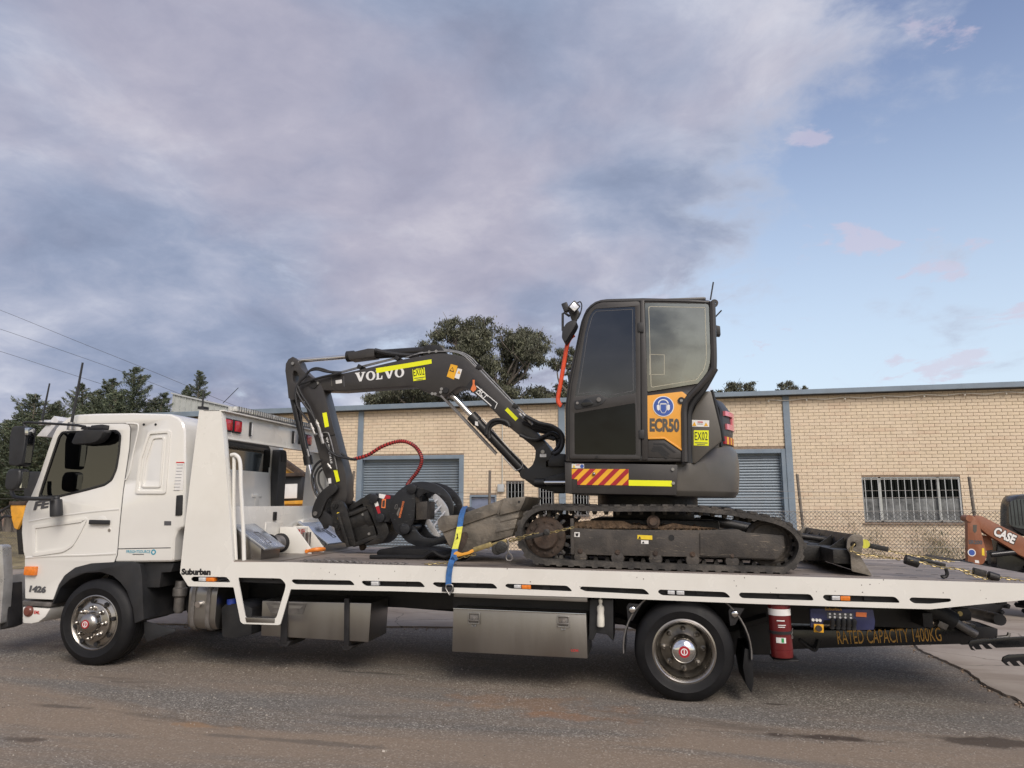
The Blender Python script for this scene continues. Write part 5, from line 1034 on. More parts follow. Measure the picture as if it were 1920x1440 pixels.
# hazard chevrons
hz0 = [(-0.696,1.911),(-0.18,1.91),(-0.182,1.764),(-0.644,1.765),(-0.645,1.816),(-0.696,1.819)]
decal('hazard_panel', hz0, .2985, 'sticker_amber', sk, .002)
def clip(poly, a, b, c_):                     # keep a*x+b*z <= c
    out = []
    for i in range(len(poly)):
        p, q = poly[i-1], poly[i]; dp, dq = a*p[0]+b*p[1]-c_, a*q[0]+b*q[1]-c_
        if dp*dq < 0: t_ = dp/(dp-dq); out.append((p[0]+(q[0]-p[0])*t_, p[1]+(q[1]-p[1])*t_))
        if dq <= 0: out.append(q)
    return out
A0, A1 = [(-0.696,1.911),(-0.18,1.91)]; zb, zt = (-0.414,1.765)[1], (-0.413,1.91)[1]; st_ = .0545
for i in range(-4, 14):
    x_ = A0[0]+.02+i*2*st_; po = [(x_, zb), (x_+st_, zb), (x_+st_+(zt-zb), zt), (x_+(zt-zb), zt)]
    for a, b, c_ in ((-1, 0, -A0[0]-.001), (1, 0, A1[0]-.001)): po = clip(po, a, b, c_) if len(po) > 2 else po
    zc = (-0.671,1.818)[1]; xs_ = (-0.645,1.813)[0]
    if len(po) > 2 and min(p[0] for p in po) < xs_:
        l_ = clip(clip(po, 1, 0, xs_), 0, -1, -zc); r_ = clip(po, -1, 0, -xs_); pieces = [q for q in (l_, r_) if len(q) > 2]
    else: pieces = [po] if len(po) > 2 else []
    for q in pieces: decal('hazard_stripe', q, .296, 'sticker_red', sk, .0015)
decal('reflective_strip', [(-0.181,1.812),(0.201,1.808),(0.201,1.757),(-0.181,1.761)], .2985, 'fluoro', sk)
g = G(); 
for x, z in [(-0.493,1.865)]: g.ball((x, .288, z), .016, 12)
part('lock', g, 'zinc', sk); 
for x, z in [(0.211,1.909),(0.213,1.786)]: part('skirt_bolt', G().cyl((x, .30, z), (x, .285, z), .014, n=14), 'zinc', sk)
def warn(poly, y, par, marks):
    decal('safety_label', poly, y, 'sticker_white', par)
    for mk, m_ in marks: decal('label_symbol', mk, y-.003, m_, par, .0012)
warn([(-0.696,1.957),(-0.583,1.955),(-0.583,1.916),(-0.696,1.918)], .2985, sk, (([(-0.688,1.922),(-0.675,1.95),(-0.663,1.921)], 'sticker_yellow'), (circle(*(-0.602,1.935), .017, 14), 'sticker_blue'), ([(-0.653,1.95),(-0.624,1.95),(-0.624,1.944),(-0.654,1.943)], 'ink_red')))
Rc = .885
def sect(ts, ring):
    g = G(); g.loft([[V(((r_)*math.cos(t), 1.2-r_*math.sin(t)*.995, z)) for r_, z in ring(t)] for t in ts]); return g
ts = [R(a) for a in np.linspace(74, -74, 40)]
def ztop(t): f = max(0, min(1, (76-abs(math.degrees(t)))/50)); return 1.985+.185*f**.8
cw = part('counterweight', sect(ts, lambda t: [(.45, 1.68), (Rc-.045, 1.672), (Rc-.012, 1.72), (Rc, 1.84), (Rc+.004, 1.98 if ztop(t) > 2.02 else 1.93), (Rc-.010, max(1.97, ztop(t)-.07)), (Rc-.055, ztop(t)), (.45, ztop(t))]), 'charcoal_light', Ex, .012, 2, 30)
hood = part('engine_hood', sect([R(a) for a in np.linspace(68, 36, 12)], lambda t: [(.4, ztop(t)-.05), (Rc-.065, ztop(t)-.03), (Rc-.05, 2.30), (Rc-.06, 2.5), (Rc-.13, 2.66), (Rc-.19, 2.685), (.3, 2.69)]), 'charcoal_light', Ex, .012, 2, 30)
tail = part('tail_cover', sect([R(a) for a in np.linspace(34.5, -70, 30)], lambda t: [(.4, ztop(t)-.05), (Rc-.06, ztop(t)-.02), (Rc-.045, 2.30), (Rc-.055, 2.5), (Rc-.13, 2.61), (.3, 2.66)]), 'charcoal', Ex, .012, 2, 30)
part('hood_seam', sect([R(36.5), R(34)], lambda t: [(.4, 2.15), (Rc-.045, 2.15), (Rc-.035, 2.30), (Rc-.045, 2.5), (Rc-.12, 2.645), (.3, 2.69)]), 'ink_black', Ex)
def patch(t0, t1, r_, z0, z1, m_, nm, par): return part(nm, sect([R(a) for a in np.linspace(t0, t1, 5)], lambda t: [(r_-.03, z0), (r_, z0), (r_, z1), (r_-.03, z1)]), m_, par)
patch(31, 6, Rc-.030, 2.445, 2.49, 'lens_pink', 'tail_lamp', tail); patch(17, 6, Rc-.031, 2.37, 2.4445, 'lens_pink', 'tail_lamp', tail); patch(29, 6, Rc-.030, 2.315, 2.369, 'lens_pink', 'tail_lamp', tail)
for i in range(4): patch(32-i*7, 28.5-i*7, Rc-.040, 2.175, 2.245, 'sticker_red', 'tail_chevron', tail); patch(28.5-i*7, 25-i*7, Rc-.040, 2.175, 2.245, 'sticker_amber', 'tail_chevron', tail)
hd = part('hood_side', G().prism([(0.38,1.969),(0.377,2.296),(0.397,2.417),(0.437,2.504),(0.525,2.63),(0.577,2.629),(0.646,2.294),(0.659,2.169),(0.536,2.074),(0.421,1.964)], .385, .75), 'charcoal_light', Ex, .02, 2)
part('hood_seam', G().tube([(x, .40, z) for x, z in [(0.582,2.638),(0.619,2.456),(0.65,2.299),(0.67,2.168)]], .016, 7), 'ink_black', hd)
warn([(0.389,2.363),(0.549,2.357),(0.546,2.296),(0.386,2.302)], .3835, hd, (([(0.396,2.309),(0.417,2.345),(0.434,2.307)], 'sticker_amber'), ([(0.5,2.305),(0.52,2.339),(0.537,2.305)], 'sticker_amber'), ([(0.445,2.348),(0.492,2.346),(0.492,2.336),(0.445,2.339)], 'ink_red'), ([(0.444,2.328),(0.491,2.326),(0.491,2.322),(0.444,2.323)], 'ink_grey')))
def ex02(poly, y, par, p0, p1, h):
    d_ = decal('fleet_plate', poly, y, 'fluoro', par); text('fleet_number', 'EX02', p0, p1, h, y-.003, 'ink_black', par, .0)
    return d_
ex02([(0.41,2.268),(0.541,2.265),(0.537,2.125),(0.405,2.13)], .3835, hd, (0.416,2.178), (0.529,2.176), .075); 
for a_ in ([(0.416,2.158),(0.528,2.155),(0.528,2.148),(0.415,2.152)], [(0.434,2.141),(0.504,2.139),(0.504,2.134),(0.434,2.136)]): decal('plate_print', a_, .380, 'ink_grey', hd, .001)
part('grab_loop', G().prism([(0.533,2.172),(0.669,2.2),(0.69,2.171),(0.674,1.98),(0.637,1.971)], .42, .46), 'charcoal_light', Ex, .01) if 0 else None
# ---- cab
y_c = .27
co = [(-0.753,1.973),(-0.755,2.467),(-0.728,2.707),(-0.692,2.9),(-0.651,3.077),(-0.606,3.293),(-0.58,3.359),(-0.555,3.411),(-0.514,3.455),(-0.469,3.485),(-0.418,3.501),(-0.363,3.507),(-0.027,3.503),(0.385,3.476),(0.585,3.455),(0.602,3.406),(0.603,3.145),(0.602,2.834),(0.577,2.766),(0.465,2.637),(0.36,2.526),(0.327,2.454),(0.314,1.975)]
cb = part('cab_shell', G().prism(co, y_c, 1.25), 'charcoal', Ex, .022, 3)
gur = [(-0.662,2.574),(-0.626,2.78),(-0.565,3.18),(-0.524,3.334),(-0.499,3.379),(-0.464,3.409),(-0.097,3.416),(-0.102,2.6),(-0.362,2.555),(-0.435,2.598)]; gu = rnd_poly(gur, .012)
gl = rnd_poly([(-0.667,2.419),(-0.111,2.507),(-0.113,2.036),(-0.666,2.04)], .012)
# hollow the cab behind its panes
rwr = [(-0.008,3.449),(0.555,3.417),(0.568,3.396),(0.568,2.967),(0.561,2.869),(0.535,2.786),(0.457,2.68),(0.001,2.611)]
for po, ye in ((gu, 1.4), (gl, 1.15), (rnd_poly(inset(rwr, .012), .012), 1.4)):
    ct = bpy.data.objects.new('cut', mesh('cut', G().prism(po, y_c-.2, ye), base=root_base(Ex))); C.objects.link(ct); ct.parent = Ex; ct.data.materials.append(MATS['interior'])
    md = cb.modifiers.new('cut', 'BOOLEAN'); md.object = ct; md.solver = 'EXACT'; md.material_mode = 'TRANSFER'
    bpy.context.view_layer.update(); nm_ = bpy.data.meshes.new_from_object(cb.evaluated_get(bpy.context.evaluated_depsgraph_get())); cb.modifiers.clear(); cb.data = nm_; bpy.data.objects.remove(ct)
part('far_glass', G().prism(gu, 1.251, 1.254), 'glass_door2', Ex, smooth=False); part('far_glass', G().prism(rwr, 1.251, 1.254), 'glass_film2', Ex, smooth=False)
part('operator_seat', G().prism(rnd_poly([(0.162,2.658),(0.247,2.889),(0.343,3.095),(0.382,3.094),(0.391,3.031),(0.326,2.835),(0.281,2.656)], .02), .5, .95), 'interior_grey', Ex, .03); part('head_restraint', G().prism(rnd_poly([(0.225,3.231),(0.257,3.277),(0.317,3.264),(0.324,3.148),(0.283,3.097),(0.233,3.119)], .02), .6, .85), 'interior_grey', Ex, .03)
part('control_lever', G().cyl((-0.484,0.55,2.53), (-0.442,0.55,2.817), .016, n=8).ball((-0.441,0.55,2.832), .04, 10), 'interior_grey', Ex); part('control_lever', G().cyl((-0.333,0.8,2.509), (-0.277,0.8,2.819), .016, n=8).ball((-0.277,0.8,2.835), .04, 10), 'interior_grey', Ex); part('monitor', G().prism(rnd_poly([(-0.604,2.964),(-0.467,2.995),(-0.453,2.873),(-0.587,2.842)], .01), .9, 1.0), 'interior_grey', Ex, .01)
part('floor_mat', G().prism([(-0.657,2.077),(-0.133,2.077),(-0.133,2.053),(-0.657,2.053)], .3, 1.1), 'interior_grey', Ex)
dp = rnd_poly([(-0.712,2.002),(-0.712,2.465),(-0.686,2.695),(-0.61,3.074),(-0.565,3.304),(-0.519,3.401),(-0.463,3.451),(-0.398,3.468),(-0.067,3.465),(-0.052,3.44),(-0.072,1.997)], .015)
cdr = part('cab_door', G().prism(dp, y_c-.018, y_c+.01, [gu, gl]), 'charcoal', Ex, .006)
part('door_gap', G().prism(inset(dp, -.007), y_c-.004, y_c+.008), 'ink_black', cdr, smooth=False)
part('upper_glass', G().prism(gu, y_c-.012, y_c-.006), 'glass_door2', cdr, smooth=False); part('lower_glass', G().prism(gl, y_c-.012, y_c-.006), 'glass_door_low', cdr, smooth=False)
part('glass_border', frame(gur, .005, .012, y_c-.0135, y_c-.0125, .022), 'ink_grey', cdr, smooth=False)
hd_ = part('handle_recess', G().prism(rnd_poly([(-0.663,2.533),(-0.434,2.584),(-0.405,2.578),(-0.372,2.549),(-0.406,2.504),(-0.45,2.485),(-0.646,2.452),(-0.664,2.468)], .01), y_c-.024, y_c-.01), 'black_plastic', cdr, .005)
part('door_handle', G().prism(rnd_poly([(-0.601,2.512),(-0.563,2.546),(-0.523,2.541),(-0.489,2.505),(-0.513,2.491),(-0.582,2.477)], .006), y_c-.04, y_c-.02), 'black_gloss', cdr, .005); part('key_lock', G().cyl((*[(-0.44,2.542)[0], y_c-.022], (-0.44,2.542)[1]), ((-0.44,2.542)[0], y_c-.04, (-0.44,2.542)[1]), .020, n=18).cyl((*[(-0.638,2.513)[0], y_c-.022], (-0.638,2.513)[1]), ((-0.638,2.513)[0], y_c-.034, (-0.638,2.513)[1]), .013, n=14), 'steel_dull', cdr)
for q in ([(-0.075,3.259),(-0.021,3.257),(-0.023,3.166),(-0.076,3.172)], [(-0.081,2.261),(-0.034,2.261),(-0.035,2.179),(-0.082,2.184)]): part('hinge', G().prism(q, y_c-.030, y_c), 'black_plastic', cb, .004)
part('door_stop', G().cyl((*[(-0.463,2.017)[0], y_c-.012], (-0.463,2.017)[1]), ((-0.463,2.017)[0], y_c-.03, (-0.463,2.017)[1]), .012, n=12), 'ink_black', cdr)
rwn = rnd_poly(rwr, .012)
rg = part('rear_quarter_glass', G().prism(rwn, y_c-.008, y_c-.004), 'glass_film2', Ex, smooth=False); part('glass_border', frame(rwr, .005, .02, y_c-.0095, y_c-.0082, .032), 'glass_line', rg, smooth=False)
q_ = [(0.026,2.961),(0.161,2.952),(0.157,2.768),(0.023,2.766)]; part('window_sticker_edge', G().ring(q_, inset(q_, .004), y_c-.0095, y_c-.0082), 'glass_line', rg, smooth=False)
op = part('orange_panel', G().prism(rnd_poly([(-0.011,2.574),(0.31,2.608),(0.373,2.554),(0.322,2.467),(0.315,2.443),(0.304,2.059),(0.144,2.179),(-0.002,2.175)], .012), y_c-.012, y_c+.002), 'orange_panel', Ex, .005)
part('panel_crease', G().prism([(-0.002,2.194),(0.14,2.196),(0.303,2.083),(0.302,2.067),(0.142,2.179),(-0.002,2.177)], y_c-.018, y_c-.01), 'orange_panel', op, .003)
vp2 = part('vent_panel', G().prism(rnd_poly([(-0.002,2.165),(0.144,2.167),(0.304,2.05),(0.303,2.007),(-0.005,2.014)], .006), y_c-.008, y_c+.002), 'charcoal', Ex, .004)
for k in range(4): part('vent_slot', G().prism([(0.044,2.141),(0.143,2.14),(0.243,2.057),(0.22,2.057),(0.129,2.126),(0.048,2.126)] if k == 0 else [(x-.012*k*.9, z-.02*k*.85) for x, z in [(0.053,2.131),(0.128,2.131),(0.201,2.057),(0.183,2.056),(0.115,2.117),(0.058,2.117)]], y_c-.0105, y_c-.0075), 'ink_black', vp2, smooth=False)
bx, bz = (0.14,2.474); rr = .094
part('ppe_sign', G().cyl((bx, y_c-.0125, bz), (bx, y_c-.015, bz), rr, n=40), 'sticker_white', op); part('ppe_disc', G().cyl((bx, y_c-.0152, bz), (bx, y_c-.017, bz), rr*.92, n=40), 'sticker_blue', op)
S_ = rr
def bl2(pts): return [(bx+x*S_, bz+z*S_) for x, z in pts]
hb_ = [(.50*math.cos(a), .28+.42*math.sin(a)) for a in np.linspace(math.pi, 0, 12)]+[(.40*math.cos(a), .26+.34*math.sin(a)) for a in np.linspace(0, math.pi, 12)]
for po in (hb_, [(-.62, .10), (-.42, .20), (-.34, .05), (-.34, -.32), (-.46, -.42), (-.60, -.30)], [(.62, .10), (.42, .20), (.34, .05), (.34, -.32), (.46, -.42), (.60, -.30)], [(-.30, .30), (.30, .30), (.28, .24), (-.28, .24)]): part('ppe_symbol', G().prism(bl2(po), y_c-.0185, y_c-.0171), 'ink_white', op, smooth=False)
fo = [(-.30, .22), (.30, .22), (.30, -.38), (.14, -.66), (-.14, -.66), (-.30, -.38)]; part('ppe_symbol', G().ring(bl2(fo), inset(bl2(fo), .004), y_c-.0185, y_c-.0171), 'ink_white', op, smooth=False)
text('model_lettering', 'ECR50', (0.013,2.244), (0.276,2.237), .125, y_c-.0125, 'ink_dark', op, .05)
lk_ = (0.3,2.524); part('fuel_lock', G().cyl((lk_[0], y_c-.011, lk_[1]), (lk_[0], y_c-.022, lk_[1]), .032, n=24), 'ink_black', op); part('lock_barrel', G().cyl((lk_[0], y_c-.022, lk_[1]), (lk_[0], y_c-.026, lk_[1]), .013, n=16), 'zinc', op)
part('rear_post', G().tube(spline([(x, y_c-.004, z) for x, z in [(0.598,3.435),(0.597,3.144),(0.594,2.868),(0.573,2.785),(0.465,2.655),(0.364,2.55),(0.324,2.463),(0.318,2.289),(0.314,1.974)]], 5), .030, 8), 'charcoal', Ex); part('rear_seam', G().tube(spline([(x, y_c+.045, z) for x, z in [(0.605,2.826),(0.496,2.637),(0.409,2.531),(0.364,2.43),(0.356,2.293),(0.35,1.967)]], 5), .035, 8), 'ink_black', Ex)
part('pillar_strip', G().prism([(-0.047,3.476),(-0.013,3.474),(0.001,2.593),(-0.006,1.993),(-0.058,1.992)], y_c-.014, y_c+.002), 'charcoal', Ex, .004)
part('roof_seam', G().tube(spline([(x, y_c-.004, z) for x, z in [(-0.737,2.002),(-0.737,2.466),(-0.711,2.697),(-0.636,3.061),(-0.59,3.285),(-0.545,3.388),(-0.498,3.438),(-0.439,3.472),(-0.364,3.479),(-0.027,3.473),(0.384,3.449),(0.565,3.432)]], 4), .006, 6), 'ink_black', Ex)
part('roof_rib', G().box((-0.45,3.519)[0], (0.554,3.478)[0], .36, 1.16, 3.48, 3.515), 'charcoal', Ex, .015)
# aerials, camera, mirror, lamp, grab handle
part('aerial', G().cyl((0.589,0.32,3.471), (0.621,0.32,3.64), .007, n=7).cyl((0.628,0.6,3.349), (0.715,0.6,3.441), .007, n=7), 'ink_black', Ex); part('roof_lug', G().prism(circle(*(0.625,3.443), .035, 16), .33, .36, [circle(*(0.627,3.443), .013, 10)]), 'charcoal', Ex); part('rear_camera', G().prism([(0.622,3.277),(0.685,3.259),(0.687,3.171),(0.624,3.179)], .48, .58), 'black_plastic', Ex, .008)
part('grab_handle', G().tube(spline([(-0.675,0.36,3.187),(-0.706,0.36,3.167),(-0.741,0.36,3.105),(-0.762,0.36,2.996),(-0.787,0.36,2.842),(-0.813,0.36,2.688),(-0.833,0.36,2.571),(-0.818,0.36,2.519),(-0.797,0.36,2.505)], 5), .021, 10), 'rail_red', Ex); part('handle_foot', G().prism(rnd_poly([(-0.833,2.535),(-0.808,2.555),(-0.792,2.51),(-0.813,2.484)], .01), .34, .38), 'rail_red', Ex, .004)
mr = part('cab_mirror', G().prism(rnd_poly([(-0.774,3.112),(-0.769,3.193),(-0.734,3.253),(-0.679,3.283),(-0.629,3.271),(-0.65,3.22),(-0.695,3.15),(-0.744,3.07)], .02), .16, .34), 'black_plastic', Ex, .03, 3)
part('lamp_bracket', G().prism([(-0.699,3.324),(-0.735,3.425),(-0.704,3.451),(-0.647,3.448),(-0.627,3.417),(-0.664,3.311)], .38, .42), 'charcoal', Ex, .004); part('mirror_guard', G().tube([(-0.792,0.4,3.242),(-0.792,0.4,3.412),(-0.777,0.4,3.422),(-0.725,0.4,3.383)], .012, 7), 'black_plastic', Ex)
wl2 = part('work_lamp', G().obox((-0.673,0.3,3.444), (.085, .09, .085), (0, .75, .3)), 'black_plastic', Ex, .012); part('lens', G().obox(((-0.666,3.432)[0], .247, (-0.666,3.432)[1]), (.066, .012, .066), (0, .75, .3)), 'lens_clear', wl2, .004)
part('work_lamp', G().obox((-0.764,0.42,3.475), (.06, .08, .09), (0, -.35, 0)), 'black_plastic', Ex, .012); part('lamp_cable', G().tube(spline([(-0.65,0.38,3.507),(-0.619,0.38,3.517),(-0.605,0.38,3.474),(-0.62,0.38,3.4),(-0.646,0.38,3.348)], 4), .006, 6), 'hose_black', Ex)
# cab fill at the far side and right-hand cover
part('right_cover', G().prism([(-0.746,1.965),(-0.746,2.3),(-0.607,2.399),(0.263,2.39),(0.345,1.966)], 1.30, 2.05), 'charcoal', Ex, .04)
# ---- boom, arm, cylinders
b0, b1 = 1.25, 1.47; bc = .5*(b0+b1)
boom = spl2([(-3.826,2.921),(-3.776,2.964),(-3.549,3.009),(-3.236,3.064),(-2.706,3.175),(-2.414,3.222),(-2.284,3.234),(-2.142,3.222),(-2.003,3.193)], 3)+spl2([(-2.003,3.193),(-1.824,3.045),(-1.62,2.833),(-1.396,2.607),(-1.153,2.328),(-1.043,2.209)], 3)[1:]+[(-0.974,2.106),(-1.065,2.027),(-1.163,2.118),(-1.203,2.187),(-1.49,2.417),(-1.64,2.576)]+spl2([(-1.64,2.576),(-1.768,2.7),(-1.895,2.802),(-1.986,2.848),(-2.053,2.841),(-2.125,2.794),(-2.19,2.754),(-2.307,2.768),(-2.469,2.824),(-2.564,2.867),(-2.707,2.864)], 3)[1:]+[(-3.097,2.847),(-3.417,2.83),(-3.611,2.837),(-3.775,2.846),(-3.817,2.871)]
bm2 = part('boom', G().prism(boom, b0, b1), 'charcoal', Ex, .012, 2)
V0 = (-3.252,2.928); V1 = (-2.666,2.977)
# slab-serif maker's lettering cut as outlines
def glyph(ch):
    if ch == 'V': return [[(0, 1), (.46, 1), (.46, .90), (.37, .90), (.56, .36), (.72, .90), (.63, .90), (.63, 1), (1, 1), (1, .90), (.92, .90), (.60, 0), (.40, 0), (.08, .90), (0, .90)]]
    if ch == 'L': return [[(0, 1), (.52, 1), (.52, .90), (.40, .90), (.40, .12), (.66, .12), (.76, .38), (.86, .38), (.84, 0), (0, 0), (0, .10), (.12, .10), (.12, .90), (0, .90)]]
    return [[(.5+.5*math.cos(a), .5+.52*math.sin(a)) for a in np.linspace(0, 2*math.pi, 24)[:-1]], [(.5+.24*math.cos(a), .5+.40*math.sin(a)) for a in np.linspace(0, 2*math.pi, 24)[:-1]]]
d_ = (Vector(V1)-Vector(V0)); Lw = d_.length; d_.normalize(); nn = Vector((-d_.y, d_.x)); hh = .105; xk = 0
wds = [.225, .205, .165, .225, .205]
for ch, w_ in zip('VOLVO', wds):
    ls = [[(V0[0]+d_.x*(xk+x*w_*.95)*Lw/1.025+nn.x*z*hh, V0[1]+d_.y*(xk+x*w_*.95)*Lw/1.025+nn.y*z*hh) for x, z in l] for l in glyph(ch)]
    part('maker_letter', G().prism(ls[0], b0-.002, b0+.0005, ls[1:]), 'ink_white', bm2, smooth=False); xk += w_
decal('reflective_strip', [(-3.013,3.08),(-2.364,3.168),(-2.357,3.119),(-3.002,3.024)], b0-.0005, 'fluoro', bm2)
ex02([(-2.581,3.058),(-2.439,3.077),(-2.423,2.939),(-2.564,2.924)], b0-.0005, bm2, (-2.563,2.978), (-2.436,2.995), .082); 
for a_ in ([(-2.556,2.958),(-2.432,2.973),(-2.432,2.965),(-2.555,2.95)], [(-2.533,2.939),(-2.454,2.949),(-2.452,2.943),(-2.532,2.933)]): decal('plate_print', a_, b0-.0035, 'ink_grey', bm2, .001)
decal('caution_label', [(-2.137,3.109),(-2.058,3.086),(-2.096,2.933),(-2.18,2.968)], b0-.0005, 'sticker_amber', bm2); decal('label_symbol', [(-2.152,3.033),(-2.115,3.075),(-2.098,3.014)], b0-.0035, 'ink_black', bm2, .001); decal('label_symbol', [(-2.141,3.039),(-2.117,3.063),(-2.108,3.026)], b0-.005, 'sticker_amber', bm2, .001)
decal('caution_label', [(-2.057,3.059),(-2.005,3.045),(-2.039,2.935),(-2.091,2.954)], b0-.0005, 'sticker_white', bm2); decal('label_symbol', [(-2.059,3.002),(-2.039,3.037),(-2.025,2.995)], b0-.0035, 'sticker_amber', bm2, .001)
decal('owner_panel', [(-1.884,2.947),(-1.593,2.65),(-1.642,2.592),(-1.961,2.85)], b0-.0005, 'ink_black', bm2)
part('owner_emblem', G().prism([(-1.883,2.925),(-1.859,2.925),(-1.861,2.877),(-1.839,2.835),(-1.845,2.812),(-1.875,2.789),(-1.905,2.818),(-1.882,2.872)], b0-.004, b0-.0026), 'sticker_orange', bm2, smooth=False)
text('owner_lettering', 'ACT', (-1.833,2.799), (-1.747,2.704), .058, b0-.0026, 'ink_white', bm2, .02); decal('owner_rule', [(-1.839,2.862),(-1.604,2.667),(-1.607,2.659),(-1.843,2.853)], b0-.0028, 'ink_white', bm2, .001); decal('owner_rule', [(-1.842,2.794),(-1.666,2.638),(-1.67,2.629),(-1.846,2.782)], b0-.0028, 'ink_white', bm2, .001); decal('owner_rule', [(-1.604,2.667),(-1.598,2.659),(-1.626,2.6),(-1.633,2.605)], b0-.0028, 'ink_white', bm2, .001)
decal('reflective_strip', [(-1.489,2.613),(-1.37,2.494),(-1.4,2.467),(-1.518,2.585)], b0-.0005, 'fluoro', bm2)
decal('lifting_label', [(-3.493,2.951),(-3.418,2.959),(-3.413,2.919),(-3.487,2.911)], b0-.0005, 'sticker_white', bm2); decal('weld_seam', [(-3.401,2.998),(-3.391,2.999),(-3.378,2.875),(-3.389,2.876)], b0-.0005, 'ink_grey', bm2, .004)
for a_ in ((621, 707, 622.5, 725),): decal('weld_seam', [(-3.549,2.984),(-3.539,2.983),(-3.529,2.884),(-3.539,2.884)], b0-.0005, 'charcoal_light', bm2, .004)
parts('cylinder_bracket', [G().prism(rnd_poly([(-2.476,3.226),(-2.467,3.33),(-2.418,3.34),(-2.306,3.34),(-2.269,3.318),(-2.223,3.262),(-2.18,3.23),(-2.29,3.209)], .01), 1.28, 1.30), G().prism(rnd_poly([(-2.476,3.226),(-2.467,3.33),(-2.418,3.34),(-2.306,3.34),(-2.269,3.318),(-2.223,3.262),(-2.18,3.23),(-2.29,3.209)], .01), 1.42, 1.44)], 'boom_black', bm2, .004)
g = G()
for x, z in [(-2.396,3.257),(-2.316,3.261),(-2.338,2.777),(-2.304,2.774),(-2.233,2.828),(-2.241,2.793)]: g.cyl((x, 1.285 if z > 2.9 else b0, z), (x, 1.262 if z > 2.9 else b0-.016, z), .017, n=12)
part('grease_cap', g, 'zinc', bm2, kind='stuff')
part('pivot_pin', G().cyl((*[(-2.183,2.811)[0], b0-.02], (-2.183,2.811)[1]), ((-2.183,2.811)[0], b1+.02, (-2.183,2.811)[1]), .032, n=20), 'boom_black', bm2)
for pts, r_ in (([(-3.45,1.3,3.047),(-3.066,1.3,3.137),(-2.725,1.3,3.21),(-2.437,1.3,3.27),(-2.25,1.3,3.277),(-2.052,1.3,3.242),(-1.939,1.3,3.178),(-1.834,1.3,3.066),(-1.631,1.3,2.853),(-1.42,1.3,2.631),(-1.301,1.3,2.497)], .008), ([(-3.464,1.33,3.065),(-3.079,1.33,3.156),(-2.736,1.33,3.228),(-2.447,1.33,3.289),(-2.247,1.33,3.295),(-2.035,1.33,3.253),(-1.922,1.33,3.189),(-1.823,1.33,3.083),(-1.613,1.33,2.864),(-1.408,1.33,2.647),(-1.277,1.33,2.511)], .008), ([(-2.677,1.27,3.196),(-2.489,1.27,3.246),(-2.204,1.27,3.258),(-2.019,1.27,3.216),(-1.851,1.27,3.067),(-1.636,1.27,2.843),(-1.433,1.27,2.622),(-1.337,1.27,2.493)], .008)): part('hydraulic_pipe', G().tube(spline(pts, 4), r_, 7), 'zinc', bm2)
for u in ((-3.213,1.27,3.092), (-2.77,1.27,3.18), (-1.821,1.27,3.06), (-1.409,1.27,2.621)): part('pipe_clamp', G().obox((u[0], 1.31, u[2]+.01), (.05, .14, .05), (0, .5, 0)), 'boom_black', bm2, .005)
# boom foot casting and swing post
sp2 = part('swing_post', G().prism(rnd_poly([(-1.163,2.141),(-1.055,2.22),(-0.985,2.118),(-0.946,2.096),(-0.872,2.101),(-0.85,2.006),(-0.855,1.7),(-1.019,1.721),(-1.172,1.764),(-1.304,1.858),(-1.27,1.926),(-1.196,1.988),(-1.168,2.061)], .012), 1.15, 1.58, [[(-1.053,2.028),(-1.026,2.042),(-1.014,2.039),(-1.014,1.994),(-1.025,1.966),(-1.054,1.966)]]), 'boom_black', Ex, .014)
parts('swing_lug', [G().prism([(-0.968,2.104),(-0.844,2.103),(-0.844,1.97),(-1.024,1.969),(-1.024,2.025)], 1.1, 1.62), G().prism([(-1.125,1.836),(-0.844,1.914),(-0.844,1.771),(-1.125,1.769)], 1.1, 1.62)], 'boom_black', sp2, .01); part('swing_pin', G().cyl(((-0.946,2.065)[0], 1.38, 1.70), ((-0.946,2.065)[0], 1.38, 2.12), .06, n=18), 'boom_black', sp2); part('swing_ram_rod', G().cyl((-1.059,1.05,1.803), (-0.839,1.05,1.805), .022, n=12), 'chrome', sp2); part('swing_ram', G().cyl((-1.153,1.05,1.803), (-1.054,1.05,1.803), .045, n=14), 'boom_black', sp2)
decal('lifting_label', [(-1.118,2.105),(-1.05,2.105),(-1.05,2.072),(-1.118,2.072)], 1.149, 'sticker_white', sp2); g = G(); bolt(g, (-1.087,2.127)[0], 1.15, (-1.087,2.127)[1], .02, .015, 12); part('pin_bolt', g, 'zinc', sp2)
cyl_ = part('boom_cylinder', G().cyl((-1.885,1.36,2.509), (-1.288,1.36,1.902), .052, n=20).cyl((-1.917,1.36,2.544), (-1.848,1.36,2.473), .062, n=20).cyl((*[(-1.288,1.902)[0], 1.24], (-1.288,1.902)[1]), ((-1.288,1.902)[0], 1.48, (-1.288,1.902)[1]), .06), 'boom_black', Ex)
part('cylinder_rod', G().cyl((-2.193,1.36,2.83), (-1.903,1.36,2.526), .029, n=18), 'chrome', cyl_); part('cylinder_pipe', G().tube(spline([(-1.772,1.29,2.494),(-1.681,1.29,2.399),(-1.502,1.29,2.201),(-1.354,1.29,2.053),(-1.324,1.29,2.007),(-1.335,1.29,1.967),(-1.369,1.29,1.945),(-1.411,1.29,1.95),(-1.529,1.29,2.075)], 4), .008, 6), 'zinc', cyl_)
parts('rod_guard', [G().beam((-2.278,1.4,2.795), (-1.629,1.4,2.129), .010, .02), G().beam((-2.246,1.25,2.76), (-1.609,1.25,2.107), .010, .02)], 'steel_dull', cyl_, .002); decal('cylinder_label', [(-1.858,2.472),(-1.828,2.466),(-1.821,2.419),(-1.857,2.431)], 1.295, 'sticker_white', cyl_)
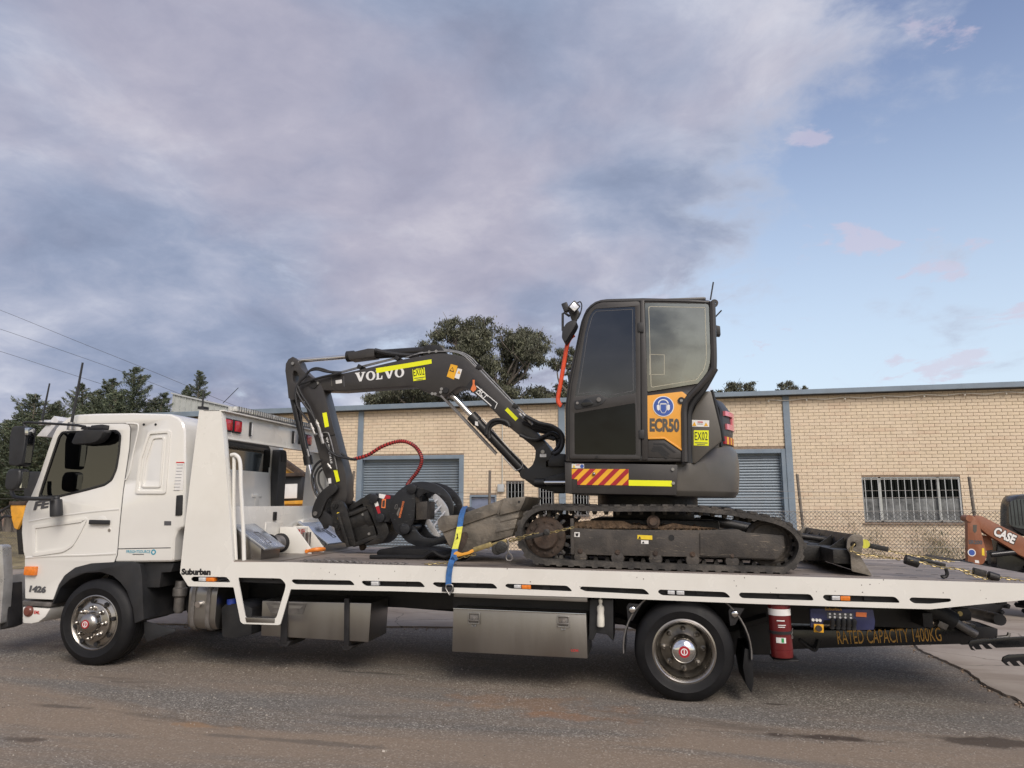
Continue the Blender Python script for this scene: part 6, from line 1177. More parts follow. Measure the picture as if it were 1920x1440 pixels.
ac = part('arm_cylinder', G().cyl((-3.402,1.36,3.251), (-2.438,1.36,3.289), .052, n=20).cyl((-3.415,1.36,3.248), (-3.329,1.36,3.253), .064, n=20), 'boom_black', Ex); part('cylinder_rod', G().cyl((-4.087,1.36,3.211), (-3.408,1.36,3.248), .027, n=18), 'chrome', ac)
part('rod_cover', G().prism([(-3.382,3.273),(-3.26,3.294),(-3.131,3.319),(-3.054,3.317),(-3.05,3.22),(-3.352,3.19)], 1.27, 1.45), 'charcoal', ac, .01); part('cylinder_sleeve', G().tube(spline([(-3.051,1.29,3.297),(-2.907,1.29,3.261),(-2.78,1.29,3.24),(-2.621,1.29,3.224),(-2.527,1.29,3.227)], 4), .028, 8), 'hose_black', ac)
arm = spl2([(-3.983,3.199),(-3.952,3.13),(-3.908,3.078),(-3.86,3.037),(-3.797,2.996)], 3)+[(-3.683,2.943),(-3.637,2.838),(-3.52,2.487),(-3.42,2.179),(-3.319,1.882),(-3.291,1.648),(-3.317,1.56),(-3.386,1.542),(-3.463,1.582),(-3.519,1.781),(-3.599,1.941),(-3.668,2.15),(-3.786,2.484),(-3.89,2.78),(-3.937,2.805),(-3.959,2.744),(-4.025,2.732),(-4.066,2.757),(-4.088,2.888),(-4.128,3.078),(-4.127,3.16),(-4.097,3.215),(-4.045,3.243)]
armo = part('dipper_arm', G().prism(arm, b0+.01, b1-.01, [rnd_poly([(-4.025,3.081),(-3.988,3.074),(-3.952,3.024),(-3.954,2.967),(-3.991,2.924),(-4.024,2.962),(-4.035,3.032)], .01)]), 'charcoal', Ex, .012)
part('arm_plate', G().prism([(-3.826,2.927),(-3.683,2.937),(-3.63,2.831),(-3.466,2.33),(-3.606,2.3),(-3.752,2.574),(-3.883,2.78),(-3.875,2.866)], b0-.004, b0+.012), 'charcoal', armo, .004); part('arm_pivot', G().cyl((*[(-3.753,2.907)[0], b0-.02], (-3.753,2.907)[1]), ((-3.753,2.907)[0], b1+.02, (-3.753,2.907)[1]), .045, n=20), 'boom_black', armo)
g = G()
for x, z in [(-4.028,3.158),(-3.706,2.921),(-3.775,2.919)]: bolt(g, x, b0+.0, z, .018, .018, 12)
part('pin_bolt', g, 'zinc', armo, kind='stuff')
for q in ([(-3.63,2.576),(-3.579,2.583),(-3.541,2.423),(-3.589,2.411)], [(-3.459,1.929),(-3.415,1.935),(-3.377,1.812),(-3.417,1.799)]): decal('reflective_strip', q, b0-.005, 'fluoro', armo)
part('arm_label', G().prism([(-3.524,1.84),(-3.492,1.846),(-3.483,1.787),(-3.515,1.781)], b0+.004, b0+.011), 'sticker_white', armo); text('arm_lettering', 'STRONG ARM', (-3.482,2.011), (-3.565,2.347), .022, b0+.009, 'ink_white', armo, .02)
for k, yy in enumerate((1.30, 1.33, 1.36, 1.39, 1.42)): part('guard_rib', G().prism([(-3.566,2.548),(-3.523,2.474),(-3.401,2.123),(-3.314,1.795),(-3.31,1.66),(-3.338,1.66),(-3.352,1.795),(-3.439,2.111),(-3.561,2.462)], yy, yy+.016), 'black_plastic', armo, .003)
part('guard_backing', G().prism([(-3.573,2.548),(-3.542,2.475),(-3.42,2.123),(-3.333,1.795),(-3.325,1.66),(-3.351,1.66)], 1.30, 1.44), 'charcoal', armo)
bcy = part('bucket_cylinder', G().cyl((-4.056,1.36,2.761), (-3.825,1.36,2.03), .040, n=18).cyl((-3.841,1.36,2.097), (-3.816,1.36,1.999), .052, n=18), 'boom_black', Ex); part('cylinder_rod', G().cyl((-3.825,1.36,2.03), (-3.679,1.36,1.562), .022, n=16), 'chrome', bcy); part('cylinder_hose', G().tube(spline([(-3.958,1.3,2.738),(-3.909,1.3,2.49),(-3.848,1.3,2.245),(-3.814,1.3,2.123)], 4), .014, 7), 'hose_black', bcy)
part('hose_fitting', G().cyl((-3.777,1.22,2.166), (-3.753,1.22,2.082), .014, n=10), 'zinc', bcy)
# hoses on the arm
for pts, r_, m_ in (([(-3.843,1.22,3.016),(-3.794,1.22,3.071),(-3.73,1.22,3.094),(-3.644,1.22,3.079),(-3.545,1.22,3.047),(-3.415,1.22,3.037)], .013, 'hose_black'), ([(-3.85,1.21,2.996),(-3.802,1.21,3.057),(-3.704,1.21,3.073),(-3.592,1.21,3.046),(-3.41,1.21,3.023)], .013, 'hose_black'), ([(-3.406,1.2,3.027),(-3.661,1.2,2.977),(-3.821,1.2,2.931),(-3.937,1.2,2.878),(-3.941,1.2,2.755),(-3.901,1.2,2.631),(-3.795,1.2,2.508),(-3.747,1.2,2.447)], .014, 'hose_black'), ([(-3.821,1.19,3.003),(-3.901,1.19,2.931),(-3.935,1.19,2.845),(-3.89,1.19,2.753),(-3.819,1.19,2.659),(-3.736,1.19,2.567),(-3.679,1.19,2.476)], .014, 'hose_black'),
                    ([(-3.933,1.19,2.907),(-3.867,1.19,2.783),(-3.766,1.19,2.647),(-3.693,1.19,2.506)], .013, 'hose_black'), ([(-3.581,1.2,2.045),(-3.654,1.2,1.985),(-3.692,1.2,1.879),(-3.664,1.2,1.731),(-3.608,1.2,1.633)], .014, 'hose_black'), ([(-3.577,1.2,1.985),(-3.626,1.2,1.939),(-3.658,1.2,1.849),(-3.626,1.2,1.732),(-3.583,1.2,1.656)], .013, 'hose_black'), ([(-3.575,1.2,1.938),(-3.61,1.2,1.891),(-3.604,1.2,1.791),(-3.549,1.2,1.704)], .012, 'hose_black'), ([(-3.563,1.22,2.237),(-3.507,1.22,2.147),(-3.414,1.22,2.088),(-3.331,1.22,2.07),(-3.236,1.22,2.052)], .015, 'hose_black'), ([(-3.375,1.24,2.119),(-3.309,1.24,2.077),(-3.245,1.24,2.053),(-3.194,1.24,2.054)], .013, 'hose_black')):
    part('hydraulic_hose', G().tube(spline(pts, 5), r_, 8), m_, armo)
for a_, b_, r_ in (((-3.747,1.2,2.453), (-3.687,1.2,2.326), .017), ((-3.684,1.2,2.489), (-3.64,1.2,2.403), .018), ((-3.64,1.2,2.403), (-3.579,1.2,2.223), .020), ((-3.7,1.2,2.326), (-3.649,1.2,2.331), .014), ((-3.514,1.2,1.998), (-3.468,1.2,1.945), .014)): part('hose_coupling', G().cyl(a_, b_, r_, n=10).cyl(V(a_).lerp(V(b_), .4), V(a_).lerp(V(b_), .6), r_*1.3, n=6), 'zinc', armo)
part('arm_pipe', G().tube(spline([(-3.615,1.235,2.347),(-3.563,1.235,2.352),(-3.53,1.235,2.323),(-3.476,1.235,2.166),(-3.414,1.235,1.94)], 4), .008, 6), 'zinc', armo)
# hose loops at the boom foot
for pts in ([(-1.288,1.15,2.49),(-1.189,1.15,2.421),(-1.047,1.15,2.381),(-0.934,1.15,2.346),(-0.883,1.15,2.268),(-0.889,1.15,2.177),(-0.95,1.15,2.111),(-0.996,1.15,2.122)], [(-1.313,1.2,2.456),(-1.197,1.2,2.398),(-1.036,1.2,2.352),(-0.935,1.2,2.306),(-0.912,1.2,2.226),(-0.968,1.2,2.137),(-1.013,1.2,2.115)], [(-1.268,1.1,2.501),(-1.125,1.1,2.427),(-0.984,1.1,2.391),(-0.889,1.1,2.319),(-0.867,1.1,2.23),(-0.9,1.1,2.135),(-0.966,1.1,2.097)], [(-1.25,1.18,2.271),(-1.164,1.18,2.26),(-1.08,1.18,2.293),(-0.989,1.18,2.326),(-0.92,1.18,2.281)], [(-1.341,1.2,2.313),(-1.253,1.2,2.273),(-1.15,1.2,2.261),(-1.047,1.2,2.284),(-0.968,1.2,2.261)], [(-1.707,1.2,2.316),(-1.697,1.2,2.402),(-1.651,1.2,2.459),(-1.575,1.2,2.475),(-1.488,1.2,2.452),(-1.452,1.2,2.4)], [(-1.675,1.22,2.277),(-1.684,1.22,2.375),(-1.631,1.22,2.433),(-1.549,1.22,2.449),(-1.479,1.22,2.419)], [(-1.299,1.25,2.473),(-1.182,1.25,2.369),(-1.032,1.25,2.334),(-0.952,1.25,2.265),(-0.94,1.25,2.186)]):
    part('hydraulic_hose', G().tube(spline(pts, 6), .021, 8), 'hose_black', bm2)
for a_, b_ in (((-1.349,1.2,2.537), (-1.243,1.2,2.427)), ((-1.307,1.16,2.538), (-1.214,1.16,2.451)), ((-1.269,1.14,2.5), (-1.194,1.14,2.414))): part('hose_coupling', G().cyl(a_, b_, .016, n=8).cyl(V(a_).lerp(V(b_), .5), V(a_).lerp(V(b_), .75), .021, n=6), 'zinc', bm2)
# linkage and tilting coupler
parts('curved_link', [G().prism(spl2([(-3.443,1.774),(-3.391,1.768),(-3.371,1.728),(-3.393,1.686),(-3.472,1.622),(-3.517,1.529),(-3.548,1.437),(-3.584,1.401),(-3.635,1.405),(-3.656,1.446),(-3.649,1.521),(-3.599,1.644),(-3.515,1.732)], 3, True), 1.17, 1.23), G().prism(spl2([(-3.443,1.774),(-3.391,1.768),(-3.371,1.728),(-3.393,1.686),(-3.472,1.622),(-3.517,1.529),(-3.548,1.437),(-3.584,1.401),(-3.635,1.405),(-3.656,1.446),(-3.649,1.521),(-3.599,1.644),(-3.515,1.732)], 3, True), 1.49, 1.55)], 'boom_black', Ex, .008)
part('link_pin', G().cyl((*[(-3.608,1.453)[0], 1.15], (-3.608,1.453)[1]), ((-3.608,1.453)[0], 1.57, (-3.608,1.453)[1]), .024, n=14), 'steel_dull', Ex); parts('straight_link', [G().prism([(-3.637,1.492),(-3.575,1.511),(-3.458,1.443),(-3.367,1.37),(-3.375,1.301),(-3.464,1.328),(-3.487,1.292),(-3.518,1.286),(-3.539,1.327),(-3.593,1.395)], 1.20, 1.24), G().prism([(-3.637,1.492),(-3.575,1.511),(-3.458,1.443),(-3.367,1.37),(-3.375,1.301),(-3.464,1.328),(-3.593,1.395)], 1.47, 1.51)], 'boom_black', Ex, .006)
cp = parts('tilt_coupler', [G().prism(rnd_poly([(-3.442,1.542),(-3.419,1.588),(-3.377,1.606),(-3.326,1.6),(-3.287,1.567),(-3.247,1.503),(-3.203,1.373),(-3.127,1.142),(-3.14,1.101),(-3.29,1.155),(-3.363,1.239),(-3.408,1.386)], .012), 1.17, 1.22), G().prism(rnd_poly([(-3.442,1.542),(-3.419,1.588),(-3.377,1.606),(-3.326,1.6),(-3.287,1.567),(-3.247,1.503),(-3.203,1.373),(-3.127,1.142),(-3.14,1.101),(-3.29,1.155),(-3.363,1.239),(-3.408,1.386)], .012), 1.50, 1.55)], 'worn_black', Ex, .006)[0]
for q in ((-3.383,1.543), (-3.339,1.314)): part('pin_boss', G().cyl((q[0], 1.15, q[1]), (q[0], 1.57, q[1]), .034, n=18).cyl((q[0], 1.13, q[1]), (q[0], 1.15, q[1]), .018, n=6), 'worn_black', cp)
text('coupler_mark', 'P', (-3.35,1.394), (-3.32,1.405), .07, 1.169, 'sticker_yellow', cp, .0, .2)
part('coupler_plate', G().beam((-3.335,1.36,1.46), (-3.197,1.36,1.107), .46, .035), 'worn_black', cp, .004); part('tilt_actuator', G().cyl((-3.289,1.36,1.326), (-3.012,1.36,1.424), .165, n=28).cyl((-3.042,1.36,1.412), (-2.987,1.36,1.436), .18, n=28), 'worn_black', cp)
part('actuator_body', G().prism([(-3.253,1.44),(-3.016,1.535),(-2.905,1.235),(-3.132,1.146)], 1.21, 1.5), 'worn_black', cp, .03); decal('caution_label', [(-3.144,1.384),(-3.029,1.426),(-3.015,1.384),(-3.126,1.342)], 1.209, 'sticker_yellow', cp); decal('label_print', [(-3.119,1.371),(-3.034,1.404),(-3.031,1.395),(-3.116,1.362)], 1.2065, 'ink_black', cp, .001)
for q in [(-3.071,1.451),(-2.99,1.245)]: part('actuator_bolt', G().cyl((q[0], 1.21, q[1]), (q[0], 1.195, q[1]), .016, n=6), 'zinc', cp)
parts('actuator_flange', [G().prism([(-3.266,1.457),(-3.217,1.47),(-3.023,1.547),(-3.008,1.512),(-3.196,1.435),(-3.257,1.417)], 1.18, 1.53), G().prism([(-3.157,1.145),(-2.905,1.241),(-2.885,1.207),(-3.131,1.107)], 1.18, 1.53)], 'worn_black', cp, .006)
part('coupler_jaw', G().prism(spl2([(-3.087,1.603),(-3.01,1.673),(-2.941,1.651),(-2.894,1.536),(-2.814,1.395),(-2.768,1.311),(-2.765,1.238),(-2.828,1.163),(-2.9,1.134),(-3.034,1.126),(-2.938,1.184),(-2.886,1.241),(-2.921,1.337),(-2.989,1.478),(-3.053,1.534)], 3, True), 1.18, 1.53), 'worn_black', cp, .01); part('coupler_lug', G().prism(rnd_poly([(-3.156,1.122),(-3.107,1.135),(-3.087,1.096),(-3.11,1.056),(-3.134,1.06)], .01), 1.32, 1.40), 'rusty', cp, .006); parts('coupler_ram', [G().cyl((-3.303,1.3,1.461), (-3.096,1.3,1.604), .03, n=12), G().cyl((-3.354,1.42,1.459), (-3.144,1.42,1.603), .03, n=12)], 'worn_black', cp); part('lock_arm', G().prism([(-3.264,1.532),(-3.131,1.621),(-3.022,1.668),(-3.008,1.627),(-3.104,1.569),(-3.248,1.486)], 1.26, 1.46), 'worn_black', cp, .008)
# ---- hydraulic grab hanging on the coupler
Gr = thing('log_grab', 'black hydraulic log grab with curved claws hung on the excavator coupler', 'grab', (-2.6, 1.36, DK))
rt = part('rotator_housing', G().prism(rnd_poly([(-2.953,1.651),(-2.917,1.679),(-2.704,1.659),(-2.694,1.54),(-2.753,1.38),(-2.831,1.368),(-2.892,1.389),(-2.921,1.48),(-2.961,1.565)], .012), 1.16, 1.56), 'grab_black', Gr, .02)
for q in ((-2.933,1.622), (-2.845,1.419)): part('housing_pin', G().cyl((q[0], 1.13, q[1]), (q[0], 1.59, q[1]), .05, n=20), 'grab_black', rt, .01)
decal('white_mark', [(-2.88,1.677),(-2.801,1.667),(-2.824,1.62),(-2.879,1.634)], 1.159, 'sticker_white', rt); decal('red_mark', [(-2.801,1.664),(-2.749,1.655),(-2.748,1.624),(-2.824,1.619)], 1.159, 'sticker_red', rt); decal('white_mark', [(-2.931,1.574),(-2.892,1.591),(-2.875,1.549),(-2.914,1.537)], 1.159, 'sticker_white', rt); decal('red_mark', [(-2.914,1.537),(-2.875,1.549),(-2.85,1.47),(-2.88,1.458)], 1.159, 'sticker_red', rt); decal('orange_label', [(-2.842,1.617),(-2.797,1.624),(-2.801,1.521),(-2.847,1.526)], 1.159, 'sticker_orange', rt); decal('label_symbol', [(-2.834,1.603),(-2.807,1.606),(-2.811,1.535),(-2.838,1.538)], 1.156, 'rusty', rt, .001)
gb = parts('grab_body', [G().prism(rnd_poly([(-2.703,1.642),(-2.64,1.71),(-2.551,1.774),(-2.499,1.78),(-2.467,1.746),(-2.45,1.61),(-2.455,1.425),(-2.493,1.318),(-2.538,1.256),(-2.598,1.238),(-2.659,1.281),(-2.712,1.399),(-2.745,1.482)], .01), 1.10, 1.13), G().prism(rnd_poly([(-2.703,1.642),(-2.64,1.71),(-2.551,1.774),(-2.499,1.78),(-2.467,1.746),(-2.45,1.61),(-2.455,1.425),(-2.493,1.318),(-2.538,1.256),(-2.598,1.238),(-2.659,1.281),(-2.712,1.399),(-2.745,1.482)], .01), 1.58, 1.61), G().prism([(-2.715,1.619),(-2.498,1.655),(-2.489,1.4),(-2.705,1.398)], 1.2, 1.5)], 'grab_black', Gr, .006)[0]
for q in ((-2.492,1.727), (-2.548,1.308)): part('grab_pin', G().cyl((q[0], 1.08, q[1]), (q[0], 1.63, q[1]), .055, n=22), 'grab_black', gb, .012)
text('grab_lettering', 'INTERMERCATO', (-2.604,1.424), (-2.566,1.597), .022, 1.098, 'sticker_orange', gb, .03); decal('serial_plate', [(-2.651,1.461),(-2.624,1.533),(-2.611,1.524),(-2.632,1.44)], 1.0985, 'steel_dull', gb); part('outline_mark', G().prism(rnd_poly([(-2.676,1.517),(-2.667,1.562),(-2.643,1.568),(-2.647,1.512)], .01), 1.0965, 1.0985, [inset(rnd_poly([(-2.676,1.517),(-2.667,1.562),(-2.643,1.568),(-2.647,1.512)], .01), .004)]), 'steel_dull', gb)
part('grab_motor', G().prism([(-2.472,1.593),(-2.346,1.6),(-2.346,1.409),(-2.465,1.401)], 1.2, 1.5), 'track_frame', Gr, .008)
up_o = [(-2.548,1.779),(-2.423,1.81),(-2.313,1.802),(-2.221,1.774),(-2.149,1.73),(-2.095,1.675),(-2.059,1.614),(-2.04,1.537),(-2.054,1.437),(-2.071,1.426)]; up_i = [(-2.084,1.481),(-2.104,1.547),(-2.145,1.602),(-2.224,1.673),(-2.313,1.695),(-2.383,1.673),(-2.423,1.633),(-2.453,1.655)]
lo_o = [(-2.64,1.266),(-2.591,1.212),(-2.53,1.164),(-2.4,1.122),(-2.272,1.131),(-2.179,1.16),(-2.087,1.195)]; lo_i = [(-2.124,1.255),(-2.239,1.214),(-2.309,1.212),(-2.374,1.228),(-2.428,1.271),(-2.471,1.33),(-2.513,1.341)]
for k, (yy, sc_) in enumerate(((1.14, 0), (1.52, 0))):
    part('upper_claw', G().prism(spl2(up_o, 3)+spl2(up_i, 3), yy, yy+.035), 'grab_black', Gr, .006)
    part('lower_claw', G().prism(spl2(lo_o, 3)+spl2(lo_i, 3), yy+.02, yy+.055), 'grab_black', Gr, .006)
# corrugated red hose from arm to grab
hp = spline([*[(-3.245,1.3,2.057),(-3.082,1.3,2.105),(-2.93,1.3,2.194),(-2.775,1.3,2.247),(-2.651,1.3,2.252),(-2.538,1.3,2.199)], *[(-2.451,1.25,2.102),(-2.442,1.25,2.014),(-2.487,1.25,1.915),(-2.557,1.25,1.828)], (-2.587,1.22,1.769)], 10)
hr = part('feed_hose', G().tube(hp, .019, 9), 'hose_red', Ex)
tot = len(hp); g = G()
for i in range(0, tot-1):
    p, d = hp[i], (hp[min(i+1, tot-1)]-hp[i]); m_ = p+d*.5; dd = d.normalized()
    if i % 2 == 0:
        a = p+d*.1; b = p+d*(.65 if i < 45 else 1.0); s_ = (b-a)
        g.cyl(a, a+s_,   .0225, n=9)
part('hose_spiral', g, 'hose_spiral', hr, kind='stuff')

# ================================================================ LOAD ON THE TRAY AND THINGS AROUND
# ---- wide mud bucket lying on the deck
Bk = thing('mud_bucket', 'worn steel mud bucket lying on the tray in front of the excavator tracks', 'bucket', (-1.6, .9, DK))
bo = [(-1.976,1.459),(-1.806,1.471),(-1.413,1.588),(-1.396,1.498),(-1.21,1.526),(-1.28,1.286),(-1.413,1.248),(-1.507,1.226),(-1.651,1.149),(-1.75,1.122),(-1.845,1.129),(-1.898,1.178),(-1.972,1.307)]
part('bucket_shell', G().prism(bo, .50, 1.45), 'bucket_steel', Bk, .012)
part('side_cutter', G().prism([(-2.017,1.418),(-1.976,1.464),(-1.806,1.474),(-1.393,1.623),(-1.402,1.503),(-1.956,1.308),(-2.004,1.337)], .478, .502), 'bucket_steel', Bk, .005)
part('side_cutter', G().prism([(-2.017,1.418),(-1.976,1.464),(-1.806,1.474),(-1.393,1.623),(-1.402,1.503),(-1.956,1.308),(-2.004,1.337)], 1.45, 1.475), 'bucket_steel', Bk, .005)
part('cutting_edge', G().prism([(-1.393,1.621),(-1.352,1.639),(-1.15,1.656),(-1.165,1.611),(-1.205,1.526),(-1.402,1.478)], .47, 1.48), 'bucket_steel', Bk, .006); part('edge_weld', G().tube([(x, .472, z) for x, z in [(-1.373,1.629),(-1.403,1.548),(-1.417,1.487)]], .010, 6), 'bucket_steel', Bk)
part('wear_strip', G().prism([(-1.398,1.433),(-1.224,1.47),(-1.233,1.43),(-1.409,1.393)], .49, 1.46).prism([(-1.433,1.343),(-1.254,1.371),(-1.258,1.346),(-1.444,1.308)], .49, 1.46), 'bucket_steel', Bk, .004) if 0 else None
for q in ([(-1.398,1.438),(-1.219,1.475),(-1.224,1.455),(-1.404,1.413)], [(-1.439,1.338),(-1.254,1.376),(-1.258,1.356),(-1.444,1.313)]): part('wear_strip', G().prism(q, .492, 1.46), 'bucket_steel', Bk, .003)
part('weld_patch', G().prism(rnd_poly([(-1.803,1.24),(-1.773,1.312),(-1.725,1.317),(-1.709,1.283),(-1.738,1.192),(-1.779,1.122),(-1.805,1.13)], .02), .494, .502), 'rusty', Bk, .003)
g = G(); bolt(g, (-1.216,1.606)[0], .475, (-1.216,1.606)[1], .012, .006, 10); part('bolt', g, 'ink_black', Bk)
# ---- narrow trenching bucket behind it
Bk2 = thing('trench_bucket', 'dark narrow trenching bucket standing behind the mud bucket on the tray', 'bucket', (-2.0, 1.9, DK))
part('bucket_shell', G().prism(spl2([(-2.239,1.513),(-2.115,1.545),(-2.001,1.499),(-1.948,1.34),(-2.006,1.179),(-2.142,1.117),(-2.254,1.151),(-2.209,1.306)], 3, True), 1.7, 2.1), 'worn_black', Bk2, .01); part('bucket_ear', G().prism([(-2.215,1.556),(-2.153,1.58),(-2.115,1.533),(-2.188,1.484)], 1.8, 1.84), 'worn_black', Bk2, .006); part('cutting_edge', G().prism([(-2.255,1.174),(-2.142,1.129),(-2.153,1.094),(-2.279,1.127)], 1.68, 2.12), 'bucket_steel', Bk2, .004)
# ---- aluminium loading ramp on edge
Rp = thing('loading_ramp', 'white aluminium loading ramp with rungs leaning behind the grab', 'ramp', (-2.3, 1.9, DK))
Ra, Rb = (-2.657,1.75,1.586), (-2.37,1.75,1.194); Rc_, Rd = (-2.555,2.1,1.727), (-2.34,2.1,1.403)
part('ramp_rail', G().beam(Ra, Rb, .04, .06), 'ramp_white', Rp, .004); part('ramp_rail', G().beam(Rc_, Rd, .04, .09), 'ramp_white', Rp, .004)
for f in (.08, .3, .52, .74, .96): part('ramp_rung', G().cyl(V(Ra).lerp(V(Rb), f), V(Rc_).lerp(V(Rd), f), .013, n=8), 'ramp_white', Rp)
# ---- folded rubber mat and slack webbing
solo('rubber_mat', G().prism(rnd_poly([(-2.73,1.082),(-2.693,1.115),(-2.563,1.128),(-2.198,1.127),(-1.998,1.1),(-1.987,1.058),(-2.7,1.036)], .02), .75, 1.25), 'rubber', 'folded black rubber mat lying on the deck below the grab', 'mat', (-2.5, .9, DK), bevel=.012)
g = G().tube(spline([(-2.741,0.62,1.049),(-2.485,0.62,1.055),(-2.21,0.62,1.057),(-2.156,0.62,1.084),(-2.093,0.62,1.116),(-2.037,0.62,1.087),(-1.967,0.62,1.068),(-1.886,0.62,1.1),(-1.824,0.62,1.142),(-1.779,0.62,1.113),(-1.843,0.62,1.061)], 5), .020, 7).tube(spline([(-2.181,0.7,1.068),(-2.017,0.7,1.092),(-1.909,0.7,1.115),(-1.823,0.7,1.158),(-1.747,0.7,1.129),(-1.789,0.7,1.067),(-1.934,0.7,1.048)], 5), .028, 7)
o = solo('slack_webbing', g, 'rubber', 'crumpled black webbing and rubber strips heaped below the mud bucket', 'webbing', (-2.0, .7, DK))
# ---- blue ratchet strap over the bucket
St = thing('tie_down_strap', 'blue tie down strap with yellow tag hooked to the tray edge', 'strap', (-2.05, 0, DK))
def ribbon(pts, wv, th=.004):
    g = G(); rings = []; wv = V(wv)
    for i, p in enumerate(pts):
        p = V(p); d = (V(pts[min(i+1, len(pts)-1)])-V(pts[max(i-1, 0)])).normalized(); n = d.cross(wv).normalized()*th; rings.append([p-wv/2-n, p+wv/2-n, p+wv/2+n, p-wv/2+n])
    return g.loft(rings)
sp_ = [(-1.754,-0.012,0.87), (-1.752,-0.012,0.975), (-1.734,-0.015,1.067), (-1.733,0.05,1.104), (-1.755,0.18,1.17)]
part('lower_webbing', ribbon(spline(sp_, 4), (.052, 0, 0)), 'strap_blue', St); part('yellow_tag', ribbon([(-1.755,0.18,1.17), (-1.763,0.3,1.26), (-1.776,0.42,1.364)], (.056, 0, .008)), 'strap_yellow', St); part('upper_webbing', ribbon([(-1.776,0.42,1.364), (-1.772,0.452,1.463), (-1.764,0.46,1.493), (-1.82,0.7,1.515), (-1.951,1.3,1.549)], (.054, 0, .01)), 'strap_blue', St)
part('sewn_flap', ribbon([(-1.734,0.02,1.078), (-1.707,-0.01,1.105), (-1.688,-0.01,1.119)], (.03, 0, -.04)), 'strap_blue', St); decal('tag_print', [(-1.778,1.25),(-1.753,1.265),(-1.76,1.309),(-1.77,1.304),(-1.763,1.28)], .285, 'ink_black', St)
part('wire_hook', G().tube(spline([(-1.772,-0.02,0.875),(-1.775,-0.02,0.843),(-1.745,-0.02,0.798),(-1.74,-0.02,0.789),(-1.736,-0.02,0.803),(-1.712,-0.02,0.845),(-1.718,-0.02,0.876),(-1.747,-0.02,0.88),(-1.772,-0.02,0.875)], 4), .0055, 7), 'zinc', St); part('hook_shackle', G().prism([(-1.814,0.858),(-1.707,0.86),(-1.706,0.819),(-1.813,0.817)], -.012, .01), 'chassis_black', St, .004)
# ---- chains and load binders
def chain(name, label, paths, base, m_='zinc_gold', **kw):
    t_ = thing(name, label, 'chain', base, group='lashing chains')
    for k, p in enumerate(paths): part('links', chain_links(G(), p, **kw), m_, t_, kind='stuff')
    return t_
chain('lashing_chain', 'loose chain lying along the near edge of the deck by the headboard', [spline([(-3.2, .05, DK+.014), (-3.0, .04, DK+.016), (-2.7, .05, DK+.012), (-2.4, .035, DK+.014), (-2.13, .05, DK+.013)], 6), spline([(-3.15, .07, DK+.014), (-2.9, .06, DK+.02), (-2.6, .065, DK+.014)], 6)], (-2.7, .05, DK), 'steel_dull')
c1_ = chain('lashing_chain', 'gold chain with orange handled binder pulled to the front of the near track', [spline([(-2.0, .06, DK+.012), *[(-1.82,0.1,1.056),(-1.736,0.1,1.091),(-1.624,0.1,1.118),(-1.526,0.1,1.139)]], 5), [(-1.276,0.14,1.259),(-1.098,0.14,1.305),(-0.948,0.14,1.34)], [(-1.27,0.16,1.244),(-1.101,0.16,1.29),(-0.961,0.16,1.316)], [(-0.934,0.18,1.33),(-0.838,0.18,1.345),(-0.752,0.18,1.366),(-0.657,0.18,1.39)]], (-1.5, .1, DK))
part('binder_handle', G().prism(rnd_poly([(-1.743,1.142),(-1.718,1.159),(-1.668,1.144),(-1.609,1.16),(-1.58,1.179),(-1.555,1.184),(-1.55,1.161),(-1.599,1.137),(-1.688,1.116),(-1.736,1.11)], .008), .09, .115), 'orange_panel', c1_, .006)
part('binder_frame', G().beam((-1.558,0.11,1.174), (-1.397,0.11,1.229), .05, .045).beam((-1.397,0.11,1.22), (-1.261,0.11,1.265), .035, .03), 'zinc_gold', c1_, .006); part('ratchet_gear', G().cyl((-1.303,0.08,1.205), (-1.317,0.15,1.201), .055, n=18).cyl((-1.341,0.08,1.186), (-1.355,0.15,1.182), .05, n=18), 'worn_black', c1_, .006); part('binder_hook', G().tube(spline([(-1.258,0.12,1.265),(-1.248,0.12,1.232),(-1.252,0.12,1.186),(-1.242,0.12,1.158)], 3), .010, 6).tube(spline([(-1.238,0.1,1.159),(-1.263,0.1,1.131),(-1.252,0.1,1.094),(-1.213,0.1,1.096),(-1.209,0.1,1.128),(-1.238,0.1,1.159)], 4), .007, 6), 'steel_dull', c1_)
part('binder_link', G().beam((-1.095,0.13,1.282), (-0.927,0.13,1.327), .03, .032).cyl((-0.899,0.1,1.342), (-0.91,0.18,1.339), .03, n=12), 'worn_black', c1_, .006)
c2_ = chain('lashing_chain', 'chain from the blade end running back along the near edge of the deck', [spline([*[(1.676,0.22,1.29),(1.648,0.22,1.247),(1.679,0.22,1.221),(1.737,0.22,1.205),(1.868,0.22,1.195)], *[(2.055,0.3,1.169)]], 4), spline([*[(2.1,0.25,1.169),(2.22,0.25,1.147),(2.338,0.25,1.116)], *[(2.426,0.22,1.112),(2.543,0.22,1.091),(2.657,0.22,1.064),(2.792,0.22,1.048),(2.943,0.22,1.023),(3.187,0.22,1.002)]], 4), spline([*[(2.457,0.2,1.103),(2.552,0.2,1.063),(2.629,0.2,1.045),(2.694,0.2,1.034)]], 4)], (2.4, .2, DK))
part('load_binder', G().cyl((2.078,0.28,1.175), (2.177,0.28,1.143), .042, n=12).beam((2.186,0.3,1.172), (2.386,0.3,1.13), .035, .03).obox((2.605,0.22,1.087), (.09, .05, .055), (0, .25, 0)).cyl((2.661,0.2,1.07), (2.734,0.2,1.048), .034, n=12), 'worn_black', c2_, .006, kind='stuff')
part('chain_hook', G().tube(spline([*[(2.352,0.2,1.111),(2.36,0.2,1.078),(2.351,0.2,1.053),(2.327,0.2,1.044),(2.319,0.2,1.06)]], 4), .014, 7), 'worn_black', c2_)
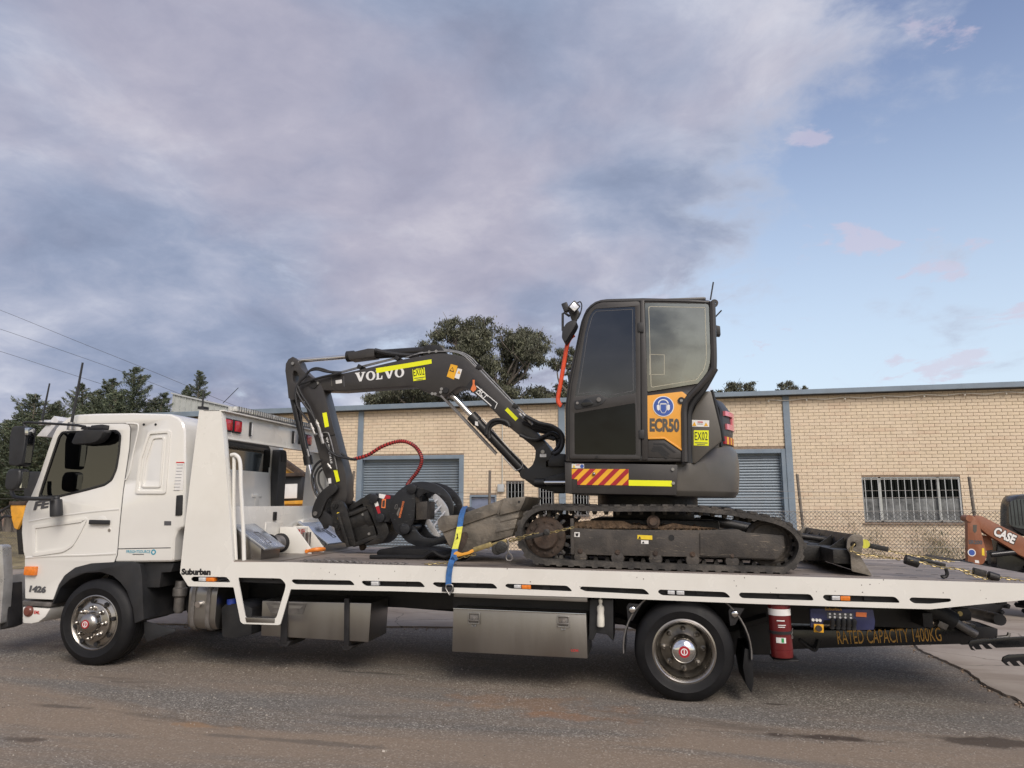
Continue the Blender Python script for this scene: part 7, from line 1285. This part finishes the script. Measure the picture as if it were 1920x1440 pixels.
c3_ = chain('lashing_chain', 'chain from the far end of the blade running back over the deck', [spline([*[(2.108,1.6,1.237),(2.221,1.6,1.199),(2.343,1.6,1.17),(2.464,1.6,1.142),(2.634,1.6,1.12),(2.802,1.6,1.088),(2.945,1.6,1.076)]], 4)], (2.3, 1.7, DK))
part('load_binder', G().beam((2.147,1.6,1.218), (2.344,1.6,1.18), .05, .05), 'worn_black', c3_, .006); part('binder_reel', G().cyl((2.118,1.55,1.231), (2.145,1.65,1.226), .045, n=14), 'strap_yellow', c3_)
# orange shackle on the winch plate
solo('shackle', G().tube(spline([(-3.60, 1.02, DK+.03), (-3.50, 1.00, DK+.05), (-3.46, 1.08, DK+.05), (-3.50, 1.18, DK+.04), (-3.58, 1.20, DK+.03)], 5), .022, 8).cyl((-3.6, .98, DK+.03), (-3.6, 1.24, DK+.03), .02, n=8), 'orange_paint', 'orange shackle lying beside the winch at the front of the deck', 'shackle', (-3.5, 1.1, DK))
# ---- fire extinguisher and hand wash bottle carried under the tray
Fe = thing('fire_extinguisher', 'red fire extinguisher with white band strapped behind the rear wheel', 'fire extinguisher', (1.032,0.1,0.382))
ax, ay = V((1.04,0.1,0.387)), V((1.031,0.1,0.81)); dd = (ay-ax); Lh = dd.length; dd.normalize()
part('cylinder', G().lathe([(0, 0), (.082, .0), (.086, .01), (.086, Lh*.14), (.083, Lh*.145), (.086, Lh*.15), (.086, Lh), (0, Lh)], ax, dd, 28), 'extinguisher_red', Fe)
part('white_band', G().lathe([(.0865, Lh*.78), (.088, Lh*.78), (.088, Lh*.90), (.0865, Lh*.90)], ax, dd, 28), 'sticker_white', Fe); part('strap', G().lathe([(.0865, Lh*.44), (.094, Lh*.44), (.094, Lh*.49), (.0865, Lh*.49)], ax, dd, 28), 'black_plastic', Fe)
def wrap(z0, z1, a0, a1, m_, nm, r_=.0885):
    u = V((1, 0, 0)); u = (u-dd*u.dot(dd)).normalized(); w_ = dd.cross(u); g = G()
    for i in range(8):
        t0, t1 = [R(a0+(a1-a0)*j/8) for j in (i, i+1)]
        g.add([ax+dd*z+(u*math.cos(t)+w_*math.sin(t))*r_ for z in (z0*Lh, z1*Lh) for t in (t0, t1)], [(0, 1, 3, 2)])
    return part(nm, g, m_, Fe)
wrap(.28, .38, 235, 285, 'sticker_white', 'label'); wrap(.29, .37, 262, 275, 'green', 'label_square', .0892); wrap(.68, .70, 245, 285, 'sticker_white', 'label'); wrap(.60, .615, 250, 290, 'sticker_white', 'label'); wrap(.565, .58, 250, 285, 'sticker_white', 'label')
part('bracket', G().prism([(0.969,0.368),(1.162,0.373),(1.162,0.36),(0.968,0.355)], .06, .3), 'chassis_black', Fe, .003); part('pin_chain', chain_links(G(), [(1.121,0.05,0.619),(1.111,0.05,0.577),(1.117,0.05,0.536)], pitch=.02, r=.0025, wl=.014, ln=.026), 'zinc', Fe, kind='stuff')
bt = thing('hand_wash_bottle', 'white plastic pump bottle in the black bracket beside the tool box', 'bottle', (-0.434,0.13,0.555)); bp_ = V((-0.432,0.13,0.555))
part('body', G().lathe([(0, 0), (.028, 0), (.033, .01), (.032, .08), (.028, .11), (.032, .14), (.030, .165), (.014, .18), (.012, .20)], bp_, (0, 0, 1), 20), 'plastic_white', bt); part('pump', G().lathe([(.012, .20), (.017, .20), (.017, .225), (.006, .228), (.006, .255), (0, .255)], bp_, (0, 0, 1), 14), 'plastic_white', bt)

# ---- orange skid steer loader parked at right, facing left
SY = 12.0
Sk = thing('skid_steer_loader', 'orange skid steer loader with black cab parked at the right edge', 'loader', ((5.105,0.711)[0], SY+.7, -.06), WF)
up_ = part('rear_upright', G().prism(rnd_poly([(4.701,1.419),(4.732,1.443),(4.816,1.404),(4.851,1.318),(4.912,0.846),(4.85,0.723),(4.639,0.689)], .03), SY, SY+.10), 'machine_orange', Sk, .008)
arm_p = [(4.797,1.435),(4.897,1.428),(5.162,1.273),(5.43,1.121),(5.891,0.859),(5.86,0.588),(5.4,0.837),(5.34,0.867),(5.263,0.943),(4.957,1.155),(4.871,1.232)]
la = part('lift_arm', G().prism(rnd_poly(arm_p, .03), SY+.02, SY+.14), 'machine_orange', Sk, .010)
text('maker_lettering', 'CASE', (5.014,1.148), (5.291,1.004), .155, SY+.0155, 'ink_black', la, .09); text('maker_lettering', 'CASE', (5.021,1.152), (5.285,1.016), .135, SY+.0135, 'sticker_white', la, .045)
text('model_lettering', 'SR200', (4.677,1.014), (4.864,1.008), .060, SY-.002, 'ink_grey', up_, .04)
decal('crest_sticker', [(4.762,1.294),(4.816,1.294),(4.803,1.201),(4.779,1.174),(4.756,1.201)], SY-.0005, 'ink_dark', up_); bx, bz = (4.708,0.89); decal('round_sticker', circle(bx, bz, .055, 20), SY-.0005, 'sticker_white', up_); decal('sticker_centre', circle(bx, bz, .042, 20), SY-.003, 'sticker_blue', up_, .001); decal('caution_label', [(4.851,0.954),(4.88,0.954),(4.877,0.846),(4.841,0.853)], SY-.0005, 'sticker_yellow', up_); decal('data_plate', [(4.741,0.783),(4.791,0.776),(4.794,0.737),(4.738,0.744)], SY-.0005, 'sticker_white', up_)
part('arm_pin', G().cyl((*[(4.72,1.388)[0], SY-.02], (4.72,1.388)[1]), ((4.72,1.388)[0], SY+.18, (4.72,1.388)[1]), .05, n=14), 'machine_orange', Sk)
cbp = rnd_poly([(5.388,1.232),(5.417,1.518),(5.444,1.641),(5.498,1.723),(5.598,1.748),(6.291,1.771),(6.214,1.077),(5.556,1.12)], .05)
sc2 = part('cab', G().prism(cbp, SY+.20, SY+.62), 'black_gloss', Sk, .03)
part('side_screen', G().prism(rnd_poly([(5.338,1.292),(5.359,1.576),(5.404,1.656),(5.5,1.671),(6.012,1.687),(5.956,1.186),(5.434,1.245)], .04), SY+.19, SY+.202), 'screen', sc2)
for i in range(18): part('screen_bar', G().box((5.372,1.56)[0]+i*.05, (5.372,1.56)[0]+i*.05+.008, SY+.183, SY+.19, (5.35,1.287)[1], (5.389,1.663)[1]), 'ink_black', sc2)
part('chassis_body', G().prism([(5.15,1.072),(6.163,1.065),(6.077,0.296),(5.109,0.354),(5.095,0.671)], SY+.18, SY+.55), 'black_gloss', Sk, .03); part('lift_ram', G().cyl((4.989,12.06,0.859), (5.328,12.06,0.901), .04, n=12), 'black_gloss', Sk); part('quick_coupler', G().prism([(4.828,1.154),(5.061,1.125),(5.07,0.925),(4.895,0.892)], SY+.16, SY+.3), 'machine_orange', Sk, .01)
for k, q in enumerate(((4.521,0.588), (5.477,0.566))): 
    wl3 = part('wheel', G().lathe([(0, .0), (.10, .01), (.20, -.03), (.22, .02), (.26, .03), (.36, .02), (.40, -.02), (.40, -.24), (.34, -.28), (0, -.28)], (q[0]+.25, SY+.05, .36), n=36), 'rubber', Sk)
    for i in range(20):
        a = 2*math.pi*i/20; part('tread_block', G().obox((q[0]+.25+.40*math.cos(a), SY+.17, .36+.40*math.sin(a)), (.05, .26, .06), (0, -a, .5)), 'rubber', wl3, .008)
part('loader_bucket', G().prism([(4.069,0.403),(4.505,0.411),(4.689,0.69),(4.639,0.766),(4.455,0.656),(4.228,0.544)], SY-.2, SY+1.6), 'worn_black', Sk, .01)
# ---- yellow backhoe loader parked beyond the truck cab
Bh = thing('backhoe_loader', 'yellow backhoe loader half hidden behind the truck cab and headboard', 'loader', ((-8.75,1.073)[0], 12.5, .1), WF)
part('boom_bracket', G().prism([(-12.002,1.58),(-11.672,1.6),(-11.67,1.4),(-11.787,1.12),(-11.862,1.15),(-11.947,1.349)], 12, 12.25), 'machine_yellow', Bh, .012); part('control_tower', G().prism([(-11.836,2.218),(-11.479,2.215),(-11.403,1.61),(-11.756,1.61)], 12.05, 12.4), 'black_plastic', Bh, .02); part('kingpost', G().prism([(-11.862,1.15),(-11.611,1.4),(-11.493,0.659),(-11.749,0.656)], 12.05, 12.3), 'worn_black', Bh, .012)
part('boom_hose', G().tube(spline([(-11.988,12,1.57),(-12.122,12,1.499),(-12.252,12,1.398),(-12.367,12,1.197)], 4), .022, 7), 'hose_black', Bh); part('boom_hose', G().tube(spline([(-11.935,12,1.349),(-12.081,12,1.369),(-12.19,12,1.298),(-12.323,12,1.047)], 4), .022, 7), 'hose_black', Bh); part('pin_row', G().box((-12.016,1.6)[0], (-11.661,1.6)[0], 11.98, 12.26, (-11.871,1.58)[1], (-11.88,1.65)[1]), 'rusty', Bh, .01)
part('main_body', G().prism([(-11.82,1.703),(-6.221,1.791),(-6.185,1.505),(-6.164,0.705),(-11.672,0.537)], 12.3, 13.5), 'machine_yellow', Bh, .03)
part('engine_cover', G().prism([(-6.572,2.098),(-6.125,2.104),(-6.102,1.666),(-6.547,1.657)], 12.2, 12.6), 'black_plastic', Bh, .02); part('white_panel', G().prism([(-6.512,1.953),(-6.2,1.961),(-6.197,1.704),(-6.497,1.695)], 12.185, 12.20), 'sticker_white', Bh, .003); part('loader_arm', G().beam((-6.624,12.3,2.423), (-6.112,12.3,2.098), .12, .10), 'rusty', Bh, .008); part('loader_arm', G().beam((-6.891,12.4,2.413), (-6.328,12.4,2.074), .10, .09), 'machine_yellow', Bh, .008); part('arm_base', G().prism([(-6.585,2.136),(-6.107,2.161),(-6.103,2.094),(-6.582,2.088)], 12.1, 12.5), 'rusty', Bh, .008); part('step_plate', G().prism([(-6.509,1.647),(-6.016,1.666),(-6.012,1.6),(-6.506,1.591)], 12.1, 12.4), 'machine_yellow', Bh, .006)
for q in (120, 430): part('wheel', G().lathe([(0, .0), (.2, .02), (.26, -.02), (.30, .02), (.42, .02), (.48, -.03), (.48, -.3), (0, -.3)], (((-10.699,0.573)[0] if q == 120 else (-7.333,0.618)[0]), 12.25, .6), n=36), 'rubber', Bh)
